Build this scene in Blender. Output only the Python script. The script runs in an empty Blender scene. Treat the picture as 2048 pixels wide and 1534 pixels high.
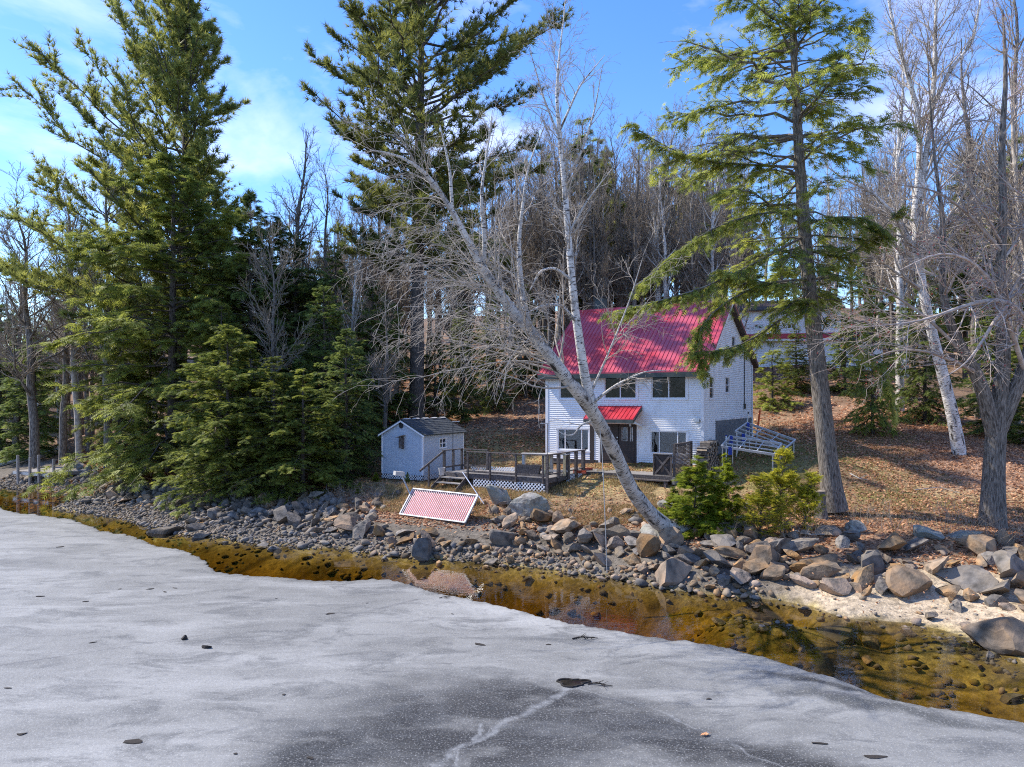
import bpy, bmesh, math, random
import numpy as np
from mathutils import Vector, Matrix

# ------------------------------------------------------------------ camera, sky, sun
rad = math.radians
SC = bpy.context.scene
COL = SC.collection
H, FOC, U0, VH = 5.8, 1420.0, 1024.0, 800.0      # camera height, focal length in px, principal column, horizon row

cam = bpy.data.cameras.new("camera")
cam_o = bpy.data.objects.new("camera", cam)
COL.objects.link(cam_o)
cam_o.location = (0, 0, H)
cam_o.rotation_euler = (rad(90), 0, 0)
cam.sensor_width = 36
cam.lens = 36 * FOC / 2048
cam.shift_y = (VH - 767) / 2048
cam.clip_end = 3000
SC.camera = cam_o

TO_SUN = Vector((-0.85, 0.29, 1.0)).normalized()
world = bpy.data.worlds.new("World")
SC.world = world
world.use_nodes = True
nt = world.node_tree
nt.nodes.clear()
def wn(t, **k):
    n = nt.nodes.new(t)
    for a, b in k.items():
        setattr(n, a, b)
    return n
sky = wn('ShaderNodeTexSky', sky_type='NISHITA', sun_disc=False)
sky.sun_elevation = math.asin(TO_SUN.z)
sky.sun_rotation = math.atan2(TO_SUN.x, TO_SUN.y)
sky.air_density = 1.0
sky.dust_density = 0.15
sky.ozone_density = 2.5
sky.altitude = 200
hsv = wn('ShaderNodeHueSaturation')
hsv.inputs['Saturation'].default_value = 1.27
hsv.inputs['Hue'].default_value = 0.512
hsv.inputs['Value'].default_value = 0.77
# thin high cloud streaks over the whole sky
tc = wn('ShaderNodeTexCoord')
mp = wn('ShaderNodeMapping')
mp.inputs['Rotation'].default_value = (0.5, 0.35, 0.3)
mp.inputs['Scale'].default_value = (1.3, 1.0, 3.4)
n1 = wn('ShaderNodeTexNoise')
n1.inputs['Scale'].default_value = 2.3
n1.inputs['Detail'].default_value = 9
n1.inputs['Roughness'].default_value = 0.55
n1.inputs['Distortion'].default_value = 0.25
cr = wn('ShaderNodeValToRGB')
cr.color_ramp.elements[0].position = 0.50
cr.color_ramp.elements[1].position = 0.82
cr.color_ramp.elements[1].color = (0.72, 0.72, 0.72, 1)
mix = wn('ShaderNodeMixRGB')
mix.inputs['Color2'].default_value = (4.6, 4.6, 6.0, 1)
bg = wn('ShaderNodeBackground')
bg.inputs['Strength'].default_value = 0.15
wo = wn('ShaderNodeOutputWorld')
L = nt.links.new
L(tc.outputs['Generated'], mp.inputs['Vector'])
L(mp.outputs['Vector'], n1.inputs['Vector'])
L(n1.outputs['Fac'], cr.inputs['Fac'])
L(sky.outputs['Color'], hsv.inputs['Color'])
L(hsv.outputs['Color'], mix.inputs['Color1'])
L(cr.outputs['Color'], mix.inputs['Fac'])
L(mix.outputs['Color'], bg.inputs['Color'])
L(bg.outputs['Background'], wo.inputs['Surface'])

sun = bpy.data.lights.new("sun", 'SUN')
sun.energy = 2.6
sun.angle = rad(0.53)
sun.color = (1.0, 0.93, 0.82)
sun_o = bpy.data.objects.new("sun", sun)
COL.objects.link(sun_o)
sun_o.rotation_euler = TO_SUN.to_track_quat('Z', 'Y').to_euler()
sun_o.location = (-30, 20, 60)

SC.view_settings.view_transform = 'Standard'
SC.view_settings.look = 'None'
SC.view_settings.gamma = 1
SC.view_settings.use_curve_mapping = False
SC.view_settings.exposure = 1.45
SC.render.engine = 'CYCLES'
cy = SC.cycles
cy.max_bounces = 6
cy.diffuse_bounces = 4
cy.glossy_bounces = 3
cy.transmission_bounces = 4
cy.transparent_max_bounces = 10
cy.caustics_reflective = False
cy.caustics_refractive = False
cy.use_denoising = False
cy.denoiser = 'OPENIMAGEDENOISE'
cy.denoising_input_passes = 'RGB_ALBEDO_NORMAL'
cy.denoising_prefilter = 'ACCURATE'
cy.adaptive_threshold = 0.008
cy.filter_width = 1.1
cy.sample_clamp_indirect = 4.0

# ------------------------------------------------------------------ helpers
def at(u, v, Y):
    """point on the line of sight through photo pixel (u, v) at depth Y"""
    return np.array(((u - U0) / FOC * Y, Y, H - (v - VH) / FOC * Y))
def on(u, v, z=0.0):
    return at(u, v, (H - z) * FOC / (v - VH))

def tag(o, label=None, cat=None, group=None, kind=None):
    if label: o['label'] = label
    if cat: o['category'] = cat
    if group: o['group'] = group
    if kind: o['kind'] = kind
    return o
def link(name, me, parent=None, mat=None):
    o = bpy.data.objects.new(name, me)
    COL.objects.link(o)
    if parent: o.parent = parent
    if mat is not None and me is not None and not me.materials: me.materials.append(mat)
    return o
def thing(name, loc=(0, 0, 0), rz=0.0, **k):
    o = link(name, None)
    o.location = [float(c) for c in loc]
    o.rotation_euler = (0, 0, rz)
    o.empty_display_size = 0.2
    return tag(o, **k)
def copy_tree(o, parent=None):
    c = o.copy()
    COL.objects.link(c)
    c.parent = parent
    for ch in KIDS(o):
        copy_tree(ch, c)
    return c
def link_mat(name, me, parent, mat):
    """shared mesh, material set on the object"""
    if not me.materials: me.materials.append(mat)
    o = link(name, me, parent)
    o.material_slots[0].link = 'OBJECT'; o.material_slots[0].material = mat
    return o
def KIDS(o):
    return [x for x in bpy.data.objects if x.parent is o]

def np_mesh(name, V, F, smooth=False, attrs=None):
    """V (n,3), F (m,3) or (m,4) or list of such"""
    me = bpy.data.meshes.new(name)
    Fs = F if isinstance(F, list) else [F]
    Fs = [np.asarray(f, dtype=np.int32) for f in Fs if len(f)]
    V = np.asarray(V, dtype=np.float32)
    me.vertices.add(len(V))
    me.vertices.foreach_set("co", V.ravel())
    nl = sum(f.size for f in Fs)
    npoly = sum(len(f) for f in Fs)
    me.loops.add(nl)
    me.polygons.add(npoly)
    me.loops.foreach_set("vertex_index", np.concatenate([f.ravel() for f in Fs]))
    tot = np.concatenate([np.full(len(f), f.shape[1], np.int32) for f in Fs])
    st = np.concatenate([[0], np.cumsum(tot)[:-1]]).astype(np.int32)
    me.polygons.foreach_set("loop_start", st)
    me.polygons.foreach_set("loop_total", tot)
    if smooth:
        me.polygons.foreach_set("use_smooth", np.ones(npoly, bool))
    for an, (ty, data) in (attrs or {}).items():
        a = me.attributes.new(an, ty, 'POINT')
        key = {'FLOAT': 'value', 'FLOAT_VECTOR': 'vector', 'FLOAT_COLOR': 'color'}[ty]
        a.data.foreach_set(key, np.asarray(data, dtype=np.float32).ravel())
    me.update(calc_edges=True)
    return me

class MB:
    """collects boxes, bars and prisms into one mesh"""
    def __init__(s): s.v = []; s.f = []
    def add(s, vs, fs):
        b = len(s.v)
        s.v += [tuple(float(c) for c in p) for p in vs]
        s.f += [tuple(i + b for i in f) for f in fs]
        return s
    def box(s, x0, x1, y0, y1, z0, z1):
        return s.add([(x0,y0,z0),(x1,y0,z0),(x1,y1,z0),(x0,y1,z0),(x0,y0,z1),(x1,y0,z1),(x1,y1,z1),(x0,y1,z1)],
                     [(0,3,2,1),(4,5,6,7),(0,1,5,4),(1,2,6,5),(2,3,7,6),(3,0,4,7)])
    def bar(s, a, b, w, h, up=(0, 0, 1)):
        """square bar from a to b, w across, h along up"""
        a = Vector(a); b = Vector(b); d = (b - a).normalized(); up = Vector(up)
        if abs(d.dot(up)) > 0.98: up = Vector((0, 1, 0))
        x = d.cross(up).normalized() * (w / 2); y = x.cross(d).normalized() * (h / 2)
        vs = [a-x-y, a+x-y, a+x+y, a-x+y, b-x-y, b+x-y, b+x+y, b-x+y]
        return s.add(vs, [(0,1,2,3),(4,7,6,5),(0,4,5,1),(1,5,6,2),(2,6,7,3),(3,7,4,0)])
    def prism(s, poly, d):
        """polygon (3-D points) extruded by vector d"""
        n = len(poly); d = Vector(d); p = [Vector(q) for q in poly]
        vs = p + [q + d for q in p]
        fs = [tuple(range(n))[::-1], tuple(range(n, 2*n))] + [(i, (i+1) % n, (i+1) % n + n, i + n) for i in range(n)]
        return s.add(vs, fs)
    def tube(s, pts, r, k=8, cap=True):
        P = np.array([[list(p) for p in pts]], float)
        R_ = np.broadcast_to(np.asarray(r, float), (1, P.shape[1]))
        V, F, _ = tubes(P, R_, k)
        b = len(s.v)
        s.add(V, F.tolist())
        if cap:
            n = P.shape[1]
            s.f += [tuple(b + i for i in range(k)), tuple(b + (n-1)*k + i for i in range(k))[::-1]]
        return s
    def mesh(s, name='m', bevel=0.0):
        me = bpy.data.meshes.new(name)
        me.from_pydata(s.v, [], s.f)
        bm = bmesh.new(); bm.from_mesh(me)
        if bevel:
            bmesh.ops.remove_doubles(bm, verts=bm.verts, dist=1e-5)
            bmesh.ops.bevel(bm, geom=list(bm.edges), offset=bevel, segments=1, affect='EDGES', profile=0.5, clamp_overlap=True)
        bmesh.ops.recalc_face_normals(bm, faces=bm.faces)
        bm.to_mesh(me); bm.free()
        return me
    def build(s, name, mat, parent=None, bevel=0.0):
        return link(name, s.mesh(name, bevel), parent, mat)

def norm(v): return v / np.maximum(np.linalg.norm(v, axis=-1, keepdims=True), 1e-9)
def tubes(P, Rd, k):
    """P (N,S,3) centre lines, Rd (N,S) radii -> verts, quads, bark coords"""
    N, S, _ = P.shape
    T = norm(np.gradient(P, axis=1))
    m = norm(T.mean(axis=1))
    ref = np.where(np.abs(m[:, 2:3]) < 0.85, np.array([[0., 0, 1]]), np.array([[1., 0, 0]]))[:, None]
    U = norm(np.cross(T, np.broadcast_to(ref, T.shape)))
    Wv = np.cross(T, U)
    a = 2 * np.pi * np.arange(k) / k
    ca, sa = np.cos(a)[None, None, :, None], np.sin(a)[None, None, :, None]
    ring = P[:, :, None] + Rd[:, :, None, None] * (ca * U[:, :, None] + sa * Wv[:, :, None])
    ln = np.concatenate([np.zeros((N, 1)), np.cumsum(np.linalg.norm(np.diff(P, axis=1), axis=-1), axis=1)], axis=1)
    bark = np.stack([np.broadcast_to(np.cos(a), (N, S, k)) * Rd[..., None], np.broadcast_to(np.sin(a), (N, S, k)) * Rd[..., None],
                     np.broadcast_to(ln[..., None], (N, S, k)) + np.arange(N)[:, None, None] * 3.7], -1)
    i = np.arange(N)[:, None, None] * S * k + np.arange(S - 1)[None, :, None] * k
    j = np.arange(k)[None, None, :]; j2 = (j + 1) % k
    F = np.stack([i + j, i + j2, i + k + j2, i + k + j], -1).reshape(-1, 4)
    return ring.reshape(-1, 3), F, bark.reshape(-1, 3)
def join_tubes(lst):
    V, F, B = [], [], []; b = 0
    for P, Rd, k in lst:
        v, f, a = tubes(P, Rd, k)
        V.append(v); F.append(f + b); B.append(a); b += len(v)
    return np.concatenate(V), np.concatenate(F), np.concatenate(B)
def resample(pts, n):
    pts = np.asarray(pts, float)
    d = np.concatenate([[0], np.cumsum(np.linalg.norm(np.diff(pts[:, :3], axis=0), axis=1))])
    t = np.linspace(0, d[-1], n)
    # smooth (Catmull-like) by interpolating then light averaging
    q = np.stack([np.interp(t, d, pts[:, c]) for c in range(pts.shape[1])], 1)
    for _ in range(2):
        q[1:-1] = 0.25 * q[:-2] + 0.5 * q[1:-1] + 0.25 * q[2:]
    return q

# ------------------------------------------------------------------ materials
def new_mat(name):
    m = bpy.data.materials.new(name); m.use_nodes = True
    n = m.node_tree.nodes; n.clear()
    out = n.new('ShaderNodeOutputMaterial')
    return m, n, m.node_tree.links.new, out
def pmat(name, c1, c2=None, scale=6.0, rough=0.7, bump=0.0, detail=5, stretch=(1, 1, 1), spec=0.3, metal=0.0,
         coord='Object', rnd=0.0, c3=None, bscale=None, lo=0.35, hi=0.65, attr=None, big=None):
    """noise-varied principled material; rnd = brightness spread per object/island"""
    m, n, L, out = new_mat(name)
    b = n.new('ShaderNodeBsdfPrincipled')
    L(b.outputs[0], out.inputs[0])
    b.inputs['Roughness'].default_value = rough
    b.inputs['Specular IOR Level'].default_value = spec
    b.inputs['Metallic'].default_value = metal
    if attr:
        tcx = n.new('ShaderNodeAttribute'); tcx.attribute_name = attr; vec = tcx.outputs['Vector']
    else:
        tcx = n.new('ShaderNodeTexCoord'); vec = tcx.outputs[coord]
    mpn = n.new('ShaderNodeMapping'); mpn.inputs['Scale'].default_value = stretch
    L(vec, mpn.inputs['Vector'])
    nz = n.new('ShaderNodeTexNoise'); nz.inputs['Scale'].default_value = scale; nz.inputs['Detail'].default_value = detail
    L(mpn.outputs[0], nz.inputs['Vector'])
    c2 = c2 or c1
    rp = n.new('ShaderNodeValToRGB')
    rp.color_ramp.elements[0].position = lo; rp.color_ramp.elements[1].position = hi
    rp.color_ramp.elements[0].color = (*c1, 1); rp.color_ramp.elements[1].color = (*c2, 1)
    if c3:
        e = rp.color_ramp.elements.new(min(hi + 0.12, 0.99)); e.color = (*c3, 1)
    L(nz.outputs['Fac'], rp.inputs['Fac'])
    col = rp.outputs['Color']
    if big:
        nb = n.new('ShaderNodeTexNoise'); nb.inputs['Scale'].default_value = big[0]; nb.inputs['Detail'].default_value = 3
        L(vec, nb.inputs['Vector'])
        r2 = n.new('ShaderNodeValToRGB'); r2.color_ramp.elements[0].position = 0.4; r2.color_ramp.elements[1].position = 0.65
        L(nb.outputs['Fac'], r2.inputs['Fac'])
        mx = n.new('ShaderNodeMixRGB'); mx.inputs['Color2'].default_value = (*big[1], 1)
        L(r2.outputs['Color'], mx.inputs['Fac']); L(col, mx.inputs['Color1']); col = mx.outputs['Color']
    if rnd:
        oi = n.new('ShaderNodeObjectInfo'); ge = n.new('ShaderNodeNewGeometry')
        ad = n.new('ShaderNodeMath'); ad.operation = 'ADD'
        L(oi.outputs['Random'], ad.inputs[0]); L(ge.outputs['Random Per Island'], ad.inputs[1])
        fr = n.new('ShaderNodeMath'); fr.operation = 'FRACT'; L(ad.outputs[0], fr.inputs[0])
        mr = n.new('ShaderNodeMapRange'); mr.inputs['To Min'].default_value = 1 - rnd; mr.inputs['To Max'].default_value = 1 + rnd
        L(fr.outputs[0], mr.inputs['Value'])
        hs = n.new('ShaderNodeHueSaturation'); L(mr.outputs[0], hs.inputs['Value']); L(col, hs.inputs['Color'])
        mr2 = n.new('ShaderNodeMapRange'); mr2.inputs['To Min'].default_value = 1 + rnd * 0.9; mr2.inputs['To Max'].default_value = 1 - rnd * 0.9
        f2 = n.new('ShaderNodeMath'); f2.operation = 'MULTIPLY'; f2.inputs[1].default_value = 7.3; L(fr.outputs[0], f2.inputs[0])
        f3 = n.new('ShaderNodeMath'); f3.operation = 'FRACT'; L(f2.outputs[0], f3.inputs[0]); L(f3.outputs[0], mr2.inputs['Value'])
        L(mr2.outputs[0], hs.inputs['Saturation'])
        col = hs.outputs['Color']
    L(col, b.inputs['Base Color'])
    if bump:
        bp = n.new('ShaderNodeBump'); bp.inputs['Strength'].default_value = bump; bp.inputs['Distance'].default_value = 0.03
        n2 = n.new('ShaderNodeTexNoise'); n2.inputs['Scale'].default_value = bscale or scale * 3; n2.inputs['Detail'].default_value = 6
        L(mpn.outputs[0], n2.inputs['Vector']); L(n2.outputs['Fac'], bp.inputs['Height']); L(bp.outputs[0], b.inputs['Normal'])
    return m
def leaf_mat(name, c1, c2, tr=0.35, attr='rnd', rough=0.55):
    """needle / leaf material: diffuse and translucent, varied by the per-spray attribute"""
    m, n, L, out = new_mat(name)
    a = n.new('ShaderNodeAttribute'); a.attribute_name = attr
    oi = n.new('ShaderNodeObjectInfo')
    rp = n.new('ShaderNodeValToRGB')
    rp.color_ramp.elements[0].color = (*c1, 1); rp.color_ramp.elements[1].color = (*c2, 1)
    L(a.outputs['Fac'], rp.inputs['Fac'])
    hs = n.new('ShaderNodeHueSaturation')
    mr = n.new('ShaderNodeMapRange'); mr.inputs['To Min'].default_value = 0.75; mr.inputs['To Max'].default_value = 1.2
    L(oi.outputs['Random'], mr.inputs['Value']); L(mr.outputs[0], hs.inputs['Value'])
    L(rp.outputs['Color'], hs.inputs['Color'])
    b = n.new('ShaderNodeBsdfPrincipled'); b.inputs['Roughness'].default_value = rough; b.inputs['Specular IOR Level'].default_value = 0.25
    L(hs.outputs['Color'], b.inputs['Base Color'])
    t = n.new('ShaderNodeBsdfTranslucent')
    h2 = n.new('ShaderNodeHueSaturation'); h2.inputs['Value'].default_value = 1.5; h2.inputs['Hue'].default_value = 0.49; L(hs.outputs['Color'], h2.inputs['Color'])
    L(h2.outputs['Color'], t.inputs['Color'])
    mx = n.new('ShaderNodeMixShader'); mx.inputs[0].default_value = tr
    L(b.outputs[0], mx.inputs[1]); L(t.outputs[0], mx.inputs[2]); L(mx.outputs[0], out.inputs[0])
    return m
def glass_mat(name, tint=(0.75, 0.82, 0.85), ior=1.9):
    m, n, L, out = new_mat(name)
    t = n.new('ShaderNodeBsdfTransparent'); t.inputs['Color'].default_value = (*tint, 1)
    g = n.new('ShaderNodeBsdfGlossy'); g.inputs['Roughness'].default_value = 0.02
    g.inputs['Color'].default_value = (0.9, 0.95, 1, 1)
    f = n.new('ShaderNodeFresnel'); f.inputs['IOR'].default_value = ior
    tcx = n.new('ShaderNodeTexCoord'); nz = n.new('ShaderNodeTexNoise'); nz.inputs['Scale'].default_value = 1.3
    bp = n.new('ShaderNodeBump'); bp.inputs['Strength'].default_value = 0.05; bp.inputs['Distance'].default_value = 0.1
    L(tcx.outputs['Object'], nz.inputs['Vector']); L(nz.outputs['Fac'], bp.inputs['Height']); L(bp.outputs[0], g.inputs['Normal'])
    mx = n.new('ShaderNodeMixShader')
    L(f.outputs[0], mx.inputs[0]); L(t.outputs[0], mx.inputs[1]); L(g.outputs[0], mx.inputs[2]); L(mx.outputs[0], out.inputs[0])
    return m

M = {}
M['siding'] = pmat('siding', (0.68, 0.685, 0.68), (0.82, 0.825, 0.82), 1.6, 0.5, 0.05, stretch=(1.2, 1.2, .6), detail=8, lo=.22, hi=.52)
M['trim'] = pmat('white_trim', (0.74, 0.75, 0.77), (0.80, 0.81, 0.82), 3, 0.45)
M['red_metal'] = pmat('red_metal', (0.44, 0.022, 0.035), (0.58, 0.050, 0.065), 1.6, 0.36, 0.06, spec=0.5, detail=6, c3=(0.52, 0.07, 0.09), big=(0.55, (0.50, 0.085, 0.12)))
M['fascia'] = pmat('fascia', (0.045, 0.06, 0.055), (0.07, 0.085, 0.08), 4, 0.5)
M['soffit'] = pmat('dark_soffit', (0.06, 0.04, 0.03), (0.09, 0.065, 0.05), 4, 0.7)
M['concrete'] = pmat('concrete', (0.13, 0.135, 0.14), (0.22, 0.22, 0.22), 5, 0.9, 0.2)
M['door'] = pmat('door_brown', (0.035, 0.027, 0.025), (0.055, 0.042, 0.038), 4, 0.5, stretch=(6, 6, 1))
M['glass'] = glass_mat('window_glass')
M['inside'] = pmat('room_wall', (0.10, 0.09, 0.08), (0.14, 0.13, 0.11), 2, 0.9)
M['curtain'] = pmat('curtain', (0.10, 0.19, 0.24), (0.18, 0.30, 0.36), 9, 0.9, stretch=(6, 6, 0.4))
M['metal'] = pmat('grey_metal', (0.45, 0.46, 0.47), (0.6, 0.61, 0.62), 8, 0.38, metal=0.7)
M['dark_metal'] = pmat('dark_metal', (0.02, 0.02, 0.022), (0.05, 0.05, 0.05), 10, 0.5, metal=0.4)
M['deck'] = pmat('weathered_wood', (0.20, 0.185, 0.17), (0.34, 0.315, 0.29), 3, 0.85, 0.25, stretch=(0.7, 9, 9), rnd=0.18)
M['rail'] = pmat('dark_stained_wood', (0.060, 0.048, 0.042), (0.15, 0.13, 0.12), 3, 0.8, 0.25, stretch=(5, 5, 5), rnd=0.15)
M['new_wood'] = pmat('raw_lumber', (0.50, 0.40, 0.22), (0.66, 0.57, 0.38), 4, 0.75, 0.1, stretch=(6, 6, 1), rnd=0.12)
M['pale_wood'] = pmat('pale_weathered_lumber', (0.42, 0.40, 0.37), (0.58, 0.56, 0.52), 4, 0.8, 0.1, rnd=0.1)
M['lattice'] = pmat('white_lattice', (0.70, 0.72, 0.74), (0.80, 0.81, 0.82), 5, 0.5)
M['shed_wall'] = pmat('shed_panel', (0.40, 0.47, 0.55), (0.47, 0.53, 0.60), 2, 0.55, 0.04, stretch=(1, 1, 3))
M['shingle'] = pmat('grey_shingle', (0.045, 0.052, 0.058), (0.085, 0.094, 0.10), 14, 0.9, 0.3, rnd=0.12)
M['blue'] = pmat('blue_plastic', (0.01, 0.04, 0.30), (0.02, 0.06, 0.40), 5, 0.4)
M['orange'] = pmat('orange_plastic', (0.75, 0.10, 0.02), (0.8, 0.14, 0.03), 5, 0.4)
M['aluminium'] = pmat('aluminium', (0.48, 0.49, 0.50), (0.62, 0.63, 0.64), 6, 0.5, metal=0.1)
M['rubber'] = pmat('black_rubber', (0.012, 0.012, 0.013), (0.03, 0.03, 0.03), 9, 0.7)
M['rope'] = pmat('rope', (0.35, 0.33, 0.30), (0.5, 0.48, 0.44), 30, 0.9)
M['log_end'] = pmat('cut_wood', (0.24, 0.19, 0.14), (0.42, 0.35, 0.27), 7, 0.9, 0.2, rnd=0.3)
M['log_bark'] = pmat('log_bark', (0.07, 0.06, 0.055), (0.17, 0.15, 0.13), 9, 0.95, 0.4, rnd=0.3)
M['rock'] = pmat('rock', (0.085, 0.068, 0.050), (0.29, 0.23, 0.17), 2.6, 0.92, 0.8, detail=10, rnd=0.34, bscale=7, big=(0.9, (0.36, 0.23, 0.13)), lo=0.3, hi=0.72)
M['rock_grey'] = pmat('grey_rock', (0.065, 0.059, 0.052), (0.23, 0.21, 0.19), 2.6, 0.92, 0.8, detail=10, rnd=0.34, bscale=7, big=(0.9, (0.22, 0.18, 0.135)), lo=0.3, hi=0.72)
M['lichen_rock'] = pmat('lichen_rock', (0.12, 0.105, 0.09), (0.38, 0.36, 0.32), 3.2, 0.95, 0.9, detail=9, rnd=0.12, bscale=10, big=(1.3, (0.30, 0.30, 0.24)), lo=0.32, hi=0.62)
M['bark'] = pmat('grey_bark', (0.07, 0.058, 0.047), (0.29, 0.255, 0.215), 9, 0.95, 0.9, stretch=(3.0, 3.0, 0.45), attr='bark', bscale=14)
M['pine_bark'] = pmat('pine_bark', (0.04, 0.033, 0.03), (0.15, 0.125, 0.105), 8, 0.95, 0.9, stretch=(2.2, 2.2, 0.6), attr='bark', bscale=10)
M['twig'] = pmat('grey_twig', (0.28, 0.24, 0.195), (0.52, 0.46, 0.39), 5, 0.9, attr='bark', rnd=0.12)
M['twig_dark'] = pmat('brown_twig', (0.18, 0.145, 0.11), (0.40, 0.34, 0.27), 5, 0.9, attr='bark', rnd=0.15)
M['twig_red'] = pmat('maple_twig', (0.32, 0.25, 0.21), (0.54, 0.46, 0.39), 5, 0.9, attr='bark', rnd=0.15)
M['bud'] = leaf_mat('red_bud', (0.30, 0.03, 0.03), (0.45, 0.08, 0.07), 0.2)
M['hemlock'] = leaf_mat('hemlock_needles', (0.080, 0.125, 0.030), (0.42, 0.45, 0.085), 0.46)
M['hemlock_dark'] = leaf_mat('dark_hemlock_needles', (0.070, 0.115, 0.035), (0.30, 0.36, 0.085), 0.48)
M['pine'] = leaf_mat('pine_needles', (0.075, 0.105, 0.035), (0.38, 0.39, 0.085), 0.45)
M['cedar'] = leaf_mat('yellow_cedar_scales', (0.20, 0.23, 0.02), (0.66, 0.58, 0.06), 0.45)
M['sapling'] = leaf_mat('sapling_needles', (0.12, 0.18, 0.015), (0.44, 0.48, 0.045), 0.45)
M['litter'] = leaf_mat('dead_leaf', (0.20, 0.09, 0.045), (0.74, 0.42, 0.23), 0.2)
M['dry_grass'] = leaf_mat('dry_grass', (0.20, 0.15, 0.06), (0.52, 0.40, 0.18), 0.25)

def birch_mat(name, c_lo, c_hi, dark):
    m, n, L, out = new_mat(name)
    b = n.new('ShaderNodeBsdfPrincipled'); b.inputs['Roughness'].default_value = 0.75; b.inputs['Specular IOR Level'].default_value = 0.2
    L(b.outputs[0], out.inputs[0])
    a = n.new('ShaderNodeAttribute'); a.attribute_name = 'bark'
    def noise(sc, st, det=4):
        mpn = n.new('ShaderNodeMapping'); mpn.inputs['Scale'].default_value = st
        nz = n.new('ShaderNodeTexNoise'); nz.inputs['Scale'].default_value = sc; nz.inputs['Detail'].default_value = det
        L(a.outputs['Vector'], mpn.inputs['Vector']); L(mpn.outputs[0], nz.inputs['Vector']); return nz.outputs['Fac']
    def ramp(f, p0, p1, k0, k1):
        r = n.new('ShaderNodeValToRGB'); r.color_ramp.elements[0].position = p0; r.color_ramp.elements[1].position = p1
        r.color_ramp.elements[0].color = (*k0, 1); r.color_ramp.elements[1].color = (*k1, 1); L(f, r.inputs['Fac']); return r.outputs['Color']
    base = ramp(noise(3, (1, 1, 1)), 0.35, 0.65, c_lo, c_hi)
    lent = ramp(noise(7, (1.0, 1.0, 5.0), 3), 0.56, 0.62, (0, 0, 0), (1, 1, 1))
    patch = ramp(noise(2.2, (1.6, 1.6, 0.8), 6), 0.56, 0.66, (0, 0, 0), (1, 1, 1))
    m1 = n.new('ShaderNodeMixRGB'); m1.inputs['Color2'].default_value = (*dark, 1); L(lent, m1.inputs['Fac']); L(base, m1.inputs['Color1'])
    m2 = n.new('ShaderNodeMixRGB'); m2.inputs['Color2'].default_value = (dark[0] * 0.7, dark[1] * 0.7, dark[2] * 0.7, 1); L(patch, m2.inputs['Fac']); L(m1.outputs[0], m2.inputs['Color1'])
    L(m2.outputs[0], b.inputs['Base Color'])
    bp = n.new('ShaderNodeBump'); bp.inputs['Strength'].default_value = 0.6; bp.inputs['Distance'].default_value = 0.03
    L(noise(8, (1, 1, 2.5), 6), bp.inputs['Height']); L(bp.outputs[0], b.inputs['Normal'])
    return m
M['birch'] = birch_mat('birch_bark', (0.42, 0.39, 0.345), (0.66, 0.62, 0.56), (0.06, 0.05, 0.042))
M['birch_white'] = birch_mat('white_birch_bark', (0.54, 0.51, 0.46), (0.80, 0.76, 0.70), (0.08, 0.065, 0.055))
# ------------------------------------------------------------------ terrain
SHORE_PX = [(-60, 968), (12, 976), (60, 980), (106, 983), (151, 994), (167, 1001), (150, 1023), (212, 1032), (260, 1042), (301, 1053), (342, 1062),
            (444, 1076), (513, 1083), (581, 1091), (697, 1098), (747, 1107), (830, 1114), (908, 1119), (993, 1127), (1113, 1139), (1249, 1161), (1297, 1170),
            (1373, 1183), (1464, 1194), (1556, 1203), (1629, 1216), (1720, 1245), (1848, 1256), (1921, 1271), (1987, 1287), (2048, 1322)]
cp = [on(u, v, 0) for u, v in SHORE_PX]
cp += [on(u, v + 30, -0.28) for u, v in SHORE_PX[8:-8]] + [on(u, v + 85, -0.95) for u, v in SHORE_PX[8:-3:2]]
cp += [on(u, v + 40, -0.10) for u, v in SHORE_PX[-8:]] + [on(u, v + 90, -0.32) for u, v in SHORE_PX[-7:]]
cp += [on(100, 1002, -0.12), on(110, 1017, 0.03), on(200, 1060, -0.4), on(80, 1040, -0.5)]
for u, v, z in [(300, 1000, .45), (330, 965, .95), (200, 975, .35), (250, 950, 1.1), (450, 1040, .4), (450, 985, 1.1), (450, 945, 1.5), (600, 1050, .45), (600, 1000, 1.1),
                (600, 962, 1.6), (750, 1065, .5), (750, 1010, 1.2), (740, 972, 1.7), (900, 1080, .5), (900, 1030, 1.1), (900, 1000, 1.45),
                (1050, 1090, .5), (1050, 1040, 1.1), (1070, 1005, 1.55), (1094, 986, 1.8), (1200, 1110, .5), (1200, 1050, 1.1), (1200, 992, 1.75),
                (1350, 1130, .5), (1350, 1064, 1.02), (1330, 1000, 1.65), (1500, 1150, .4), (1500, 1080, .95), (1500, 1020, 1.5), (1480, 965, 2.1),
                (1650, 1165, .4), (1650, 1085, 1.05), (1665, 1018, 1.5), (1800, 1225, .10), (1800, 1195, .28), (1800, 1105, 1.05), (1800, 1045, 1.4),
                (1950, 1245, .09), (1950, 1205, .3), (1950, 1110, 1.0), (1985, 1042, 1.4), (2048, 1270, .16), (2048, 1225, .35), (2048, 1100, 1.05), (2048, 1010, 1.6)]:
    cp.append(on(u, v, z))
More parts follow.
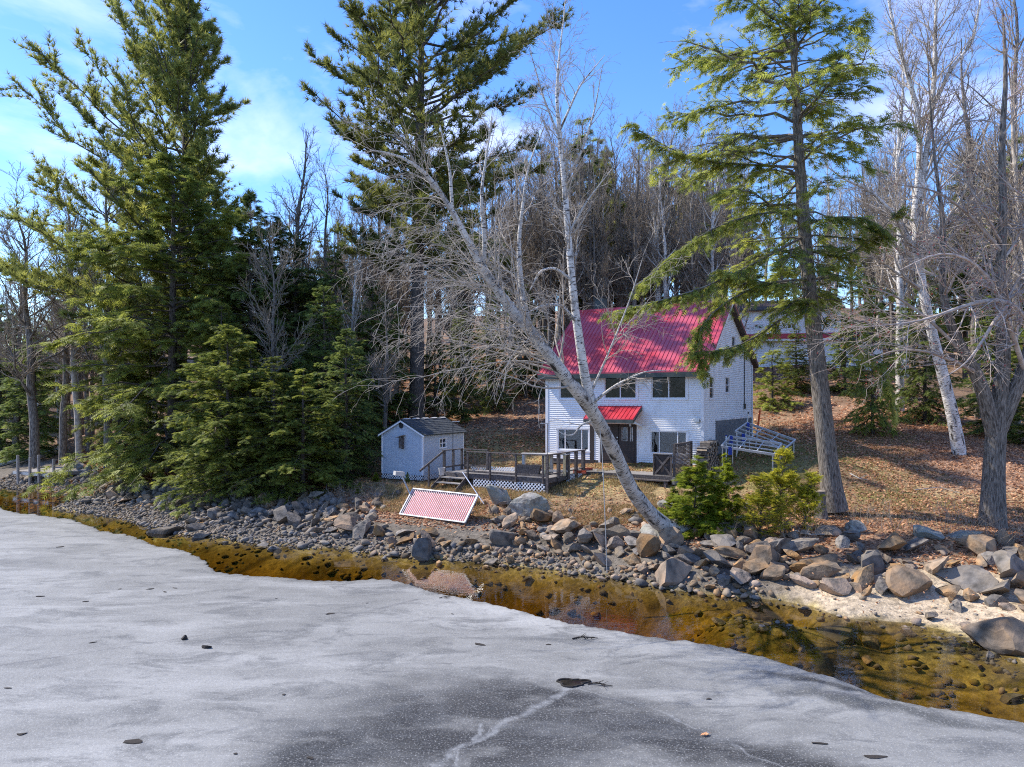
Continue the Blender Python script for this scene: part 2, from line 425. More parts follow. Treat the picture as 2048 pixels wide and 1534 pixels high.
for u, v, Y in [(1406, 933, 33.5), (1765, 905, 35), (1920, 908, 33.5), (1800, 958, 31), (1660, 930, 32), (1500, 882, 42), (1600, 848, 45), (1560, 795, 52), (1700, 778, 52),
                (1600, 732, 60), (1500, 735, 62), (1700, 738, 60), (1850, 870, 39), (2048, 905, 34.5), (2048, 850, 42), (1093, 930, 37.8), (1000, 940, 36), (1000, 905, 41), (1000, 862, 46), (950, 822, 54),
                (850, 862, 46), (780, 905, 42), (845, 962, 35.3), (764, 958, 35.8), (925, 948, 38.8), (700, 932, 40), (620, 940, 41), (560, 962, 37), (400, 905, 52), (345, 941, 44),
                (250, 930, 48), (200, 912, 56), (100, 890, 66), (0, 872, 76), (0, 905, 68), (0, 935, 58),
                (1250, 625, 95), (1700, 625, 90), (2048, 690, 80), (850, 690, 95), (400, 725, 100), (0, 720, 130), (1250, 740, 60), (700, 800, 62), (400, 800, 75), (1900, 790, 52)]:
    cp.append(at(u, v, Y))
cp += [np.array(p, float) for p in [(-150, 200, 18), (0, 220, 24), (150, 200, 24), (100, 60, 12), (60, 30, 4), (20, 9, 0), (35, -2, 0), (62, -20, 0), (24, 18, 1.3), (30, 12, 1.1), (50, 12, 3),
       (60, -3, 2), (95, 0, 6), (-20, 10, -2.5), (-60, 20, -2.5), (0, -30, -3), (0, 6, -2.0), (-100, -50, -3), (-100, 50, -2.4), (-45, 63, 0.0), (-72, 82, 0), (-125, 112, 0),
       (-70, 100, 5), (-130, 150, 10), (-40, 78, 3), (30, -40, -3), (-12, 18, -1.6), (-30, 28, -1.8), (4, 11, -1.1), (9, 8, -.9)]]
cp = np.array(cp)
def _tps(d2): return 0.5 * d2 * np.log(d2 + 1e-9)
_C = cp[:, :2] / 20.0
_K = _tps(((_C[:, None] - _C[None]) ** 2).sum(-1)) + np.eye(len(_C)) * 0.0006
_Pm = np.concatenate([np.ones((len(_C), 1)), _C], 1)
_A = np.block([[_K, _Pm], [_Pm.T, np.zeros((3, 3))]])
_w = np.linalg.solve(_A, np.concatenate([cp[:, 2], np.zeros(3)]))
def ground(x, y, rough=True):
    x = np.asarray(x, float); y = np.asarray(y, float)
    q = np.stack([x.ravel(), y.ravel()], -1) / 20.0
    out = np.empty(len(q))
    for i in range(0, len(q), 20000):
        k = _tps(((q[i:i + 20000, None] - _C[None]) ** 2).sum(-1))
        out[i:i + 20000] = k @ _w[:-3] + _w[-3] + q[i:i + 20000] @ _w[-2:]
    z = np.clip(out.reshape(x.shape), -3.2, 60)
    if rough:
        z = z + 0.035 * np.sin(x * 2.1 + 1.3 * np.sin(y * 1.7)) * np.cos(y * 2.3 + np.sin(x * 1.1)) + 0.02 * np.sin(x * 5.3 + y * 3.1) * np.sin(y * 6.1 - x * 2.2)
    return z
def gz(x, y): return float(ground(np.array([x]), np.array([y]))[0])
def fbm(x, y, s=1.0, seed=0):
    """cheap smooth noise in about -1..1"""
    g = np.random.default_rng(seed); o = 0
    for k in range(5):
        a, b, c, d = g.uniform(0, 6.28, 4); f = s * 1.75 ** k
        o = o + (np.sin(f * (x * math.cos(a) + y * math.sin(a)) + b + 1.5 * np.sin(f * 0.6 * (y * math.cos(c) - x * math.sin(c)) + d))) / 1.5 ** k
    return o / 2.4

def axis(segs):
    out = []
    for a, b, st in segs:
        out.append(np.arange(a, b, st))
    return np.concatenate(out)
gx = axis([(-420, -120, 25), (-120, -50, 5), (-50, -30, 1), (-30, 22, 0.3), (22, 50, 1), (50, 120, 5), (120, 421, 25)])
gy = axis([(-300, -20, 25), (-20, 10, 2), (10, 42, 0.3), (42, 75, 0.9), (75, 150, 4), (150, 520, 25)])
GX, GY = np.meshgrid(gx, gy)
GZ = ground(GX, GY)
nx, ny = len(gx), len(gy)
idx = np.arange(nx * ny).reshape(ny, nx)
TF = np.stack([idx[:-1, :-1], idx[:-1, 1:], idx[1:, 1:], idx[1:, :-1]], -1).reshape(-1, 4)

def sm(a, b, x): t = np.clip((x - a) / (b - a), 0, 1); return t * t * (3 - 2 * t)
def zone_colour(x, y, z):
    """base colour of the ground: sand, gravel, leaf litter, mossy lawn, needle litter"""
    n1_ = fbm(x, y, 0.35, 1); n2_ = fbm(x, y, 1.6, 2); n3_ = fbm(x, y, 0.9, 5)
    def c(r, g, b): return np.array([r, g, b])
    bed = c(.20, .145, .042) * np.ones(x.shape + (3,))
    bed = bed + sm(-.2, .6, n2_)[..., None] * (c(.40, .31, .11) - bed) * 0.8
    bed = bed * (1 - 0.55 * sm(0.15, 0.7, fbm(x, y, 2.6, 9)))[..., None]
    sand = c(.46, .37, .26) * (1 + 0.10 * n2_)[..., None]
    gravel = c(.15, .13, .105) * (1 + 0.25 * n2_)[..., None]
    litter = c(.27, .165, .105) * (1 + 0.22 * n2_)[..., None]
    moss = c(.135, .125, .035) * (1 + 0.25 * n2_)[..., None]
    tan = c(.36, .27, .13) * (1 + 0.2 * n2_)[..., None]
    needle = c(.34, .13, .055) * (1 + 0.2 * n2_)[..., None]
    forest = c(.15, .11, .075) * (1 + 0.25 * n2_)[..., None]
    right = sm(7.2, 9.2, x) * sm(22.5, 20.5, y)          # the little sand beach
    col = gravel + right[..., None] * (sand - gravel)
    up = sm(0.75, 1.15, z + 0.25 * n1_)
    lawn = tan + (sm(-0.15, 0.45, n1_ + 0.5 * n2_) * 0.85)[..., None] * (moss - tan)
    lawn = lawn + (sm(-0.1, 0.4, n3_ - 0.2 * n1_) * 0.75)[..., None] * (litter - lawn)
    edge = sm(2.0, 1.5, z)                           # litter collects along the crest of the bank
    lawn = lawn + (edge * 0.7)[..., None] * (litter - lawn)
    lf = sm(16.5, 19.5, x + n1_) * sm(1.6, 2.2, z)   # leaf slope right of the lawn
    lawn = lawn + lf[..., None] * (litter * 1.15 - lawn)
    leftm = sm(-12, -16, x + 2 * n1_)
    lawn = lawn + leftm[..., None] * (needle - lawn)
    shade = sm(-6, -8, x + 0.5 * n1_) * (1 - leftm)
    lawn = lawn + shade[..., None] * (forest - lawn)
    far = np.maximum(sm(43, 48, y + n1_ * 3), sm(-32, -40, x))
    lawn = lawn + far[..., None] * ((litter * 0.55 + forest * 0.45) - lawn)
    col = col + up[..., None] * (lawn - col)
    wet = sm(0.07, -0.02, z)
    col = col + wet[..., None] * (bed - col)
    return np.clip(col, 0.01, 0.9)
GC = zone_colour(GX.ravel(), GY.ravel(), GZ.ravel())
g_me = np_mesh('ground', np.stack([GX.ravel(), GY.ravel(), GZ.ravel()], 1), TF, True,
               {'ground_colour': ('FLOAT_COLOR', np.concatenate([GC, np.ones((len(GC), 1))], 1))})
def ground_mat():
    m, n, L, out = new_mat('ground_surface')
    b = n.new('ShaderNodeBsdfPrincipled'); b.inputs['Roughness'].default_value = 0.95; b.inputs['Specular IOR Level'].default_value = 0.1
    L(b.outputs[0], out.inputs[0])
    a = n.new('ShaderNodeAttribute'); a.attribute_name = 'ground_colour'
    t = n.new('ShaderNodeTexCoord')
    nz = n.new('ShaderNodeTexNoise'); nz.inputs['Scale'].default_value = 5.5; nz.inputs['Detail'].default_value = 9; nz.inputs['Roughness'].default_value = 0.7
    L(t.outputs['Object'], nz.inputs['Vector'])
    mr = n.new('ShaderNodeMapRange'); mr.inputs['From Min'].default_value = 0.32; mr.inputs['From Max'].default_value = 0.68
    mr.inputs['To Min'].default_value = 0.45; mr.inputs['To Max'].default_value = 1.5
    L(nz.outputs['Fac'], mr.inputs['Value'])
    hs = n.new('ShaderNodeHueSaturation'); L(a.outputs['Color'], hs.inputs['Color']); L(mr.outputs[0], hs.inputs['Value'])
    L(hs.outputs[0], b.inputs['Base Color'])
    bp = n.new('ShaderNodeBump'); bp.inputs['Strength'].default_value = 0.7; bp.inputs['Distance'].default_value = 0.06
    n2 = n.new('ShaderNodeTexNoise'); n2.inputs['Scale'].default_value = 16; n2.inputs['Detail'].default_value = 6
    L(t.outputs['Object'], n2.inputs['Vector']); L(n2.outputs['Fac'], bp.inputs['Height']); L(bp.outputs[0], b.inputs['Normal'])
    return m
tag(link('ground', g_me, None, ground_mat()), kind='structure')

# ------------------------------------------------------------------ water (a body of clear brown water) and ice
def water_mat():
    m, n, L, out = new_mat('lake_water')
    t = n.new('ShaderNodeBsdfTransparent'); t.inputs['Color'].default_value = (0.96, 0.95, 0.88, 1)
    g = n.new('ShaderNodeBsdfGlossy'); g.inputs['Roughness'].default_value = 0.015
    f = n.new('ShaderNodeFresnel'); f.inputs['IOR'].default_value = 1.45
    tcx = n.new('ShaderNodeTexCoord'); mpn = n.new('ShaderNodeMapping'); mpn.inputs['Scale'].default_value = (1.0, 2.0, 1.0)
    nz = n.new('ShaderNodeTexNoise'); nz.inputs['Scale'].default_value = 2.2; nz.inputs['Detail'].default_value = 4
    bp = n.new('ShaderNodeBump'); bp.inputs['Strength'].default_value = 0.025; bp.inputs['Distance'].default_value = 0.12
    L(tcx.outputs['Object'], mpn.inputs['Vector']); L(mpn.outputs[0], nz.inputs['Vector']); L(nz.outputs['Fac'], bp.inputs['Height'])
    L(bp.outputs[0], g.inputs['Normal']); L(bp.outputs[0], f.inputs['Normal'])
    mx = n.new('ShaderNodeMixShader')
    L(f.outputs[0], mx.inputs[0]); L(t.outputs[0], mx.inputs[1]); L(g.outputs[0], mx.inputs[2]); L(mx.outputs[0], out.inputs['Surface'])
    va = n.new('ShaderNodeVolumeAbsorption'); va.inputs['Color'].default_value = (0.80, 0.66, 0.20, 1); va.inputs['Density'].default_value = 0.9
    L(va.outputs[0], out.inputs['Volume'])
    return m
wme = MB().box(-415, 415, -295, 300, -8, 0.0).mesh('water')
tag(link('water', wme, None, water_mat()), kind='structure')

ICE_PX = [(0, 1018), (60, 1027), (110, 1033), (165, 1046), (230, 1066), (300, 1084), (362, 1098), (378, 1112), (408, 1124), (436, 1141), (500, 1150), (560, 1154), (620, 1160), (690, 1162),
          (745, 1158), (800, 1166), (850, 1180), (920, 1192), (1024, 1214), (1090, 1232), (1150, 1246), (1230, 1262), (1300, 1275), (1380, 1283), (1440, 1291),
          (1530, 1310), (1600, 1333), (1660, 1352), (1720, 1374), (1770, 1393), (1850, 1410), (1940, 1426), (2048, 1448)]
ice_pts = [(-400, 215), (-230, 150), (-125, 105), (-70, 74), (-48, 56), (-38, 47.5), (-31, 41.5)] + [tuple(on(u, v, 0.03)[:2]) for u, v in ICE_PX] + [(12, 10.8), (18, 6.5), (30, -6), (60, -32), (410, -200)]
ep = np.array(ice_pts)
d_ = np.concatenate([[0], np.cumsum(np.linalg.norm(np.diff(ep, axis=0), axis=1))])
ts = np.concatenate([np.arange(0, d_[4], 4), np.arange(d_[4], d_[-4], 0.09), np.arange(d_[-4], d_[-1], 6), [d_[-1]]])
ex_, ey_ = np.interp(ts, d_, ep[:, 0]), np.interp(ts, d_, ep[:, 1])
jit = 0.20 * fbm(ts * 1.0, ts * 0.3, 0.9, 11) + 0.10 * fbm(ts, ts * 0.5, 4.0, 12) + 0.05 * fbm(ts, ts * .4, 13.0, 14) + np.random.default_rng(5).normal(0, 0.022, len(ts))
fine = (ts > d_[4]) & (ts < d_[-4])
ey_ = ey_ + jit * fine * np.clip(ey_ / 18, 0.4, 1.6)
ice_b = bmesh.new()
rows = []
for fr, zz in ((0.0, -0.05), (0.0, 0.010), (0.06, 0.024), (0.22, 0.032), (0.6, 0.034), (4.0, 0.036), (60.0, 0.036), (280.0, 0.036)):
    rows.append([ice_b.verts.new((x, y - fr, zz)) for x, y in zip(ex_, ey_)])
for r0, r1 in zip(rows, rows[1:]):
    for i in range(len(r0) - 1):
        ice_b.faces.new((r0[i], r1[i], r1[i + 1], r0[i + 1]))
bmesh.ops.recalc_face_normals(ice_b, faces=ice_b.faces)
ice_b.verts.index_update(); rim_w = np.zeros(len(ice_b.verts))
for r_, w_ in zip(rows, (1, 1, .85, .45, .12)):
    for v_ in r_: rim_w[v_.index] = w_
ice_me = bpy.data.meshes.new('ice'); ice_b.to_mesh(ice_me); ice_b.free()
ice_me.attributes.new('rim', 'FLOAT', 'POINT').data.foreach_set('value', rim_w.astype(np.float32))
def ice_mat():
    m, n, L, out = new_mat('lake_ice')
    b = n.new('ShaderNodeBsdfPrincipled'); L(b.outputs[0], out.inputs[0])
    b.inputs['Specular IOR Level'].default_value = 0.35
    t = n.new('ShaderNodeTexCoord'); P = t.outputs['Object']
    def math_(op, a, b_=None, c=None):
        x = n.new('ShaderNodeMath'); x.operation = op
        for i, v in enumerate((a, b_, c)):
            if v is None: continue
            if isinstance(v, (int, float)): x.inputs[i].default_value = v
            else: L(v, x.inputs[i])
        return x.outputs[0]
    def noise(sc, det=6, ro=0.6, dist=0.0, st=(1, 1, 1), off=(0, 0, 0)):
        mpn = n.new('ShaderNodeMapping'); mpn.inputs['Scale'].default_value = st; mpn.inputs['Location'].default_value = off
        L(P, mpn.inputs['Vector'])
        z = n.new('ShaderNodeTexNoise'); z.inputs['Scale'].default_value = sc; z.inputs['Detail'].default_value = det
        z.inputs['Roughness'].default_value = ro; z.inputs['Distortion'].default_value = dist
        L(mpn.outputs[0], z.inputs['Vector']); return z.outputs['Fac']
    def mrange(v, a, b_, c, d):
        x = n.new('ShaderNodeMapRange'); x.interpolation_type = 'SMOOTHSTEP'
        for k, q in (('From Min', a), ('From Max', b_), ('To Min', c), ('To Max', d)): x.inputs[k].default_value = q
        L(v, x.inputs['Value']); return x.outputs[0]
    def mixc(f, a, b_):
        x = n.new('ShaderNodeMixRGB'); L(f, x.inputs['Fac'])
        for i, v in (('Color1', a), ('Color2', b_)):
            if isinstance(v, tuple): x.inputs[i].default_value = (*v, 1)
            else: L(v, x.inputs[i])
        return x.outputs[0]
    sep = n.new('ShaderNodeSeparateXYZ'); L(P, sep.inputs[0])
    # wobble so that bands and cracks are not straight
    wob = math_('MULTIPLY', math_('SUBTRACT', noise(0.8, 5), 0.5), 1.5)
    wob2 = math_('MULTIPLY', math_('SUBTRACT', noise(0.7, 5, off=(9, 4, 0)), 0.5), 1.5)
    X = math_('ADD', sep.outputs[0], wob); Y = math_('ADD', sep.outputs[1], wob2)
    def blob(cx, cy, rx, ry, ang=0.0):
        ca, sa = math.cos(ang), math.sin(ang)
        dx = math_('SUBTRACT', X, cx); dy = math_('SUBTRACT', Y, cy)
        a = math_('DIVIDE', math_('ADD', math_('MULTIPLY', dx, ca), math_('MULTIPLY', dy, sa)), rx)
        c = math_('DIVIDE', math_('SUBTRACT', math_('MULTIPLY', dy, ca), math_('MULTIPLY', dx, sa)), ry)
        r = math_('SQRT', math_('ADD', math_('MULTIPLY', a, a), math_('MULTIPLY', c, c)))
        return mrange(r, 0.25, 1.0, 1.0, 0.0)
    def crack(p, q, w, amp=0.25):
        """soft mask round the segment p-q"""
        px, py = p; dx, dy = q[0] - p[0], q[1] - p[1]; l2 = dx * dx + dy * dy
        x = math_('ADD', sep.outputs[0], math_('MULTIPLY', wob, amp)); y = math_('ADD', sep.outputs[1], math_('MULTIPLY', wob2, amp))
        ax = math_('SUBTRACT', x, px); ay = math_('SUBTRACT', y, py)
        h = n.new('ShaderNodeClamp'); L(math_('DIVIDE', math_('ADD', math_('MULTIPLY', ax, dx), math_('MULTIPLY', ay, dy)), l2), h.inputs[0])
        ex = math_('SUBTRACT', ax, math_('MULTIPLY', h.outputs[0], dx)); ey = math_('SUBTRACT', ay, math_('MULTIPLY', h.outputs[0], dy))
        return mrange(math_('SQRT', math_('ADD', math_('MULTIPLY', ex, ex), math_('MULTIPLY', ey, ey))), 0.0, w, 1.0, 0.0)
    def q(u, v): return tuple(on(u, v, 0.03)[:2])
    cbig = noise(0.22, 7, 0.68, 0.7)
    base = mixc(mrange(cbig, 0.3, 0.7, 0, 1), (0.160, 0.160, 0.153), (0.255, 0.255, 0.244))
    stre = noise(0.5, 8, 0.7, 0.4, (0.45, 1.7, 1))
    base = mixc(math_('MULTIPLY', mrange(stre, 0.45, 0.66, 0, 1), 0.8), base, (0.31, 0.31, 0.298))
    base = mixc(math_('MULTIPLY', blob(1.6, 19.2, 6.5, 2.6, -0.42), 0.75), base, (0.45, 0.45, 0.435))
    # wet grey patches
    dk = blob(-0.6, 12.4, 4.6, 3.2, -0.3)
    for a in ((2.3, 12.4, 3.2, 1.3, -0.6), (0.6, 13.9, 3.4, 1.0, -0.3), (4.2, 11.4, 2.6, 0.9, -0.5), (6.2, 14.4, 1.9, 0.28, -0.5), (-3.0, 11.7, 2.4, 1.3, 0.2)):
        dk = math_('MAXIMUM', dk, blob(*a))
    brk = mrange(noise(1.1, 8, 0.68, 0.5, (0.7, 1.4, 1)), 0.32, 0.54, 0.45, 1.0)
    base = mixc(math_('MULTIPLY', math_('MULTIPLY', dk, brk), 0.93), base, (0.030, 0.030, 0.030))
    # slush edge next to the water on the right
    base = mixc(math_('MULTIPLY', blob(7.0, 13.3, 3.4, 0.35, -0.5), 0.8), base, (0.05, 0.052, 0.05))
    # pale refrozen cracks
    wh = crack(q(1140, 1372), q(860, 1534), 0.15, .6)
    wh = math_('MAXIMUM', wh, math_('MULTIPLY', crack(q(960, 1450), q(900, 1560), 0.07, .6), 0.9))
    wh = math_('MAXIMUM', wh, math_('MULTIPLY', crack(q(1150, 1370), q(1340, 1430), 0.06, .7), 0.7))
    wh = math_('MAXIMUM', wh, math_('MULTIPLY', crack(q(1340, 1430), q(1560, 1534), 0.07, .8), 0.7))
    base = mixc(math_('MULTIPLY', wh, mrange(noise(5, 6), 0.3, 0.6, 0.1, 0.55)), base, (0.33, 0.34, 0.345))
    dkc = math_('MAXIMUM', crack(q(0, 1330), q(120, 1314), 0.06, 0.12), math_('MULTIPLY', crack(q(120, 1314), q(420, 1268), 0.05, 0.12), 0.5))
    dkc = math_('MAXIMUM', dkc, math_('MULTIPLY', crack(q(700, 1232), q(830, 1200), 0.14, 0.2), 0.55))
    dkc = math_('MAXIMUM', dkc, math_('MULTIPLY', crack(q(1640, 1385), q(1800, 1400), 0.13, 0.2), 0.9))
    base = mixc(math_('MULTIPLY', dkc, 0.8), base, (0.10, 0.10, 0.105))
    ra = n.new('ShaderNodeAttribute'); ra.attribute_name = 'rim'
    base = mixc(math_('MULTIPLY', ra.outputs['Fac'], mrange(noise(1.3, 6, .6), .32, .62, .1, .85)), base, (0.085, 0.082, 0.07))
    mot = noise(0.9, 9, 0.72, 0.8, (0.6, 1.3, 1), (2, 7, 0))
    base = mixc(mrange(mot, 0.47, 0.66, 0, 0.72), base, (0.085, 0.088, 0.09))
    # fine crystal grain and small pits
    gr = noise(26, 6, 0.75)
    base = mixc(mrange(gr, 0.52, 0.70, 0, 0.75), base, (0.47, 0.47, 0.455))
    gr2 = noise(17, 6, 0.7, 0, (0.6, 1.3, 1), (3, 1, 0))
    base = mixc(mrange(gr2, 0.52, 0.70, 0, 0.55), base, (0.14, 0.145, 0.15))
    pits = noise(2.1, 4, 0.5, 0.3, (0.8, 2.4, 1))
    base = mixc(mrange(pits, 0.69, 0.75, 0, 0.55), base, (0.11, 0.11, 0.112))
    L(base, b.inputs['Base Color'])
    rgh = mrange(dk, 0.2, 1.0, 0.62, 0.38); L(rgh, b.inputs['Roughness'])
    bp = n.new('ShaderNodeBump'); bp.inputs['Strength'].default_value = 0.5; bp.inputs['Distance'].default_value = 0.035
    L(math_('ADD', noise(9, 8, 0.72), math_('MULTIPLY', noise(1.5, 4), 1.0)), bp.inputs['Height']); L(bp.outputs[0], b.inputs['Normal'])
    return m
tag(link('lake_ice', ice_me, None, ice_mat()), kind='structure')
# wooded hills on the far side of the lake (behind and beside the camera)
az_ = np.radians(np.arange(150, 372, 2.0)); rows_ = []
for rr_, hh in ((235, -1.0), (250, 6.0), (300, 18.0), (380, 34.0), (520, 40.0)):
    k_ = 1 + .25 * np.sin(az_ * 7 + rr_) + .12 * np.sin(az_ * 23 + rr_ * .1)
    rows_.append(np.stack([rr_ * np.cos(az_), rr_ * np.sin(az_), hh * k_ if hh > 0 else hh + 0 * az_], 1))
hv = np.concatenate(rows_); nh = len(az_); ii = np.arange(len(rows_) - 1)[:, None] * nh + np.arange(nh - 1)[None]
M['far_wood'] = pmat('far_wood', (.035, .045, .025), (.11, .10, .08), .12, .95, .8, detail=9, bscale=.5)
tag(link('far_hills', np_mesh('far_hills', hv, np.stack([ii, ii + 1, ii + 1 + nh, ii + nh], -1).reshape(-1, 4), True), None, M['far_wood']), kind='structure')
# ------------------------------------------------------------------ buildings
def ray_plane(u, v, p0, nrm):
    d = np.array(((u - U0) / FOC, 1.0, -(v - VH) / FOC)); o = np.array((0, 0, H))
    t = np.dot(np.asarray(p0) - o, nrm) / np.dot(d, nrm)
    return o + d * t

class Frame:
    """local frame on the ground: origin, x axis at angle a (radians), y at right angles, z up"""
    def __init__(s, o, a):
        s.o = np.asarray(o, float); s.a = a
        s.x = np.array((math.cos(a), math.sin(a), 0)); s.y = np.array((-math.sin(a), math.cos(a), 0))
    def loc(s, p):
        q = np.asarray(p) - s.o; return np.array((q @ s.x, q @ s.y, q[2]))
    def front(s, u, v, y=0.0):           # pixel -> (x, z) on the plane local y = const
        q = s.loc(ray_plane(u, v, s.o + s.y * y, s.y)); return q[0], q[2]
    def side(s, u, v, x):                # pixel -> (y, z) on the plane local x = const
        q = s.loc(ray_plane(u, v, s.o + s.x * x, s.x)); return q[1], q[2]

def slabs(x0, x1, ztop, z0, holes, extra=()):
    """cut a wall into quads (xa, xb, za, zb_left, zb_right) round holes (xa, xb, za, zb); ztop(x) is the roof line"""
    xs = sorted({x0, x1, *extra, *[h[0] for h in holes], *[h[1] for h in holes]})
    out = []
    for a, b in zip(xs, xs[1:]):
        m = (a + b) / 2
        hs = sorted([h for h in holes if h[0] <= m <= h[1]], key=lambda h: h[2])
        z = z0
        for h in hs:
            out.append((a, b, z, h[2], h[2])); z = h[3]
        out.append((a, b, z, ztop(a), ztop(b)))
    return out
def courses(x0, x1, ztop, z0, holes, step=0.1016, extra=()):
    """clapboard courses clipped by openings and the roof line: (xa, xb, z0, z1)"""
    out = []
    zmax = max(ztop(x) for x in (x0, x1, *extra)); z = z0
    while z < zmax - 0.03:
        z1 = z + step; zm = z + step * 0.5
        lo, hi = x0, x1
        g_ = np.linspace(x0, x1, 241); ok = [q for q in g_ if ztop(q) > z1 - 0.02]
        if not ok: break
        lo, hi = ok[0], ok[-1]
        iv = [(lo, hi)]
        for h in holes:
            if h[2] < zm < h[3]:
                nv = []
                for a, b in iv:
                    if h[1] <= a or h[0] >= b: nv.append((a, b)); continue
                    if h[0] > a: nv.append((a, h[0]))
                    if h[1] < b: nv.append((h[1], b))
                iv = nv
        out += [(a, b, z, z1) for a, b in iv if b - a > 0.02]
        z = z1
    return out
def lattice(mb, o, ex, ez, w, h, pitch=0.15, strip=0.035, th=0.008, clip=None):
    """diagonal lattice in the rectangle o + [0,w]ex + [0,h]ez"""
    o, ex, ez = Vector(o), Vector(ex).normalized(), Vector(ez).normalized(); nn = ex.cross(ez)
    for sgn in (1, -1):
        c = -h
        while c < w + h:
            # line x = c + t (sgn=1) or x = c + h - t, z = t
            pts = []
            t0, t1 = 0.0, h
            f = (lambda t: c + t) if sgn == 1 else (lambda t: c + h - t)
            if sgn == 1: t0, t1 = max(0, -c), min(h, w - c)
            else: t0, t1 = max(0, c + h - w), min(h, c + h)
            if t1 - t0 > 0.01:
                a = o + ex * f(t0) + ez * t0 + nn * (th if sgn == 1 else 0); b = o + ex * f(t1) + ez * t1 + nn * (th if sgn == 1 else 0)
                mb.bar(a, b, th * 0.96, strip, ex if abs((b - a).normalized().dot(ex)) < 0.9 else ez)
            c += pitch
def window(parent, plane, a0, a1, z0, z1, mull=(), fw=0.055, trim=0.09, off=0.0, hmull=(), name='window', room=True):
    """window unit in a wall plane; plane(a, out, z) -> local point. parts: frame > trim, panes, mullions"""
    def slab(mb, a, b, y0, y1, c, d):
        if y1 > .02: y1 += .014
        mb.prism([plane(a, y0, c), plane(b, y0, c), plane(b, y0, d), plane(a, y0, d)], Vector(plane(0, y1, 0)) - Vector(plane(0, y0, 0)))
    t = MB()
    slab(t, a0 - trim, a1 + trim, 0.0, 0.035, z1, z1 + trim); slab(t, a0 - trim, a1 + trim, 0.0, 0.04, z0 - trim, z0)
    slab(t, a0 - trim, a0, 0.0, 0.033, z0, z1); slab(t, a1, a1 + trim, 0.0, 0.033, z0, z1)
    w = t.build(name, M['trim'], parent)
    f = MB()
    slab(f, a0, a1, -0.08, 0.015, z0, z0 + fw); slab(f, a0, a1, -0.08, 0.015, z1 - fw, z1)
    slab(f, a0, a0 + fw, -0.08, 0.013, z0 + fw, z1 - fw); slab(f, a1 - fw, a1, -0.08, 0.013, z0 + fw, z1 - fw)
    f.build('frame', M['trim'], w)
    cuts = [a0 + fw] + list(mull) + [a1 - fw]
    for m_ in mull:
        q = MB(); slab(q, m_ - 0.025, m_ + 0.025, -0.07, 0.010, z0 + fw, z1 - fw); q.build('mullion', M['trim'], w)
    hc = [z0 + fw] + list(hmull) + [z1 - fw]
    for m_ in hmull:
        q = MB(); slab(q, a0 + fw, a1 - fw, -0.065, 0.008, m_ - 0.02, m_ + 0.02); q.build('mullion', M['trim'], w)
    for x0, x1 in zip(cuts, cuts[1:]):
        for c0, c1 in zip(hc, hc[1:]):
            q = MB(); slab(q, x0, x1, -0.042, -0.036, c0, c1); q.build('pane', M['glass'], w)
    return w

# --- the red-roofed house
HA = -math.atan2(4.35, 7.16)
Lb = np.array((1.85, 37.85, H - 3.09)); HF = Frame(Lb, HA)
HWd, HD, RY = 8.38, 9.9, 4.4
ZE, ZR, ZB = 4.72, 8.22, 5.35             # wall height at the eave line, ridge, back eave (above house base)
house = thing('house', Lb, HA, label='white clapboard house with red metal roof above the rocky bank', cat='house')
def roof_z(y):
    return ZE + (ZR - ZE) * y / RY if y <= RY else ZR + (ZB - ZR) * (y - RY) / (HD - RY)
fw_holes = []
def hole(u0, v0, u1, v1):
    a = HF.front(u0, v0); b = HF.front(u1, v1); return (a[0], b[0], b[1], a[1])
wins = [('upper', (1119.5, 754.5, 1180, 797)), ('upper', (1208.8, 754, 1273.3, 797)), ('upper', (1303, 751, 1373, 798)),
        ('lower', (1116, 857.5, 1178, 901.5)), ('lower', (1301, 860.5, 1374, 909))]
Wn = [hole(*w) for _, w in wins]
zb_u, zt_u = np.mean([w[2] for w in Wn[:3]]), np.mean([w[3] for w in Wn[:3]])
zb_l, zt_l = np.mean([w[2] for w in Wn[3:]]), np.mean([w[3] for w in Wn[3:]])
Wn = [(w[0], w[1], zb_u, zt_u) for w in Wn[:3]] + [(w[0], w[1], zb_l, zt_l) for w in Wn[3:]]
dx0 = HF.front(1201, 900)[0]; dx1 = HF.front(1274, 900)[0]; dzt = HF.front(1240, 848)[1]
dz0 = HF.front(1240, 927)[1]
door_h = (dx0, dx1, dz0, dzt)
fholes = Wn + [door_h]
TH = 0.14
m_ = MB()
for a, b, z, t0, t1 in slabs(0, HWd, lambda x: ZE + 0.02, -0.25, fholes):
    m_.prism([(a, 0, z), (b, 0, z), (b, 0, t1), (a, 0, t0)], (0, TH, 0))
m_.build('front_wall', M['inside'], house)
m_ = MB()
for a, b, z, z1 in courses(0, HWd, lambda x: ZE, 0.02, [(h[0] - .02, h[1] + .02, h[2] - .02, h[3] + .02) for h in fholes]):
    m_.add([(a, -0.034, z), (b, -0.034, z), (b, -0.004, z1), (a, -0.004, z1), (a, 0.0, z), (b, 0.0, z)], [(0, 1, 2, 3), (0, 4, 5, 1)])
m_.build('siding', M['siding'], house)
def sidehole(u0, v0, u1, v1):
    a = HF.side(u0, v0, HWd); b = HF.side(u1, v1, HWd); return (a[0], b[0], b[1], a[1])
sh = [sidehole(1417.5, 753, 1426, 797), sidehole(1449.5, 754.5, 1457.5, 785.5), sidehole(1462.5, 672, 1469.5, 714)]
f0 = HF.side(1430, 840, HWd); f1 = HF.side(1500, 880, HWd)
fy0, fy1, fzt = f0[0], HD, HF.side(1430, 840, HWd)[1]
m_ = MB()
for a, b, z, t0, t1 in slabs(0.001, HD, roof_z, -0.25, sh, (RY,)):
    m_.prism([(HWd, a, z), (HWd, b, z), (HWd, b, t1), (HWd, a, t0)], (-TH, 0, 0))
m_.build('gable_wall', M['inside'], house)
m_ = MB()
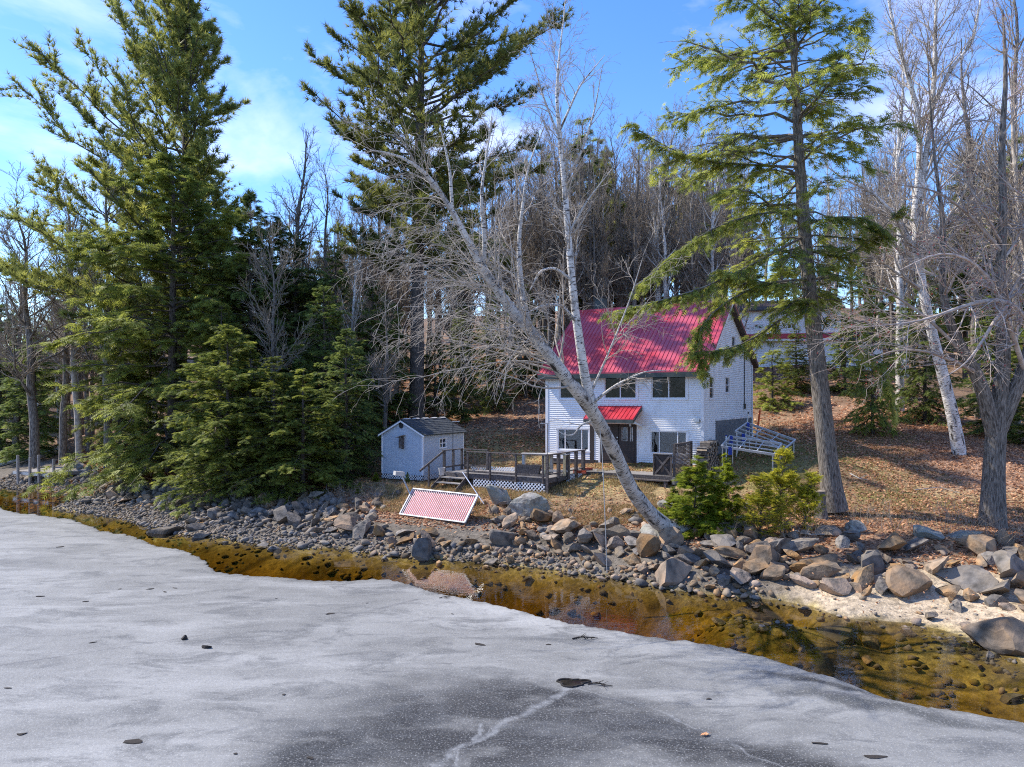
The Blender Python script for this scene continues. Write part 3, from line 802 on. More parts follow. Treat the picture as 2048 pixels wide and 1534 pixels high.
for a, b, z, z1 in courses(0, HD, roof_z, 0.02, sh + [(fy0, HD + 1, -1, fzt)], extra=(RY,)):
    X0 = HWd
    m_.add([(X0 + .034, a, z), (X0 + .034, b, z), (X0 + .004, b, z1), (X0 + .004, a, z1), (X0, a, z), (X0, b, z)], [(0, 1, 2, 3), (0, 4, 5, 1)])
m_.build('siding', M['siding'], house)
MB().box(HWd - .001, HWd + 0.015, fy0, HD, -0.4, fzt - .01).build('foundation_wall', M['concrete'], house)
MB().box(HWd, HWd + .05, fy0 - .06, HD + .02, fzt - .01, fzt + .05).build('drip_board', M['trim'], house)
m_ = MB()
m_.prism([(0, 0, -.25), (0, HD, -.25), (0, HD, roof_z(HD)), (0, RY, ZR), (0, 0, ZE)], (TH, 0, 0))
m_.box(TH, HWd - TH, HD - TH, HD, -.25, ZB)
m_.build('far_walls', M['siding'], house)
MB().box(TH, HWd - TH, TH, HD - TH, 2.25, 2.45).build('upper_floor', M['inside'], house)
MB().box(TH, HWd - TH, TH, HD - TH, -0.2, dz0).build('lower_floor', M['inside'], house)
MB().box(TH, HWd - TH, 4.2, 4.3, 0.2, ZE).build('inner_wall', M['inside'], house)
# corner boards
MB().box(HWd - .10, HWd + .050, -.050, -.0345, 0, ZE).box(HWd + .0345, HWd + .050, -.0345, .10, 0, ZE + .05).build('corner_board', M['trim'], house)
MB().box(-.05, .10, -.050, -.0345, 0, ZE).box(-.05, 0, -.0345, .10, 0, ZE).build('corner_board', M['trim'], house)
fp = lambda a, o, z: (a, -o, z)
sp = lambda a, o, z: (HWd + o, a, z)
for i, h in enumerate(Wn):
    if i < 3: window(house, fp, *h, mull=((h[0] + h[1]) / 2,))
    else: window(house, fp, *h, mull=(h[0] + (h[1] - h[0]) * 0.25, h[0] + (h[1] - h[0]) * 0.75) if i == 4 else (h[0] + (h[1] - h[0]) * 0.235, h[0] + (h[1] - h[0]) * 0.77))
for h in sh:
    window(house, sp, *h, hmull=((h[2] + h[3]) / 2,), fw=0.04, trim=0.06)
# curtains behind the lower windows
def curtain(x0, x1, z0, z1, parent):
    k = 40; xs = np.linspace(x0, x1, k); ys = 0.28 + 0.035 * np.sin(np.arange(k) * 1.7)
    V = np.concatenate([np.stack([xs, ys, np.full(k, z0)], 1), np.stack([xs, ys * 0 + 0.28 + (ys - .28) * .6, np.full(k, z1)], 1)])
    i = np.arange(k - 1)
    return link('curtain', np_mesh('curtain', V, np.stack([i, i + 1, i + 1 + k, i + k], 1), True), parent, M['curtain'])
w4, w5 = Wn[3], Wn[4]
curtain(w4[0] + .05, w4[0] + .32, w4[2], w4[3], house); curtain(w4[1] - .62, w4[1] - .05, w4[2], w4[3], house)
curtain(w5[1] - .42, w5[1] - .05, w5[2], w5[3], house)
curtain(Wn[2][0] + .05, Wn[2][0] + .45, Wn[2][2], Wn[2][3], house)
# main roof: two sheets, ribs, ridge cap, fascia, rake boards
OV, RK = 0.42, 0.32
sl = (ZR - ZE) / RY
bs = (ZR - ZB) / (HD - RY)
def rf(y): return ZE + sl * y + 0.10 if y <= RY else ZR + 0.10 - bs * (y - RY)
roof = MB().prism([(-RK, -OV, rf(-OV)), (-RK, RY, rf(RY)), (-RK, RY, rf(RY) - .07), (-RK, -OV, rf(-OV) - .07)], (HWd + 2 * RK, 0, 0)).build('roof', M['red_metal'], house)
MB().prism([(-RK, RY, rf(RY)), (-RK, HD + OV, rf(HD + OV)), (-RK, HD + OV, rf(HD + OV) - .07), (-RK, RY, rf(RY) - .07)], (HWd + 2 * RK, 0, 0)).build('back_roof_sheet', M['red_metal'], roof)
rib = MB().prism([(-.016, -OV - .01, rf(-OV) + .001), (.016, -OV - .01, rf(-OV) + .001), (.008, -OV - .01, rf(-OV) + .028), (-.008, -OV - .01, rf(-OV) + .028)], (0, RY + OV, sl * (RY + OV))).mesh('rib')
nr = 40
for i in range(nr + 1):
    o = link('rib', rib, roof, M['red_metal']); o.location.x = -RK + .02 + (HWd + 2 * RK - .04) * i / nr
MB().prism([(-RK - .02, RY - .14, rf(RY - .14) + .03), (-RK - .02, RY, rf(RY) + .045), (-RK - .02, RY + .14, rf(RY + .14) + .03), (-RK - .02, RY + .14, rf(RY + .14) + .015), (-RK - .02, RY - .14, rf(RY - .14) + .015)], (HWd + 2 * RK + .04, 0, 0)).build('ridge_cap', M['red_metal'], roof)
ze = rf(-OV)
MB().box(-RK, HWd + RK, -OV + .0, -OV + .03, ze - .30, ze - .072).build('fascia', M['fascia'], house)
MB().box(-RK, HWd + RK, -OV + .03, -.03, ze - .24, ze - .21).build('soffit', M['soffit'], house)
for X in (HWd + RK - .03, -RK):
    MB().prism([(X, -OV, ze - .072), (X, RY, rf(RY) - .072), (X, RY, rf(RY) - .26), (X, -OV, ze - .28)], (.03, 0, 0)).build('rake_board', M['trim'], house)
    MB().prism([(X, HD + OV, rf(HD + OV) - .072), (X, RY, rf(RY) - .072), (X, RY, rf(RY) - .26), (X, HD + OV, rf(HD + OV) - .26)], (.03, 0, 0)).build('rake_board', M['soffit'], house)
MB().prism([(HWd + .03, RY, rf(RY) - .25), (HWd + .03, HD + OV, rf(HD + OV) - .25), (HWd + .03, HD + OV, rf(HD + OV) - .22), (HWd + .03, RY, rf(RY) - .22)], (RK - .06, 0, 0)).build('rake_soffit', M['soffit'], house)
cx = 0.55
ch = MB().box(cx, cx + .55, RY + .5, RY + 1.05, ZR - .8, ZR + .85).build('chimney', M['fascia'], roof)
MB().box(cx - .06, cx + .61, RY + .44, RY + 1.11, ZR + .86, ZR + .92).build('chimney_cap', M['dark_metal'], roof)
# porch roof over the door
pa = HF.front(1186, 812); pb = HF.front(1284.5, 811)
px0, px1, pz = pa[0], pb[0], (pa[1] + pb[1]) / 2
pd, pdz = 1.15, 0.62
porch = MB().prism([(px0, -.03, pz), (px0, -pd, pz - pdz), (px0, -pd, pz - pdz - .05), (px0, -.03, pz - .05)], (px1 - px0, 0, 0)).build('porch_roof', M['red_metal'], house)
rib2 = MB().prism([(-.014, -.03, pz + .001), (.014, -.03, pz + .001), (.007, -.03, pz + .026), (-.007, -.03, pz + .026)], (0, -pd + .03, -pdz)).mesh('rib')
for i in range(13):
    o = link('rib', rib2, porch, M['red_metal']); o.location.x = px0 + .02 + (px1 - px0 - .04) * i / 12
MB().box(px0, px1, -pd - .0, -pd + .03, pz - pdz - .20, pz - pdz - .052).build('porch_fascia', M['fascia'], house)
for X in (px0, px1 - .03):
    MB().prism([(X, -.03, pz - .052), (X, -pd, pz - pdz - .052), (X, -pd, pz - pdz - .2), (X, -.03, pz - .2)], (.03, 0, 0)).build('porch_rake_board', M['fascia'], house)
    MB().bar((X + .015, -.05, pz - 1.0), (X + .015, -pd + .1, pz - pdz - .19), .08, .08).build('porch_brace', M['trim'], house)
lamp_x = HF.front(1258, 860)[0]
MB().box(lamp_x - .06, lamp_x + .06, -.18, -.03, dzt + .02, dzt + .12).box(lamp_x + .10, lamp_x + .17, -.2, -.06, dzt - .1, dzt + .1).build('porch_light', M['metal'], house)
# double door
dm = (dx0 + dx1) / 2
t = MB().box(dx0 - .10, dx0, -.04, .08, dz0, dzt).box(dx1, dx1 + .10, -.04, .08, dz0, dzt).box(dx0 - .10, dx1 + .10, -.042, .08, dzt, dzt + .09).build('door_frame', M['trim'], house)
for k, (a, b) in enumerate(((dx0 + .005, dm - .01), (dm + .01, dx1 - .005))):
    dw = b - a
    la = [(a + dw * .30, a + dw * .52)] if k == 0 else [(a + dw * .20, a + dw * .46)]
    la += [(a + dw * .10, a + dw * .19)] if k == 0 else [(a + dw * .66, a + dw * .76)]
    hs = [(q0, q1, dz0 + .62 * (dzt - dz0) * .92, dz0 + (dzt - dz0) * .92) for q0, q1 in la]
    mm = MB()
    for p, q_, z, t0, t1 in slabs(a, b, lambda x: dzt - .01, dz0 + .01, hs):
        mm.prism([(p, .0, z), (q_, .0, z), (q_, .0, t1), (p, .0, t0)], (0, .05, 0))
    for zc in (dz0 + .15, dz0 + .62):
        mm.box(a + .12, b - .12, -.012, .0, zc, zc + .36)
    dd = mm.build('door', M['door'], house)
    for h in hs:
        MB().box(h[0], h[1], .02, .026, h[2], h[3]).build('pane', M['glass'], dd)
        MB().box(h[0] - .02, h[0], -.01, .0, h[2], h[3]).box(h[1], h[1] + .02, -.01, 0, h[2], h[3]).build('pane_bead', M['trim'], dd)
    if k == 0:
        MB().tube([(b - .05, -.05, dz0 + .85), (b - .05, -.07, dz0 + 1.0), (b - .05, -.05, dz0 + 1.12)], .014).box(b - .075, b - .025, -.03, 0, dz0 + .82, dz0 + 1.16).build('door_handle', M['metal'], dd)
        MB().box(b - .08, b - .02, -.03, 0, dz0 + 1.28, dz0 + 1.34).build('door_lock', M['metal'], dd)
px_ = HF.front(1185, 900)[0]
MB().box(px_ - .13, px_ + .1, -.05, -.024, dz0 - .05, dzt - .02).build('shutter_board', M['door'], house)
# fittings on the walls
def small(name, mb, mat): return mb.build(name, mat, house)
hx, hz = HF.front(1396, 841)
hr = MB().box(hx - .13, hx + .1, -.16, -.024, hz - .06, hz + .10).build('hose_reel_bracket', M['metal'], house)
an = np.linspace(0, 2 * math.pi, 21)
MB().tube([(hx - .02 + .26 * math.cos(a), -.13, hz - .14 + .26 * math.sin(a)) for a in an], .014, 6, False).build('hose_loop', M['trim'], hr)
cy0, cz0 = HF.side(1487, 720, HWd); cz1 = HF.side(1490, 800, HWd)[1]
MB().tube([(HWd + .05, cy0, roof_z(cy0) - .2), (HWd + .05, cy0, cz1 - .2)], .025, 6).build('conduit', M['dark_metal'], house)
MB().box(HWd + .02, HWd + .12, cy0 - .1, cy0 + .12, cz1 - .5, cz1 - .2).build('meter_box', M['fascia'], house)
MB().tube([(HWd + .06, HD - .1, ZB - .2), (HWd + .06, HD - .1, .9), (HWd + .5, HD + .0, .75)], .045, 8).build('downpipe', M['trim'], house)

# --- second house up the slope
H2 = at(1478, 735, 62.0); F2 = Frame(H2, rad(-14))
h2 = thing('house', H2, rad(-14), label='white clapboard house with red pent roof half hidden up the slope', cat='house')
w2, d2, z2 = 8.2, 7.0, 5.0
w_h = []
for (u0, v0, u1, v1) in ((1509, 649, 1526, 658), (1575, 648, 1592, 657)):
    a = F2.front(u0, v0); b = F2.front(u1, v1); w_h.append((a[0], b[0], b[1], a[1]))
m_ = MB()
for a, b, z, t0, t1 in slabs(0, w2, lambda x: z2, -1.5, w_h):
    m_.prism([(a, 0, z), (b, 0, z), (b, 0, t1), (a, 0, t0)], (0, TH, 0))
m_.box(0, TH, TH, d2, -1.5, z2).box(w2 - TH, w2, TH, d2, -1.5, z2).box(TH, w2 - TH, d2 - TH, d2, -1.5, z2)
m_.build('wall', M['trim'], h2)
m_ = MB()
for a, b, z, z1 in courses(0, w2, lambda x: z2, -1.5, w_h, 0.15):
    m_.add([(a, -.03, z), (b, -.03, z), (b, -.005, z1), (a, -.005, z1), (a, 0, z), (b, 0, z)], [(0, 1, 2, 3), (0, 4, 5, 1)])
m_.build('siding', M['siding'], h2)
for h in w_h: window(h2, fp, *h, mull=((h[0] + h[1]) / 2,), fw=.05, trim=.08)
zp = F2.front(1520, 668)[1]
MB().prism([(-.2, -.03, zp), (-.2, -.6, zp - .4), (-.2, -.6, zp - .5), (-.2, -.03, zp - .1)], (w2 + .4, 0, 0)).build('pent_roof', M['red_metal'], h2)
MB().box(-.2, w2 + .2, -.58, -.55, zp - .68, zp - .502).build('fascia', M['trim'], h2)
MB().prism([(-.3, -.4, z2 - .05), (-.3, d2 / 2, z2 + 1.2), (-.3, d2 + .4, z2 - .05), (-.3, d2 + .4, z2 - .17), (-.3, d2 / 2, z2 + 1.08), (-.3, -.4, z2 - .17)], (w2 + .6, 0, 0)).build('roof', M['soffit'], h2)
wg = MB().box(w2 + .003, w2 + 3.4, .6, 5.0, -2.0, 2.2).build('wing', M['siding'], h2)
MB().prism([(w2 + .003, .2, 2.2), (w2 + .003, 2.8, 3.2), (w2 + .003, 5.4, 2.2)], (3.6, 0, 0)).build('wing_roof', M['soffit'], h2)
a = F2.front(1676, 700, .6)[0]
MB().box(a - .5, a + .5, .52, .6, -1.2, 1.3).build('wing_door', M['door'], h2)

# --- shed
SA = -rad(26.7); So = at(764, 948, 35.8); So[2] = H - 3.69; SF = Frame(So, SA)
shed = thing('shed', So, SA, label='pale blue garden shed with grey shingle roof on lattice skirting', cat='shed')
sw, sd, sh_, sr = 2.46, 3.9, 2.02, 2.68
grv = MB()
grv.prism([(0, 0, 0), (sw, 0, 0), (sw, 0, sh_), (sw / 2, 0, sr), (0, 0, sh_)], (0, .05, 0))
front = grv.build('front_wall', M['shed_wall'], shed)
bat = MB().box(0, .02, -.006, 0, 0.03, sh_ - .02).mesh('batten')
for i in range(1, 12):
    o = link('batten', bat, front, M['shed_wall']); o.location.x = sw * i / 12 - .01
wy0, wz0 = SF.side(878, 896.5, sw); wy1, wz1 = SF.side(892, 876, sw)
m_ = MB()
for a, b, z, t0, t1 in slabs(.05, sd, lambda y: sh_, 0, [(wy0, wy1, wz0, wz1)]):
    m_.prism([(sw, a, z), (sw, b, z), (sw, b, t1), (sw, a, t0)], (-.05, 0, 0))
m_.build('side_wall', M['shed_wall'], shed)
window(shed, lambda a, o, z: (sw + o, a, z), wy0, wy1, wz0, wz1, mull=((wy0 + wy1) / 2,), hmull=((wz0 + wz1) / 2,), fw=.035, trim=.03)
MB().box(0, .05, .05, sd, 0, sh_).prism([(.05, sd - .05, 0), (sw - .05, sd - .05, 0), (sw - .05, sd - .05, sh_), (sw / 2, sd - .05, sr), (.05, sd - .05, sh_)], (0, .05, 0)).build('far_wall', M['shed_wall'], shed)
MB().box(.05, sw - .05, .05, sd - .05, 0, .05).build('floor', M['rail'], shed)
MB().box(-.02, .06, -.02, -.006, 0, sh_).box(sw - .06, sw + .02, -.02, -.006, 0, sh_).box(sw, sw + .02, -.006, .07, 0, sh_).box(sw, sw + .02, sd - .07, sd, 0, sh_).build('corner_trim', M['trim'], shed)
ss = (sr - sh_) / (sw / 2)
for k, sg in (('near', 1), ('far', -1)):
    e = sw / 2 + .16
    rr = MB().prism([(sw / 2, -.12, sr + .05), (sw / 2 + sg * e, -.12, sr + .05 - ss * e), (sw / 2 + sg * e, -.12, sr + .0 - ss * e), (sw / 2, -.12, sr)], (0, sd + .24, 0)).build('roof', M['fascia'], shed)
    g = np.random.default_rng(3); m_ = MB(); rowsn = 9; L_ = math.hypot(e, ss * e)
    for r in range(rowsn):
        y = -.13 - g.uniform(0, .25)
        while y < sd + .11:
            y2 = min(y + .30, sd + .13); a0, a1 = r / rowsn, (r + 1.12) / rowsn
            if y2 - max(y, -.13) > .03:
                q = lambda f, dz: (sw / 2 + sg * e * f, sr + .05 - ss * e * f + dz)
                ya = max(y, -.13) + .006
                (xa, za), (xb, zb) = q(a0, .006), q(min(a1, 1.02), .022 + .004 * g.random())
                m_.add([(xa, ya, za), (xb, ya, zb), (xb, y2, zb), (xa, y2, za), (xb, ya, zb - .015), (xb, y2, zb - .015)], [(0, 1, 2, 3), (1, 4, 5, 2)])
            y += .305
    m_.build('shingles', M['shingle'], rr)
for i in range(5):
    MB().prism([(sw / 2 - .11, .15 + i * .82, sr + .05), (sw / 2, .15 + i * .82, sr + .10), (sw / 2 + .11, .15 + i * .82, sr + .05)], (0, .5, 0)).build('ridge_vent', M['pale_wood'], shed)
for sg in (1, -1):
    MB().prism([(sw / 2, -.14, sr + .0), (sw / 2 + sg * (sw / 2 + .16), -.14, sr - ss * (sw / 2 + .16)), (sw / 2 + sg * (sw / 2 + .16), -.14, sr - .08 - ss * (sw / 2 + .16)), (sw / 2, -.14, sr - .08)], (0, .02, 0)).build('rake_trim', M['trim'], shed)
vx, vz = SF.front(802.5, 850)
MB().prism([(vx + .13 * math.cos(a), -.03, vz + .17 * math.sin(a)) for a in np.linspace(0, 2 * math.pi, 17)[:-1]], (0, .028, 0)).build('gable_vent', M['dark_metal'], shed)
m_ = MB(); lattice(m_, (0, -.02, -.24), (1, 0, 0), (0, 0, 1), sw, .23, .14, .03); m_.build('lattice_skirt', M['lattice'], shed)
m_ = MB(); lattice(m_, (sw + .02, 0, -.24), (0, 1, 0), (0, 0, 1), sd, .23, .14, .03); m_.build('lattice_skirt', M['lattice'], shed)
MB().box(.1, sw - .1, .1, sd - .1, -.6, 0).build('skid', M['soffit'], shed)
bx_, bz_ = SF.front(806, 895.5)
bw = SF.o + SF.x * bx_ - SF.y * .16 + np.array((0, 0, bz_))
bh = thing('birdhouse', bw, SA, label='tall weathered wooden birdhouse with slanted roof on the shed front', cat='birdhouse')
MB().box(-.09, .09, -.08, .08, 0, .50).build('box', M['rail'], bh)
MB().prism([(-.22, -.16, .50), (.16, -.16, .62), (.16, -.16, .65), (-.22, -.16, .53)], (0, .3, 0)).build('lid', M['deck'], bh)
MB().box(-.05, .05, .081, .155, -.05, .58).build('mounting_board', M['rail'], bh)
MB().prism([(.035 * math.cos(a), -.083, .36 + .035 * math.sin(a)) for a in np.linspace(0, 2 * math.pi, 13)[:-1]], (0, .002, 0)).build('entrance_hole', M['rubber'], bh)
# ------------------------------------------------------------------ deck in front of the house
ZD = H - 3.36
Dc = np.array((1.50, 30.45, 0.0)); DF = Frame(Dc, HA)
deck = thing('deck', (Dc[0], Dc[1], 0), HA, label='weathered wooden deck with dark railing and white lattice skirting', cat='deck')
def dgz(x, y):
    p = DF.o + DF.x * x + DF.y * y; return gz(p[0], p[1])
AX0, AY1 = -4.15, 3.55
bd = MB().box(0, 1, 0, .135, -.04, 0).mesh('board')
def boards(x0, x1, y0, y1, z):
    y = y0
    while y < y1 - .05:
        o = link('board', bd, deck, M['deck']); o.location = (x0, y, z + random.uniform(-.004, .004)); o.scale = (x1 - x0, min(.135, y1 - y) / .135, 1); y += .143
random.seed(4)
boards(AX0, 0, 0, AY1, ZD)
BX1 = 4.35; BY0 = DF.loc((5.68, 32.1, 0))[1]; HY = DF.loc(Lb)[1]      # walk to the door, house wall line
boards(-1.2, BX1, max(AY1 + .02, BY0), HY - .05, ZD)
boards(0.02, BX1, BY0, AY1, ZD)
rim = lambda a, b, z0, z1, w=.04: MB().bar((a[0], a[1], (z0 + z1) / 2), (b[0], b[1], (z0 + z1) / 2), w, z1 - z0).build('rim_board', M['rail'], deck)
rim((AX0, -.02), (0, -.02), ZD - .24, ZD - .005); rim((.022, -.04), (.022, BY0 - .02), ZD - .22, ZD - .005)
rim((AX0 - .02, 0), (AX0 - .02, AY1), ZD - .22, ZD - .005)
rim((.05, BY0 - .022), (BX1, BY0 - .022), ZD - .2, ZD - .005)
MB().box(AX0 + .1, -.1, .15, AY1 - .1, ZD - .55, ZD - .06).build('underframe_shade', M['soffit'], deck)  # solid dark block in place of joists, for the shade behind the lattice
st = MB().box(.15, BX1 - .1, BY0 - .36, BY0 - .05, ZD - .22, ZD - .17).box(.2, .26, BY0 - .34, BY0 - .05, ZD - .5, ZD - .22).box(BX1 - .3, BX1 - .2, BY0 - .34, BY0 - .05, ZD - .5, ZD - .22).build('door_step', M['rail'], deck)
RT = 1.0
def post(x, y, z0, z1, w=.09, wy=None):
    wy = wy or w
    return MB().box(x - w / 2, x + w / 2, y - wy / 2, y + wy / 2, z0, z1).build('post', M['rail'], deck)
for f in (0, .30, .635, .97): post(AX0 + (-.1 - AX0) * f + .06, -.06, ZD - .24, ZD + RT - .02, .075)
post(.055, -.075, dgz(0, 0) - .3, ZD + RT, .10)
for f in (.27, .53, .77): post(.07, AY1 * f * .98, ZD - .22, ZD + RT - .02, .10, .19)
post(.07, AY1 * .97, dgz(0, AY1) - .3, ZD + RT - .02, .12, .2)
def rail(a, b, w, h): return MB().bar(a, b, w, h).build('rail', M['rail'], deck)
rail((AX0, -.06, ZD + RT), (.06, -.06, ZD + RT), .13, .045); rail((AX0, -.06, ZD + .10), (0, -.06, ZD + .10), .05, .09)
rail((.06, -.03, ZD + RT + .004), (.06, AY1 + .1, ZD + RT + .004), .15, .05); rail((.06, 0, ZD + .16), (.06, AY1, ZD + .16), .06, .05)
m_ = MB(); lattice(m_, (AX0 + .35, -.03, ZD - .62), (1, 0, 0), (0, 0, 1), 2.1, .38, .17, .042); m_.build('lattice_skirt', M['lattice'], deck)
m_ = MB(); lattice(m_, (AX0 + 2.47, -.03, ZD - .70), (1, 0, 0), (0, 0, 1), 1.60, .46, .17, .042); m_.build('lattice_skirt', M['lattice'], deck)
m_ = MB(); lattice(m_, (.05, 1.75, ZD - .38), (0, 1, 0), (0, 0, 1), 1.75, .34, .14, .03); m_.build('lattice_skirt', M['lattice'], deck)
# landing and steps at the left end
LX0, LX1, LY0, LY1 = AX0 - 1.55, AX0 - .05, .25, 1.75
boards(LX0, LX1, LY0, LY1, ZD - .03)
rim((LX0, LY0 - .02), (LX1, LY0 - .02), ZD - .25, ZD - .04); rim((LX0 - .02, LY0), (LX0 - .02, LY1), ZD - .25, ZD - .04)
zl = ZD - .03
post(LX0, LY0 + .05, zl - .5, zl + .98, .11); post(LX0 + .02, LY0 + .75, zl - .5, zl + .98, .10); post(LX0, LY1, zl - .5, zl + .98, .10); post(LX1, LY1, zl - .4, zl + .95, .10)
rail((LX0, LY0 - .05, zl + 1.0), (LX0, LY1, zl + 1.0), .13, .045); rail((LX0, LY1, zl + .985), (LX1, LY1, zl + .985), .11, .045); rail((LX0, LY1, zl + .2), (LX1, LY1, zl + .2), .05, .08)
rail((LX0, LY0, zl + .2), (LX0, LY1, zl + .2), .05, .08)
sx0, sx1 = LX0 + .1, LX1 - .1
for k in (1, 2):
    MB().box(sx0 - .04, sx1 + .04, LY0 - .34 * k, LY0 - .34 * k + .30, zl - .21 * k - .04, zl - .21 * k).build('tread', M['deck'], deck)
for X in (sx0 - .08, sx1 + .04):
    MB().prism([(X, LY0 - .03, zl - .02), (X, LY0 - .03, zl - .32), (X, LY0 - 1.02, zl - .80), (X, LY0 - 1.02, zl - .60)], (.04, 0, 0)).build('stringer', M['rail'], deck)
MB().bar((sx0 - .1, LY0 + .0, zl + .96), (sx0 - .45, LY0 - 1.35, zl + .12), .05, .09).build('stair_rail', M['rail'], deck)
MB().bar((sx0 - .32, LY0 - .85, zl - .75), (sx0 - .32, LY0 - .85, zl + .42), .07, .07).build('stair_post', M['rail'], deck)
m_ = MB(); lattice(m_, (LX0 + .5, LY1 + .05, zl), (1, 0, 0), (0, 0, 1), 2.6, .2, .14, .03); m_.build('lattice_skirt', M['lattice'], deck)
# gate and lattice screen beside the door
g0 = DF.loc((5.68, 32.1, 0)); scx = BX1 + .03
scr = thing('lattice_screen', DF.o + DF.x * scx + DF.y * (BY0 + .05) + np.array((0, 0, ZD)), HA, label='dark wooden lattice screen beside the door against the white wall', cat='screen')
sl_ = HY - BY0 - .35
fr = MB().box(-.05, .05, 0, .09, -.35, 1.42).box(-.05, .05, sl_ - .09, sl_, -.1, 1.44).box(-.045, .045, .09, sl_ - .09, 1.34, 1.42).box(-.045, .045, .09, sl_ - .09, -.02, .07).build('frame', M['rail'], scr)
m_ = MB(); lattice(m_, (0, .09, .07), (0, 1, 0), (0, 0, 1), sl_ - .18, 1.27, .125, .036, .01); m_.build('lattice_panel', M['rail'], scr)
MB().box(-.06, .06, -.1, sl_, -.36, -.05).build('base_board', M['deck'], scr)
gt = thing('gate', DF.o + DF.x * (scx - .95) + DF.y * (BY0 + .05) + np.array((0, 0, ZD)), HA, label='dark wooden half gate with crossed braces at the edge of the walk', cat='gate')
MB().box(0, .06, -.03, .03, 0, .95).build('post', M['rail'], gt)
MB().box(0, .88, -.05, .05, .952, .99).build('top_rail', M['deck'], gt)
MB().box(.8, .88, -.03, .03, 0, .95).build('post', M['rail'], gt)
MB().bar((.08, -.012, .05), (.8, -.012, .93), .025, .09, (1, 0, -1)).build('brace', M['rail'], gt)
MB().bar((.08, .016, .93), (.8, .016, .05), .025, .09, (1, 0, 1)).build('brace', M['rail'], gt)
MB().box(.06, .8, .034, .044, .02, .94).build('panel', M['door'], gt)

# --- things on and round the deck
def on_deck(u, v, z=None):
    z = ZD if z is None else z; return on(u, v, z)
def bench(name, p, rz, w, d, h, leg_m, top_m, **k):
    t = thing(name, p, rz, **k)
    for i in range(4):
        MB().box(0, w, d * i / 4 + .01, d * (i + 1) / 4 - .01, h - .04, h).build('board', top_m, t)
    for X in (.05, w - .15):
        for Yy in (.03, d - .12):
            MB().bar((X + .05, Yy + .04, 0), (X + .05, Yy + .04, h - .042), .10, .09).build('leg', leg_m, t)
    MB().box(.06, w - .06, d / 2 - .04, d / 2 + .04, .12, .2).build('stretcher', top_m, t)
    return t
tb = on_deck(1080, 952)
bench('table', tb + np.array((0.1, .5, 0)), HA + rad(8), 1.15, .75, .95, M['new_wood'], M['pale_wood'], label='raw lumber work table with pale top on the deck by the corner post', cat='table')
tb = on_deck(1042, 951)
bench('bench', tb + np.array((0, .9, 0)), HA + rad(20), 1.5, .42, .92, M['pale_wood'], M['pale_wood'], label='grey weathered wooden bench behind the front deck railing', cat='bench')
cb = on_deck(1035, 951) + np.array((0, .45, 0))
cr_ = thing('planter', cb, HA + .3, label='dark wooden planter box on the deck behind the railing', cat='planter')
MB().prism([(0, 0, 0), (.95, 0, 0), (1.05, 0, .42), (-.1, 0, .42)], (0, .04, 0)).build('side', M['rail'], cr_)
MB().prism([(0, .4, 0), (.95, .4, 0), (1.05, .4, .42), (-.1, .4, .42)], (0, .04, 0)).build('side', M['rail'], cr_)
MB().box(0, .95, .04, .4, 0, .3).build('soil', M['soffit'], cr_)
MB().prism([(-.1, .045, .42), (-.06, .045, .42), (.04, .045, 0), (0, .045, 0)], (0, .35, 0)).prism([(1.01, .045, .42), (1.05, .045, .42), (.95, .045, 0), (.91, .045, 0)], (0, .35, 0)).build('end', M['rail'], cr_)
for q, (u, v, s) in enumerate(((1148, 948, .5), (1165, 944, .4))):
    b = on_deck(u, v) + np.array((0, .5, 0))
    t = thing('brick_stack', b, HA + q, label=('low pile of red bricks on the deck nearer the corner post' if q == 0 else 'low pile of red bricks on the deck nearer the house'), cat='bricks', group='red bricks on the deck')
    for r in range(2):
        for c in range(3):
            MB().box(c * .215, c * .215 + .2, 0, .1, r * .068, r * .068 + .062).build('brick', M.setdefault('brick', pmat('red_brick', (.30, .06, .04), (.42, .12, .08), 12, .9, .2, rnd=.2)), t)
pot = on_deck(882, 952, ZD - .03) + np.array((0, .35, 0))
t = thing('flower_pot', pot, 0, label='pale clay flower pot on the stair landing', cat='flower pot')
V, F, _ = tubes(np.array([[(0, 0, 0), (0, 0, .02), (0, 0, .3), (0, 0, .34)]]), np.array([[.10, .11, .15, .16]]), 14)
link('pot', np_mesh('pot', V, F, True), t, M['pale_wood'])
MB().prism([(.14 * math.cos(a), .14 * math.sin(a), .27) for a in np.linspace(0, 6.28, 13)[:-1]], (0, 0, .02)).build('soil', M['soffit'], t)

def hook_pole(p0, top, arm, brace, **k):
    t = thing('hook_pole', p0, 0, **k)
    MB().tube([(0, 0, 0), (0, 0, top)], .018, 6).build('pole', M['dark_metal'], t)
    MB().bar((-.03 if arm > 0 else .03, 0, top), (arm, 0, top), .05, .04).build('arm', M['pale_wood'], t)
    if brace: MB().tube([(0, 0, top - .25), (arm * .85, 0, top - .03)], .01, 5).build('brace', M['dark_metal'], t)
    return t
pL = DF.o + DF.x * (LX0) + DF.y * (LY0 + .75) + np.array((0, 0, zl + 1.0))
hook_pole(pL, 1.35, .32, True, label='black bracket pole on the landing railing in front of the shed', cat='pole')
pR = DF.o + DF.x * .055 + DF.y * -.075 + np.array((0, 0, ZD + RT + .03))
hook_pole(pR, 1.33, -.30, False, label='black hook pole rising from the front corner post of the deck', cat='pole')
gp = at(954, 942, 38.0); gp[2] = gz(gp[0], gp[1])
t = thing('garden_pole', gp, 0, label='thin dark metal pole standing on the lawn behind the deck', cat='pole')
MB().tube([(0, 0, -.2), (0, 0, 2.35)], .017, 6).build('pole', M['dark_metal'], t)
MB().bar((-.02, 0, 2.35), (.3, 0, 2.37), .03, .03).build('arm', M['dark_metal'], t)

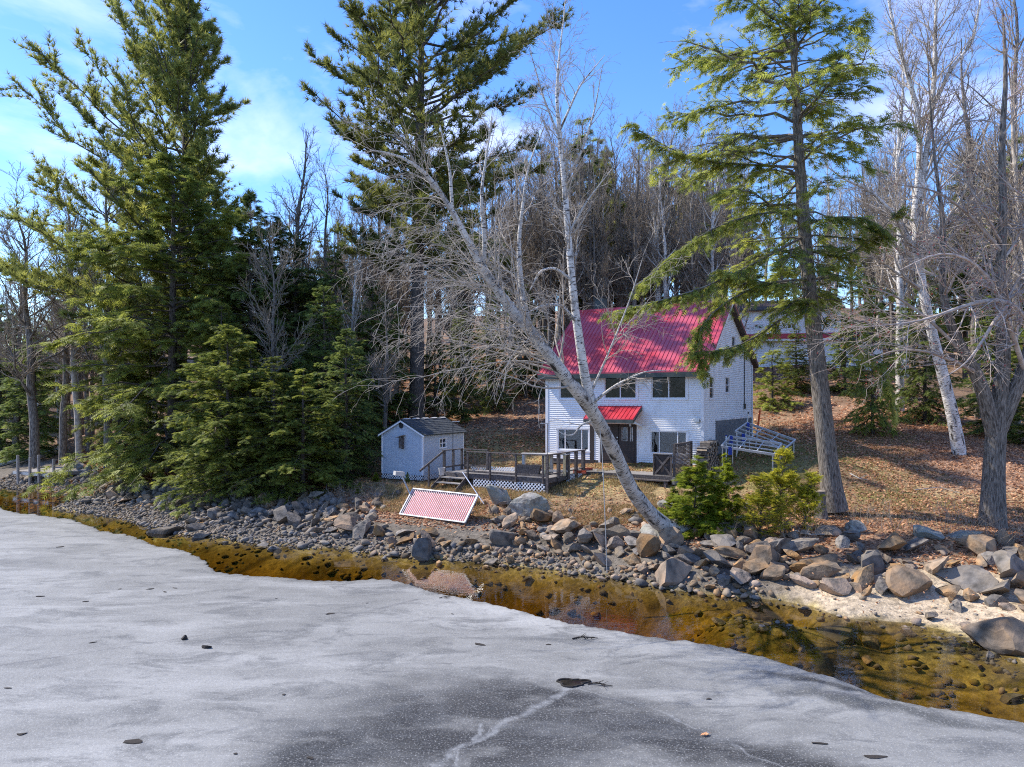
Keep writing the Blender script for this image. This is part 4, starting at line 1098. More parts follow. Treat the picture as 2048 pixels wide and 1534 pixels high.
# --- slatted panel lying on the bank
PB = [at(800, 1028, 29.6), at(930, 1045, 27.8), at(957, 990, 28.3), at(826, 978, 30.1)]
o_, ex, ey = Vector(PB[0]), Vector(PB[1] - PB[0]), Vector(((PB[3] - PB[0]) + (PB[2] - PB[1])) / 2)
pn = thing('slatted_panel', (0, 0, 0), 0, label='slatted aluminium panel with red backing tilted on the rocks below the steps', cat='panel')
nn = ex.cross(ey).normalized()
P_ = lambda a, b, c=0.0: o_ + ex * a + ey * b + nn * c
for a, b in (((0, 0), (1, 0)), ((0, 1), (1, 1))): MB().bar(P_(*a), P_(*b), .05, .07, nn).build('rail', M['aluminium'], pn)
for a, b in (((0, 0), (0, 1)), ((1, 0), (1, 1))): MB().bar(P_(*a, .002), P_(*b, .002), .05, .07, nn).build('end_rail', M['aluminium'], pn)
M['panel_back'] = pmat('red_panel_back', (.42, .04, .06), (.55, .09, .12), 1.2, .5, c3=(.2, .22, .22))
MB().add([P_(.01, .02, -.035), P_(.99, .02, -.035), P_(.99, .98, -.035), P_(.01, .98, -.035), P_(.01, .02, -.045), P_(.99, .02, -.045), P_(.99, .98, -.045), P_(.01, .98, -.045)],
         [(0, 1, 2, 3), (4, 7, 6, 5), (0, 4, 5, 1), (1, 5, 6, 2), (2, 6, 7, 3), (3, 7, 4, 0)]).build('backing', M['panel_back'], pn)
for i in range(35):
    a = (i + .8) / 35.6
    MB().bar(P_(a, .02, .0), P_(a, .98, .0), .024, .012, nn).build('slat', M['aluminium'], pn)
for a, p0, lab in ((.04, at(802, 947, 30.4), 0), ):
    t = thing('slanted_post', at(824, 980, 30.3), 0, label='slanted metal post with a pale box on top beside the slatted panel', cat='post')
    e = Vector(p0 - at(824, 980, 30.3))
    MB().bar((0, 0, -.35), e, .07, .05).build('post', M['metal'], t)
    MB().bar(e + Vector((-.26, -.1, .03)), e + Vector((.10, .1, -.03)), .3, .17).build('box', M['pale_wood'], t)
t = thing('winch_pole', at(968, 1008, 28.5), 0, label='thin dark pole leaning from the deck down to the slatted panel', cat='pole')
MB().tube([(0, 0, 0), tuple(at(925, 944, 29.8) - at(968, 1008, 28.5))], .022, 6).build('pole', M['metal'], t)

# --- firewood
ws = np.array((8.30, 31.95, 0)); ws[2] = gz(ws[0], ws[1]) + .05
wf = Frame(ws, HA)
rack = thing('firewood_stack', ws, HA, label='stack of split firewood in a black hoop rack at the house corner', cat='firewood')
MB().box(.05, .09, 0, 2.0, -.08, 0).box(.36, .40, 0, 2.0, -.08, 0).build('rack_base', M['dark_metal'], rack)
for Y_ in (-.04, 2.04):
    MB().tube([(.0, Y_, -.15), (.0, Y_, 1.0), (.04, Y_, 1.1), (.22, Y_, 1.16), (.40, Y_, 1.1), (.44, Y_, 1.0), (.44, Y_, -.15)], .016, 6).build('hoop', M['dark_metal'], rack)
g = np.random.default_rng(8)
lm = []
for k in range(5):
    n_ = [3, 4, 5, 6, 7][k]
    an = np.sort(g.uniform(0, 6.28, n_) * .25 + np.arange(n_) * 6.28 / n_)
    r = g.uniform(.8, 1.1, n_) * .085
    me = MB().prism([(0, r[i] * math.cos(an[i]), r[i] * math.sin(an[i])) for i in range(n_)], (.44, 0, 0)).mesh('log')
    me.materials.append(M['log_bark']); me.materials.append(M['log_end'])
    for p in me.polygons: p.material_index = 1 if abs(p.normal.x) > .8 or k < 2 and p.index % 2 else 0
    lm.append(me)
z = .075; r_ = 0
while z < 1.78:
    y = .07 + (r_ % 2) * .07; top = 1.72 - .30 * 0
    while y < 1.98:
        hmax = 1.25 + .45 * math.sin(min(1, y / 1.3) * 1.9)
        if z < hmax:
            o = link('log', lm[g.integers(5)], rack)
            o.location = (g.uniform(-.05, .05), y + g.normal(0, .008), z + g.normal(0, .008)); o.rotation_euler = (g.uniform(0, 6.28), 0, 0)
            o.scale = (g.uniform(.92, 1.1), g.uniform(.8, 1.1), g.uniform(.8, 1.1))
        y += g.uniform(.125, .155)
    z += .118; r_ += 1

# --- aluminium dock frames on the grass
def dock_frame(c, legs, **k):
    o0, e0, e1 = Vector(c[0]), Vector(c[1]) - Vector(c[0]), Vector(c[3]) - Vector(c[0]); n_ = e0.cross(e1).normalized()
    base = o0 + e0 * .5 + e1 * .5
    t = thing('aluminium_dock_section', (base.x, base.y, gz(base.x, base.y)), 0, **k)
    off = Vector(t.location)
    Q = lambda a, b, c_=0.0: o0 + e0 * a + e1 * b + n_ * c_ - off
    for b in (0, 1): MB().bar(Q(0, b), Q(1, b), .05, .11, n_).build('side_rail', M['aluminium'], t)
    for a in (0, 1): MB().bar(Q(a, 0, .003), Q(a, 1, .003), .05, .11, n_).build('end_rail', M['aluminium'], t)
    for b in (.34, .67): MB().bar(Q(.01, b), Q(.99, b), .035, .05, n_).build('inner_bar', M['aluminium'], t)
    for a in (.34, .67): MB().bar(Q(a, .01, .02), Q(a, .99, .02), .03, .03, n_).build('cross_bar', M['aluminium'], t)
    for a, b in legs:
        p = Q(a, b) + off; zz = gz(p.x, p.y)
        if p.z - zz > .12: MB().bar(Q(a, b), Vector((p.x, p.y, zz - .05)) - off, .045, .045).build('leg', M['metal'], t)
    for a, b in ((.17, 0), (.02, 1)):
        q = Q(a, b); MB().box(q.x - .07, q.x + .07, q.y - .07, q.y + .05, q.z - .32, q.z + .04).build('socket', M['blue'], t)
    return t
dock_frame([at(1442.5, 893, 33), at(1548.6, 909, 31.8), at(1567.5, 889, 32.8), at(1460, 873, 34)], ((0.02, 0), (.97, 0), (.97, 1), (.05, 1)),
           label='nearer aluminium dock frame resting beside the firewood', cat='dock section', group='aluminium dock frames')
dock_frame([at(1470, 863, 35), at(1568.5, 899, 34), at(1591.6, 877, 35), at(1494, 846, 36)], ((.03, 0), (.97, 0), (.97, 1), (.05, 1)),
           label='farther aluminium dock frame propped higher against the house foundation', cat='dock section', group='aluminium dock frames')
for i, (u, v0, v1, Y, c, lab) in enumerate(((1498, 842, 805, 39.0, 'orange', 'orange topped pole leaning against the gable wall'), (1474, 845, 811, 37.2, 'metal', 'grey pipe leaning against the gable wall beside the orange pole'),
                                     (1438, 885, 856, 34.3, 'metal', 'short grey pipe standing nearest the firewood stack'), (1460, 875, 841, 36.0, 'metal', 'grey pipe standing in front of the concrete foundation'))):
    b = at(u, v0, Y); b[0] += .35; b[2] = gz(b[0], b[1]) - .05
    t = thing('dock_pole', b, 0, label=lab, cat='pole', group='poles beside the gable wall')
    e = Vector((0.28 if i < 2 else .02, .1, 2.0 if i < 2 else 1.25))
    MB().tube([(0, 0, 0), e], .04, 8).build('pole', M['metal'], t)
    if c == 'orange': MB().tube([e * .52, e * 1.03], .055, 8).build('sleeve', M['orange'], t)
    else: MB().tube([e * .97, e * 1.01], .05, 8).build('cap', M['blue'] if i > 1 else M['dark_metal'], t)

# --- old swim platform at the far left
pf = [on(98, 947, 1.02), on(190, 939, 1.02)]
PA = math.atan2(pf[1][1] - pf[0][1], pf[1][0] - pf[0][0])
p0 = np.array((pf[0][0], pf[0][1], 0)); PW = np.linalg.norm((pf[1] - pf[0])[:2]); PDp = 4.2
PFm = Frame(p0, PA)
plat = thing('swim_platform', p0, PA, label='weathered wooden platform on tall posts at the water edge far left', cat='platform')
for i in range(26):
    MB().box(0, PW, i * PDp / 26 + .006, (i + 1) * PDp / 26 - .006, .98, 1.02).build('board', M['deck'], plat)
MB().box(-.05, PW + .05, -.05, -.005, .80, 1.0).build('beam', M['deck'], plat); MB().box(-.05, 0, 0, PDp, .80, .975).build('beam', M['metal'], plat); MB().box(PW, PW + .05, 0, PDp, .80, .975).build('beam', M['deck'], plat)
for (x, y, t_) in ((.25, -.1, 1.95), (-.12, .9, 2.2), (-.12, 2.0, 2.0), (-.12, 3.4, 2.1), (PW - .1, -.1, 1.75)):
    p = PFm.o + PFm.x * x + PFm.y * y
    MB().bar((x, y, gz(p[0], p[1]) - .4), (x + random.uniform(-.06, .06), y, t_), .13, .13).build('post', M['deck'], plat)
for x, s in ((.25, 1), (.25, -1), (PW - .1, -1)):
    MB().bar((x, -.08, .45), (x + s * .55, -.06, .82), .05, .09).build('brace', M['deck'], plat)
# --- wheel pair on an axle
wp = at(205, 921, 54.0); wp[2] = gz(wp[0], wp[1])
wt = thing('wheel_cart', wp, rad(-12), label='pair of black dock wheels on an axle among orange pine needles', cat='wheel cart')
for x in (-.42, .42):
    R_ = .36
    ring = [(x, R_ * .82 * math.cos(a), R_ + R_ * .82 * math.sin(a)) for a in np.linspace(0, 6.2832, 25)]
    w_ = MB().tube(ring, .085, 8, False).build('wheel', M['rubber'], wt)
    d = MB().prism([(x - .02, R_ * .75 * math.cos(a), R_ + R_ * .75 * math.sin(a)) for a in np.linspace(0, 6.2832, 21)[:-1]], (.04, 0, 0)).build('rim', M['rubber'], w_)
    for k in range(8):
        a = k * math.pi / 4
        MB().box(x - .03, x + .03, R_ * .45 * math.cos(a) - .025, R_ * .45 * math.cos(a) + .025, R_ + R_ * .45 * math.sin(a) - .025, R_ + R_ * .45 * math.sin(a) + .025).build('hub_bolt', M['metal'], w_)
MB().tube([(-.45, 0, .36), (.45, 0, .36)], .03, 8).build('axle', M['metal'], wt)
MB().bar((0, 0, .36), (0, .1, .85), .05, .05).build('tongue', M['metal'], wt)
# ------------------------------------------------------------------ rocks
def rock_mesh(seed, sub=2, cuts=11, flat=.7):
    g = np.random.default_rng(seed)
    bm = bmesh.new(); bmesh.ops.create_icosphere(bm, subdivisions=sub, radius=1.0)
    V = np.array([v.co[:] for v in bm.verts])
    V *= g.uniform(.7, 1.15, 3)
    for _ in range(cuts + 4):
        n = norm(g.normal(0, 1, 3)); d = g.uniform(.26, .66)
        V -= np.maximum(0, V @ n - d)[:, None] * n
    V *= 1 + .03 * np.sin(V @ g.normal(0, 3, 3) + 1)[:, None] + .035 * np.sin(V @ g.normal(0, 7, 3))[:, None]
    V *= np.array((g.uniform(.9, 1.25), g.uniform(.75, 1.0), flat * g.uniform(.75, 1.1)))
    V /= np.abs(V[:, :2]).max()
    for v, c in zip(bm.verts, V): v.co = c
    me = bpy.data.meshes.new('rock'); bm.to_mesh(me); bm.free()
    return me
RP = [rock_mesh(s, 3 if s < 8 else 2, 9 + s % 5, .72 if s % 3 else .5) for s in range(16)]
RPg = []
for me in RP:
    q = me.copy(); me.materials.append(M['rock']); q.materials.append(M['rock_grey']); RPg.append(q)
RPl = []
for s in range(4):
    me = rock_mesh(50 + s, 3, 8, .8); me.materials.append(M['lichen_rock']); RPl.append(me)
def put_rock(me, p, s, g, label, group=None, sink=.25, name='rock', cat='rock', tilt=.5, sz=None):
    o = link(name, me)
    o.location = (float(p[0]), float(p[1]), float(p[2]) + s * (.5 - sink) * .72)
    o.rotation_euler = (g.normal(0, tilt), g.normal(0, tilt), g.uniform(0, 6.28))
    o.scale = sz if sz is not None else (s, s * g.uniform(.8, 1.1), s * g.uniform(.75, 1.05))
    return tag(o, label, cat, group)
g = np.random.default_rng(21)
# rocks that stand out, each with its own place in the photo: (u, v of foot, radius m, mesh, label)
BIG = [(1003, 1012, 30, .80, 'l', 'pale upright granite boulder at the foot of the deck lattice'),
       (1060, 1023, 28.5, .95, 'l', 'broad lichen covered boulder below the deck corner'),
       (1345, 1195, 22.2, .72, 'r', 'tall blocky boulder at the water edge below the birch root'),
       (1310, 1075, 25.0, .85, 'l', 'pale rough boulder under the leaning birch trunk'),
       (1325, 1012, 28.5, .55, 'l', 'white lichen boulder left of the green sapling'), (1395, 1000, 29.0, .42, 'l', 'pale boulder half hidden behind the green sapling'),
       (1490, 1010, 28.0, .42, 'l', 'pale boulder between the sapling and the yellow cedar'),
       (1475, 1140, 23.0, .80, 'r', 'long flat brown boulder among the riprap below the yellow cedar'),
       (1822, 1205, 20.3, .86, 'r', 'largest round grey boulder above the sand beach'), (1675, 1252, 18.4, .62, 'g', 'dark pointed boulder standing in the shallow water'),
       (1850, 1110, 23.6, .62, 'l', 'pale slanted boulder among fallen leaves on the right bank'), (1920, 1105, 23.8, .70, 'l', 'lichen boulder beside the slanted one on the right bank'),
       (1650, 1150, 22.0, .80, 'r', 'big brown boulder with lichen cap in the middle of the riprap'), (1600, 1150, 21.8, .58, 'r', 'rounded brown boulder left of the lichen capped one'),
       (2030, 1305, 16.4, 1.05, 'r', 'large grey and tan boulder at the right edge of the shallows'), (1960, 1270, 17.4, .33, 'r', 'tan block standing against the boulder at the right edge'),
       (1931, 1250, 17.9, .22, 'r', 'small rust coloured stone at the tip of the sand beach'), (1985, 1255, 17.9, .36, 'r', 'rusty orange boulder behind the tan block'),
       (1940, 1195, 20.3, .75, 'g', 'broad grey boulder on the sand right of the round one'), (2020, 1190, 20.5, .72, 'g', 'grey boulder near the right edge above the sand'),
       (1770, 1150, 21.8, .55, 'r', 'dark brown boulder above the round grey one'), (1560, 1150, 22.0, .45, 'r', 'round brown boulder below the yellow cedar'),
       (806, 1080, 27.3, .55, 'r', 'flat pinkish slab lying in the riprap below the slatted panel'), (985, 1085, 26.8, .5, 'r', 'flat tan slab in the riprap below the granite boulder'),
       (1200, 1080, 25.6, .58, 'g', 'rounded grey boulder in the riprap beside the hanging rope'),
       (332, 1038, 31.2, .78, 'g', 'large lone round boulder on the gravel shore left'), (400, 1055, 30.0, .38, 'g', 'dark stone right of the lone round boulder'), (392, 1050, 31.0, .40, 'g', 'dark stone leaning beside the lone round boulder'),
       (355, 965, 40.0, .85, 'l', 'pale boulder at the foot of the left hemlock'), (283, 968, 40.5, .6, 'l', 'small pale boulder left of the left hemlock'),
       (660, 992, 33.0, .45, 'g', 'bluish boulder on the shaded bank left of the shed'), (555, 1096, 27.8, .42, 'g', 'dark stone at the waterline below the shaded bank'), (525, 1088, 28.4, .34, 'g', 'small dark stone at the waterline left of the larger one'),
       (62, 1012, 38.0, .62, 'r', 'low flat rock in the shallows by the swim platform'), (255, 995, 38.0, .7, 'r', 'long flat brown rock on the gravel point'), (800, 1132, 24.6, .6, 'r', 'pale slab just under the water below the panel'),
       (1415, 1112, 24.0, .5, 'g', 'grey boulder at the top of the riprap below the sapling'), (1710, 1085, 24.6, .4, 'l', 'small pale boulder on the leaf covered bank'),
       (1240, 1165, 24.2, .35, 'g', 'dark stone in the water below the rope')]
for i, (u, v, Y, s, k, lab) in enumerate(BIG):
    p = at(u, v, Y); p = np.array((p[0], p[1], gz(p[0], p[1])))
    me = {'l': RPl, 'r': RP, 'g': RPg}[k]; me = me[(i * 3) % (4 if k == 'l' else 8)]
    sz = None
    if 'slab' in lab or 'flat' in lab: sz = (s, s * .75, s * .42)
    if 'upright' in lab or 'tall' in lab: sz = (s * .80, s * .8, s * 1.6)
    put_rock(me, p, s, g, lab, 'boulders', .3, 'boulder', 'boulder', .15, sz)

# riprap on the bank: the largest as single rocks, the rest joined
def top_of_rocks(x): return np.interp(x, [-30, -20, -12, -6, 0, 4, 8, 12, 20], [.9, 1.0, 1.15, 1.2, 1.05, .95, .95, .85, .8])
N = 130000
xs = g.uniform(-36, 17, N); ys = g.uniform(14, 52, N)
zs = ground(xs, ys, False)
zt = top_of_rocks(xs) + .18 * fbm(xs, ys, .8, 31)
beach = (xs > 7.3) & (zs < .30) & (ys < 22)
ok = (zs > -.05) & (zs < zt) & ~(beach & (g.random(N) > .02))
ok |= (zs > -.55) & (zs <= -.05) & (g.random(N) < .05)
ok |= (zs >= zt) & (zs < zt + .35) & (g.random(N) < .05) & (ys < 33)
U = xs / ys * FOC + U0
ok &= (U > -80) & (U < 2150)
xs, ys, zs, U = xs[ok], ys[ok], zs[ok], U[ok]
mean = np.interp(U, [0, 300, 600, 800, 1300, 1600, 2100], [.12, .115, .135, .15, .17, .235, .29])
upper = np.clip(zs / .40, .50, 1.12)
rs = mean * upper * np.exp(g.normal(0, .45, len(xs)))
rs = np.clip(rs, .07, .62)
order = np.argsort(-rs)
keep, grid = [], {}
for i in order:
    c = (int(xs[i] // .7), int(ys[i] // .7)); bad = False
    for a in (-1, 0, 1):
        for b in (-1, 0, 1):
            for j in grid.get((c[0] + a, c[1] + b), ()):
                if (xs[i] - xs[j]) ** 2 + (ys[i] - ys[j]) ** 2 < (.57 * (rs[i] + rs[j])) ** 2: bad = True; break
            if bad: break
        if bad: break
    if not bad:
        keep.append(i); grid.setdefault(c, []).append(i)
big_xy = np.array([at(u, v, Y)[:2] for u, v, Y, *_ in BIG]); big_r = np.array([b[3] for b in BIG])
keep = [i for i in keep if not np.any(np.hypot(big_xy[:, 0] - xs[i], big_xy[:, 1] - ys[i]) < .75 * big_r)]
_pa, _pb = PB[0][:2], PB[1][:2]
def near_panel(x, y):
    d = _pb - _pa; t = np.clip(((x - _pa[0]) * d[0] + (y - _pa[1]) * d[1]) / (d @ d), 0, 1)
    return math.hypot(x - _pa[0] - t * d[0], y - _pa[1] - t * d[1]) < 1.15 and y < _pa[1] + t * d[1] + 1.2
keep = [i for i in keep if rs[i] < .09 or not near_panel(xs[i], ys[i])]
scr_size = np.array([rs[i] / ys[i] for i in keep])
so = np.argsort(-scr_size)
ZONES = [(-200, 420, 'small dark stone on the gravel shore left of the lone boulder', 'stones on the left shore'),
         (420, 800, 'dark grey angular riprap rock on the shaded bank left of the slatted panel', 'riprap on the shaded bank'),
         (800, 1150, 'brown and grey broken riprap rock on the bank below the deck', 'riprap below the deck'),
         (1150, 1450, 'angular brown riprap rock on the bank below the leaning birch', 'riprap below the birch'),
         (1450, 1750, 'rounded brown riprap boulder on the bank below the hemlock trunk', 'riprap below the hemlock'),
         (1750, 2300, 'brown riprap boulder above the sand beach at the right', 'riprap above the beach')]
single = [keep[j] for j in so[:255]]; rest = [keep[j] for j in so[255:]]
for i in single:
    zn = [z for z in ZONES if z[0] <= U[i] < z[1]][0]
    grey = g.random() < np.interp(U[i], [300, 700, 900, 2000], [.9, .85, .3, .25])
    put_rock((RPg if grey else RP)[g.integers(16)], (xs[i], ys[i], gz(xs[i], ys[i])), rs[i], g, zn[2], zn[3], .06)
def joined_rocks(ids, name, mat_, label, sub=1):
    tm = [rock_mesh(100 + s, sub, 8, .75) for s in range(6)]
    TV = [np.array([v.co[:] for v in m.vertices]) for m in tm]; TFc = [np.array([p.vertices[:] for p in m.polygons]) for m in tm]
    V, F = [], []; b = 0
    for i in ids:
        k = g.integers(6); v = TV[k] * (rs[i] * g.uniform(.85, 1.15, 3))
        a, bb = g.uniform(0, 6.28), g.normal(0, .4)
        ca, sa, cb, sb = math.cos(a), math.sin(a), math.cos(bb), math.sin(bb)
        v = v @ np.array([[1, 0, 0], [0, cb, sb], [0, -sb, cb]]) @ np.array([[ca, sa, 0], [-sa, ca, 0], [0, 0, 1]])
        V.append(v + np.array((xs[i], ys[i], 0)) + np.array((0, 0, ground_z[i] + rs[i] * .30))); F.append(TFc[k] + b); b += len(v)
    me = np_mesh(name, np.concatenate(V), np.concatenate(F))
    return tag(link(name, me, None, mat_), label, kind='stuff')
ground_z = ground(xs, ys)
gsel = g.random(len(xs)) < np.interp(U, [300, 700, 900, 2000], [.9, .85, .3, .25])
joined_rocks([i for i in rest if gsel[i]], 'grey_stones', M['rock_grey'], 'small grey stones filling the bank between the larger rocks')
joined_rocks([i for i in rest if not gsel[i]], 'brown_stones', M['rock'], 'small brown stones filling the bank between the larger rocks')
# pebbles along the waterline
def scatter_small(name, n, cond, smin, smax, mat_, label, seed, box=(-34, 15, 14, 48)):
    g2 = np.random.default_rng(seed)
    x = g2.uniform(box[0], box[1], n); y = g2.uniform(box[2], box[3], n); z = ground(x, y)
    k = cond(x, y, z, g2); x, y, z = x[k], y[k], z[k]; n = len(x)
    ico = np.array([v for v in ((0, 0, 1), (.9, 0, .3), (.28, .85, .3), (-.72, .53, .3), (-.72, -.53, .3), (.28, -.85, .3), (.72, .53, -.3), (-.28, .85, -.3), (-.9, 0, -.3), (-.28, -.85, -.3), (.72, -.53, -.3))])
    f = np.array([(0, 1, 2), (0, 2, 3), (0, 3, 4), (0, 4, 5), (0, 5, 1), (1, 6, 2), (2, 7, 3), (3, 8, 4), (4, 9, 5), (5, 10, 1), (6, 7, 2), (7, 8, 3), (8, 9, 4), (9, 10, 5), (10, 6, 1)])
    s = g2.uniform(smin, smax, n)[:, None] * g2.uniform(.6, 1.2, (n, 3)); s[:, 2] *= .5
    v = ico[None] * g2.uniform(.75, 1.2, (n, 11, 1)); v = v * s[:, None]
    a = g2.uniform(0, 6.28, n); ca, sa = np.cos(a)[:, None], np.sin(a)[:, None]
    v = np.stack([v[..., 0] * ca - v[..., 1] * sa, v[..., 0] * sa + v[..., 1] * ca, v[..., 2]], -1) + np.stack([x, y, z + s[:, 2] * .3], 1)[:, None]
    me = np_mesh(name, v.reshape(-1, 3), (f[None] + (np.arange(n) * 11)[:, None, None]).reshape(-1, 3))
    return tag(link(name, me, None, mat_), label, kind='stuff')
def c_peb(x, y, z, g2):
    u = x / y * FOC + U0
    return (z > -.12) & (z < np.interp(u, [0, 400, 900, 1500], [.75, .6, .35, .3])) & (u > -60) & (u < 2080) & ~((x > 7.6) & (z > .0) & (y < 21.5) & (g2.random(len(x)) > .05)) & (g2.random(len(x)) < np.interp(y, [15, 30, 45], [.9, .8, .5]))
scatter_small('pebbles', 60000, c_peb, .025, .085, M['rock_grey'], 'grey pebbles and gravel along the waterline', 41)
M['bed_stone'] = pmat('bed_stone', (.13, .095, .035), (.30, .22, .08), 3, .9, .3, rnd=.3)
scatter_small('lake_bed_stones', 16000, lambda x, y, z, g2: (z > -1.2) & (z < -.08) & (fbm(x, y, 1.1, 77) + .35 * g2.normal(0, 1, len(x)) > .25), .05, .22, M['bed_stone'], 'brown stones on the lake bed under clear water', 43)
# ------------------------------------------------------------------ trees
def _tri(b0, b1, tip): return (b0, b1, tip)
def hemlock_spray():
    T = [((0, -.06, 0), (0, .06, 0), (1.0, 0, -.06))]
    for k, x in enumerate((.08, .34, .60)):
        l = .52 - .30 * x
        for s in (1, -1):
            T.append(((x - .06, 0, 0), (x + .11, 0, 0), (x + .24 + l * .35, s * l, -.05 - .04 * k % .03)))
    return np.array(T, float)
def pine_tuft():
    g = np.random.default_rng(2); T = []
    for k in range(8):
        a = k * 2.4; sp = .30 + .75 * (k % 3) / 2
        d = np.array((math.cos(sp), math.sin(sp) * math.cos(a), math.sin(sp) * math.sin(a)))
        w = norm(np.cross(d, (0.3, .5, 1.0))) * .06; o = np.array((-.12 + .05 * (k % 4), 0, 0))
        T.append((o - w, o + w, o + d * (.85 + .3 * g.random())))
    return np.array(T, float)
def scale_spray():
    T = []
    g = np.random.default_rng(6)
    for k in range(9):
        x = k / 9; s = (-1) ** k
        T.append(((x - .06, 0, 0), (x + .1, 0, .02), (x + .2, s * (.30 - .2 * x), .10)))
    T.append(((0, -.05, 0), (0, .05, 0), (1, 0, .05)))
    return np.array(T, float)
TPL = {'hemlock': hemlock_spray(), 'pine': pine_tuft(), 'cedar': scale_spray()}
def sprays(name, tpl, pos, d, n, size, rnd):
    T = TPL[tpl]; K = len(T); N = len(pos)
    d = norm(d); s = norm(np.cross(n, d)); n = np.cross(d, s)
    V = pos[:, None, None] + size[:, None, None, None] * (T[None, ..., 0:1] * d[:, None, None] + T[None, ..., 1:2] * s[:, None, None] + T[None, ..., 2:3] * n[:, None, None])
    F = np.arange(N * K * 3).reshape(-1, 3)
    return np_mesh(name, V.reshape(-1, 3), F, False, {'rnd': ('FLOAT', np.repeat(rnd, K * 3))})
def lerp_at(P, bi, t):
    S = P.shape[1]; f = np.clip(t, 0, .9999) * (S - 1); i = f.astype(int); fr = (f - i)[:, None]
    a, b = P[bi, i], P[bi, i + 1]
    return a + (b - a) * fr, norm(b - a), i, fr[:, 0]

def conifer(seed, trunk, r0, nbr, c0, Lf, ef, kind, lat=10, spr=6, size=.34, curve=-.10, wood='pine_bark', zexp=1.0, tip_r=.02, latlen=.34, gap=0.0, sides=10, up_n=1.0):
    """trunk: (S,3) centre line from root to top. returns trunk mesh, crown mesh"""
    g = np.random.default_rng(seed)
    trunk = resample(trunk, 24); S = len(trunk)
    tr = r0 * (1 - np.linspace(0, 1, S)) ** .85 + tip_r
    tr[0] *= 1.35; tr[1] *= 1.08
    t = c0 + (1 - c0) * np.sort(g.random(nbr)) ** zexp
    t = np.clip(t, 0, .995)
    base, ttan, _, _ = lerp_at(trunk[None], np.zeros(nbr, int), t)
    az = np.arange(nbr) * 2.39996 + g.normal(0, .35, nbr)
    rel = (t - c0) / (1 - c0)
    Lb_ = np.maximum(Lf(rel, az) * g.uniform(.50, 1.15, nbr) * (1 + .22 * fbm(rel * 9 + 3 * np.cos(az), 3 * np.sin(az) + rel * 4, 1.0, seed + 9)), .25)
    el = ef(rel) + g.normal(0, .19, nbr)
    s = np.linspace(0, 1, 8)
    hd = np.stack([np.cos(az), np.sin(az), 0 * az], 1); sd = np.stack([-np.sin(az), np.cos(az), 0 * az], 1)
    bend = g.normal(0, .10, nbr)
    P = base[:, None] + Lb_[:, None, None] * (hd[:, None] * (s * np.cos(el)[:, None])[..., None] + sd[:, None] * (bend[:, None] * s ** 2)[..., None]
        + np.array((0, 0, 1.))[None, None] * (s * np.sin(el)[:, None] + curve * s ** 2)[..., None])
    P[:, 1:] += g.normal(0, .018, P[:, 1:].shape) * Lb_[:, None, None]
    br = np.clip(Lb_ * .013, .012, .09)
    Rb = br[:, None] * (1 - .85 * s)[None] + .004
    nl = int(lat * nbr)
    w = Lb_ ** 1.25; bi = g.choice(nbr, nl, p=w / w.sum())
    tt = g.uniform(.16, 1.0, nl) ** .8
    p0, tan, _, _ = lerp_at(P, bi, tt)
    side = norm(np.cross(tan, np.array((0, 0, 1.))))
    sg = np.where(g.random(nl) < .5, 1, -1)[:, None]
    ang = g.uniform(.5, 1.05, nl)[:, None]
    d = norm(tan * np.cos(ang) + side * sg * np.sin(ang) + np.array((0, 0, 1.)) * g.normal(.05 if kind == 'pine' else -.03, .26, nl)[:, None])
    ll = np.clip(Lb_[bi] * latlen * (1.15 - .75 * tt), .18, 2.2) * g.uniform(.6, 1.2, nl)
    s4 = np.linspace(0, 1, 4)
    droop = (.22 if kind == 'pine' else -.16) * g.uniform(.4, 1.4, nl)
    Q = p0[:, None] + ll[:, None, None] * (d[:, None] * s4[None, :, None] + np.array((0, 0, 1.)) * (droop[:, None] * s4 ** 2)[..., None])
    Rq = np.clip(ll * .010, .004, .02)[:, None] * (1 - .8 * s4)[None] + .002
    V, F, B = join_tubes([(trunk[None], tr[None], sides), (P, Rb, 5), (Q, Rq, 3)])
    wood_me = np_mesh('trunk', V, F, True, {'bark': ('FLOAT_VECTOR', B)}); wood_me.materials.append(M[wood])
    # foliage along the laterals
    k = spr; ns = nl * k
    li = np.repeat(np.arange(nl), k)
    ft = np.tile((np.arange(k) + .6) / k, nl) + g.normal(0, .07, ns); ft = np.clip(ft, .05, 1)
    pos, tn, _, _ = lerp_at(Q, li, ft)
    if gap:
        kp = fbm(pos[:, 0] + 2 * pos[:, 2], pos[:, 1] - pos[:, 2], 1.0, seed) > gap
        kp |= g.random(ns) < .25
        pos, tn, ft, li = pos[kp], tn[kp], ft[kp], li[kp]; ns = len(pos)
    sgn = np.where(g.random(ns) < .5, 1, -1)[:, None]
    if kind == 'pine':
        d = norm(tn * .8 + np.array((0, 0, .55)) + g.normal(0, .38, (ns, 3)))
        n = norm(g.normal(0, 1, (ns, 3)))
    else:
        sv = norm(np.cross(tn, np.array((0, 0, 1.))))
        a = g.uniform(.1, .95, ns)[:, None]
        d = norm(tn * np.cos(a) + sv * sgn * np.sin(a) + np.array((0, 0, -.14)) + g.normal(0, .14, (ns, 3)))
        n = norm(np.array((0, 0, up_n)) + g.normal(0, .38, (ns, 3)))
    pos = pos + g.normal(0, .035, (ns, 3))
    sz = size * g.uniform(.65, 1.3, ns)
    rnd = np.clip(.42 + .22 * g.normal(0, 1, ns) + .22 * fbm(pos[:, 0] * 1.0, pos[:, 1] + pos[:, 2] * .9, .9, seed + 3) + .12 * (ft - .5), 0, 1)
    return wood_me, sprays('crown', kind, pos, d, n, sz, rnd)

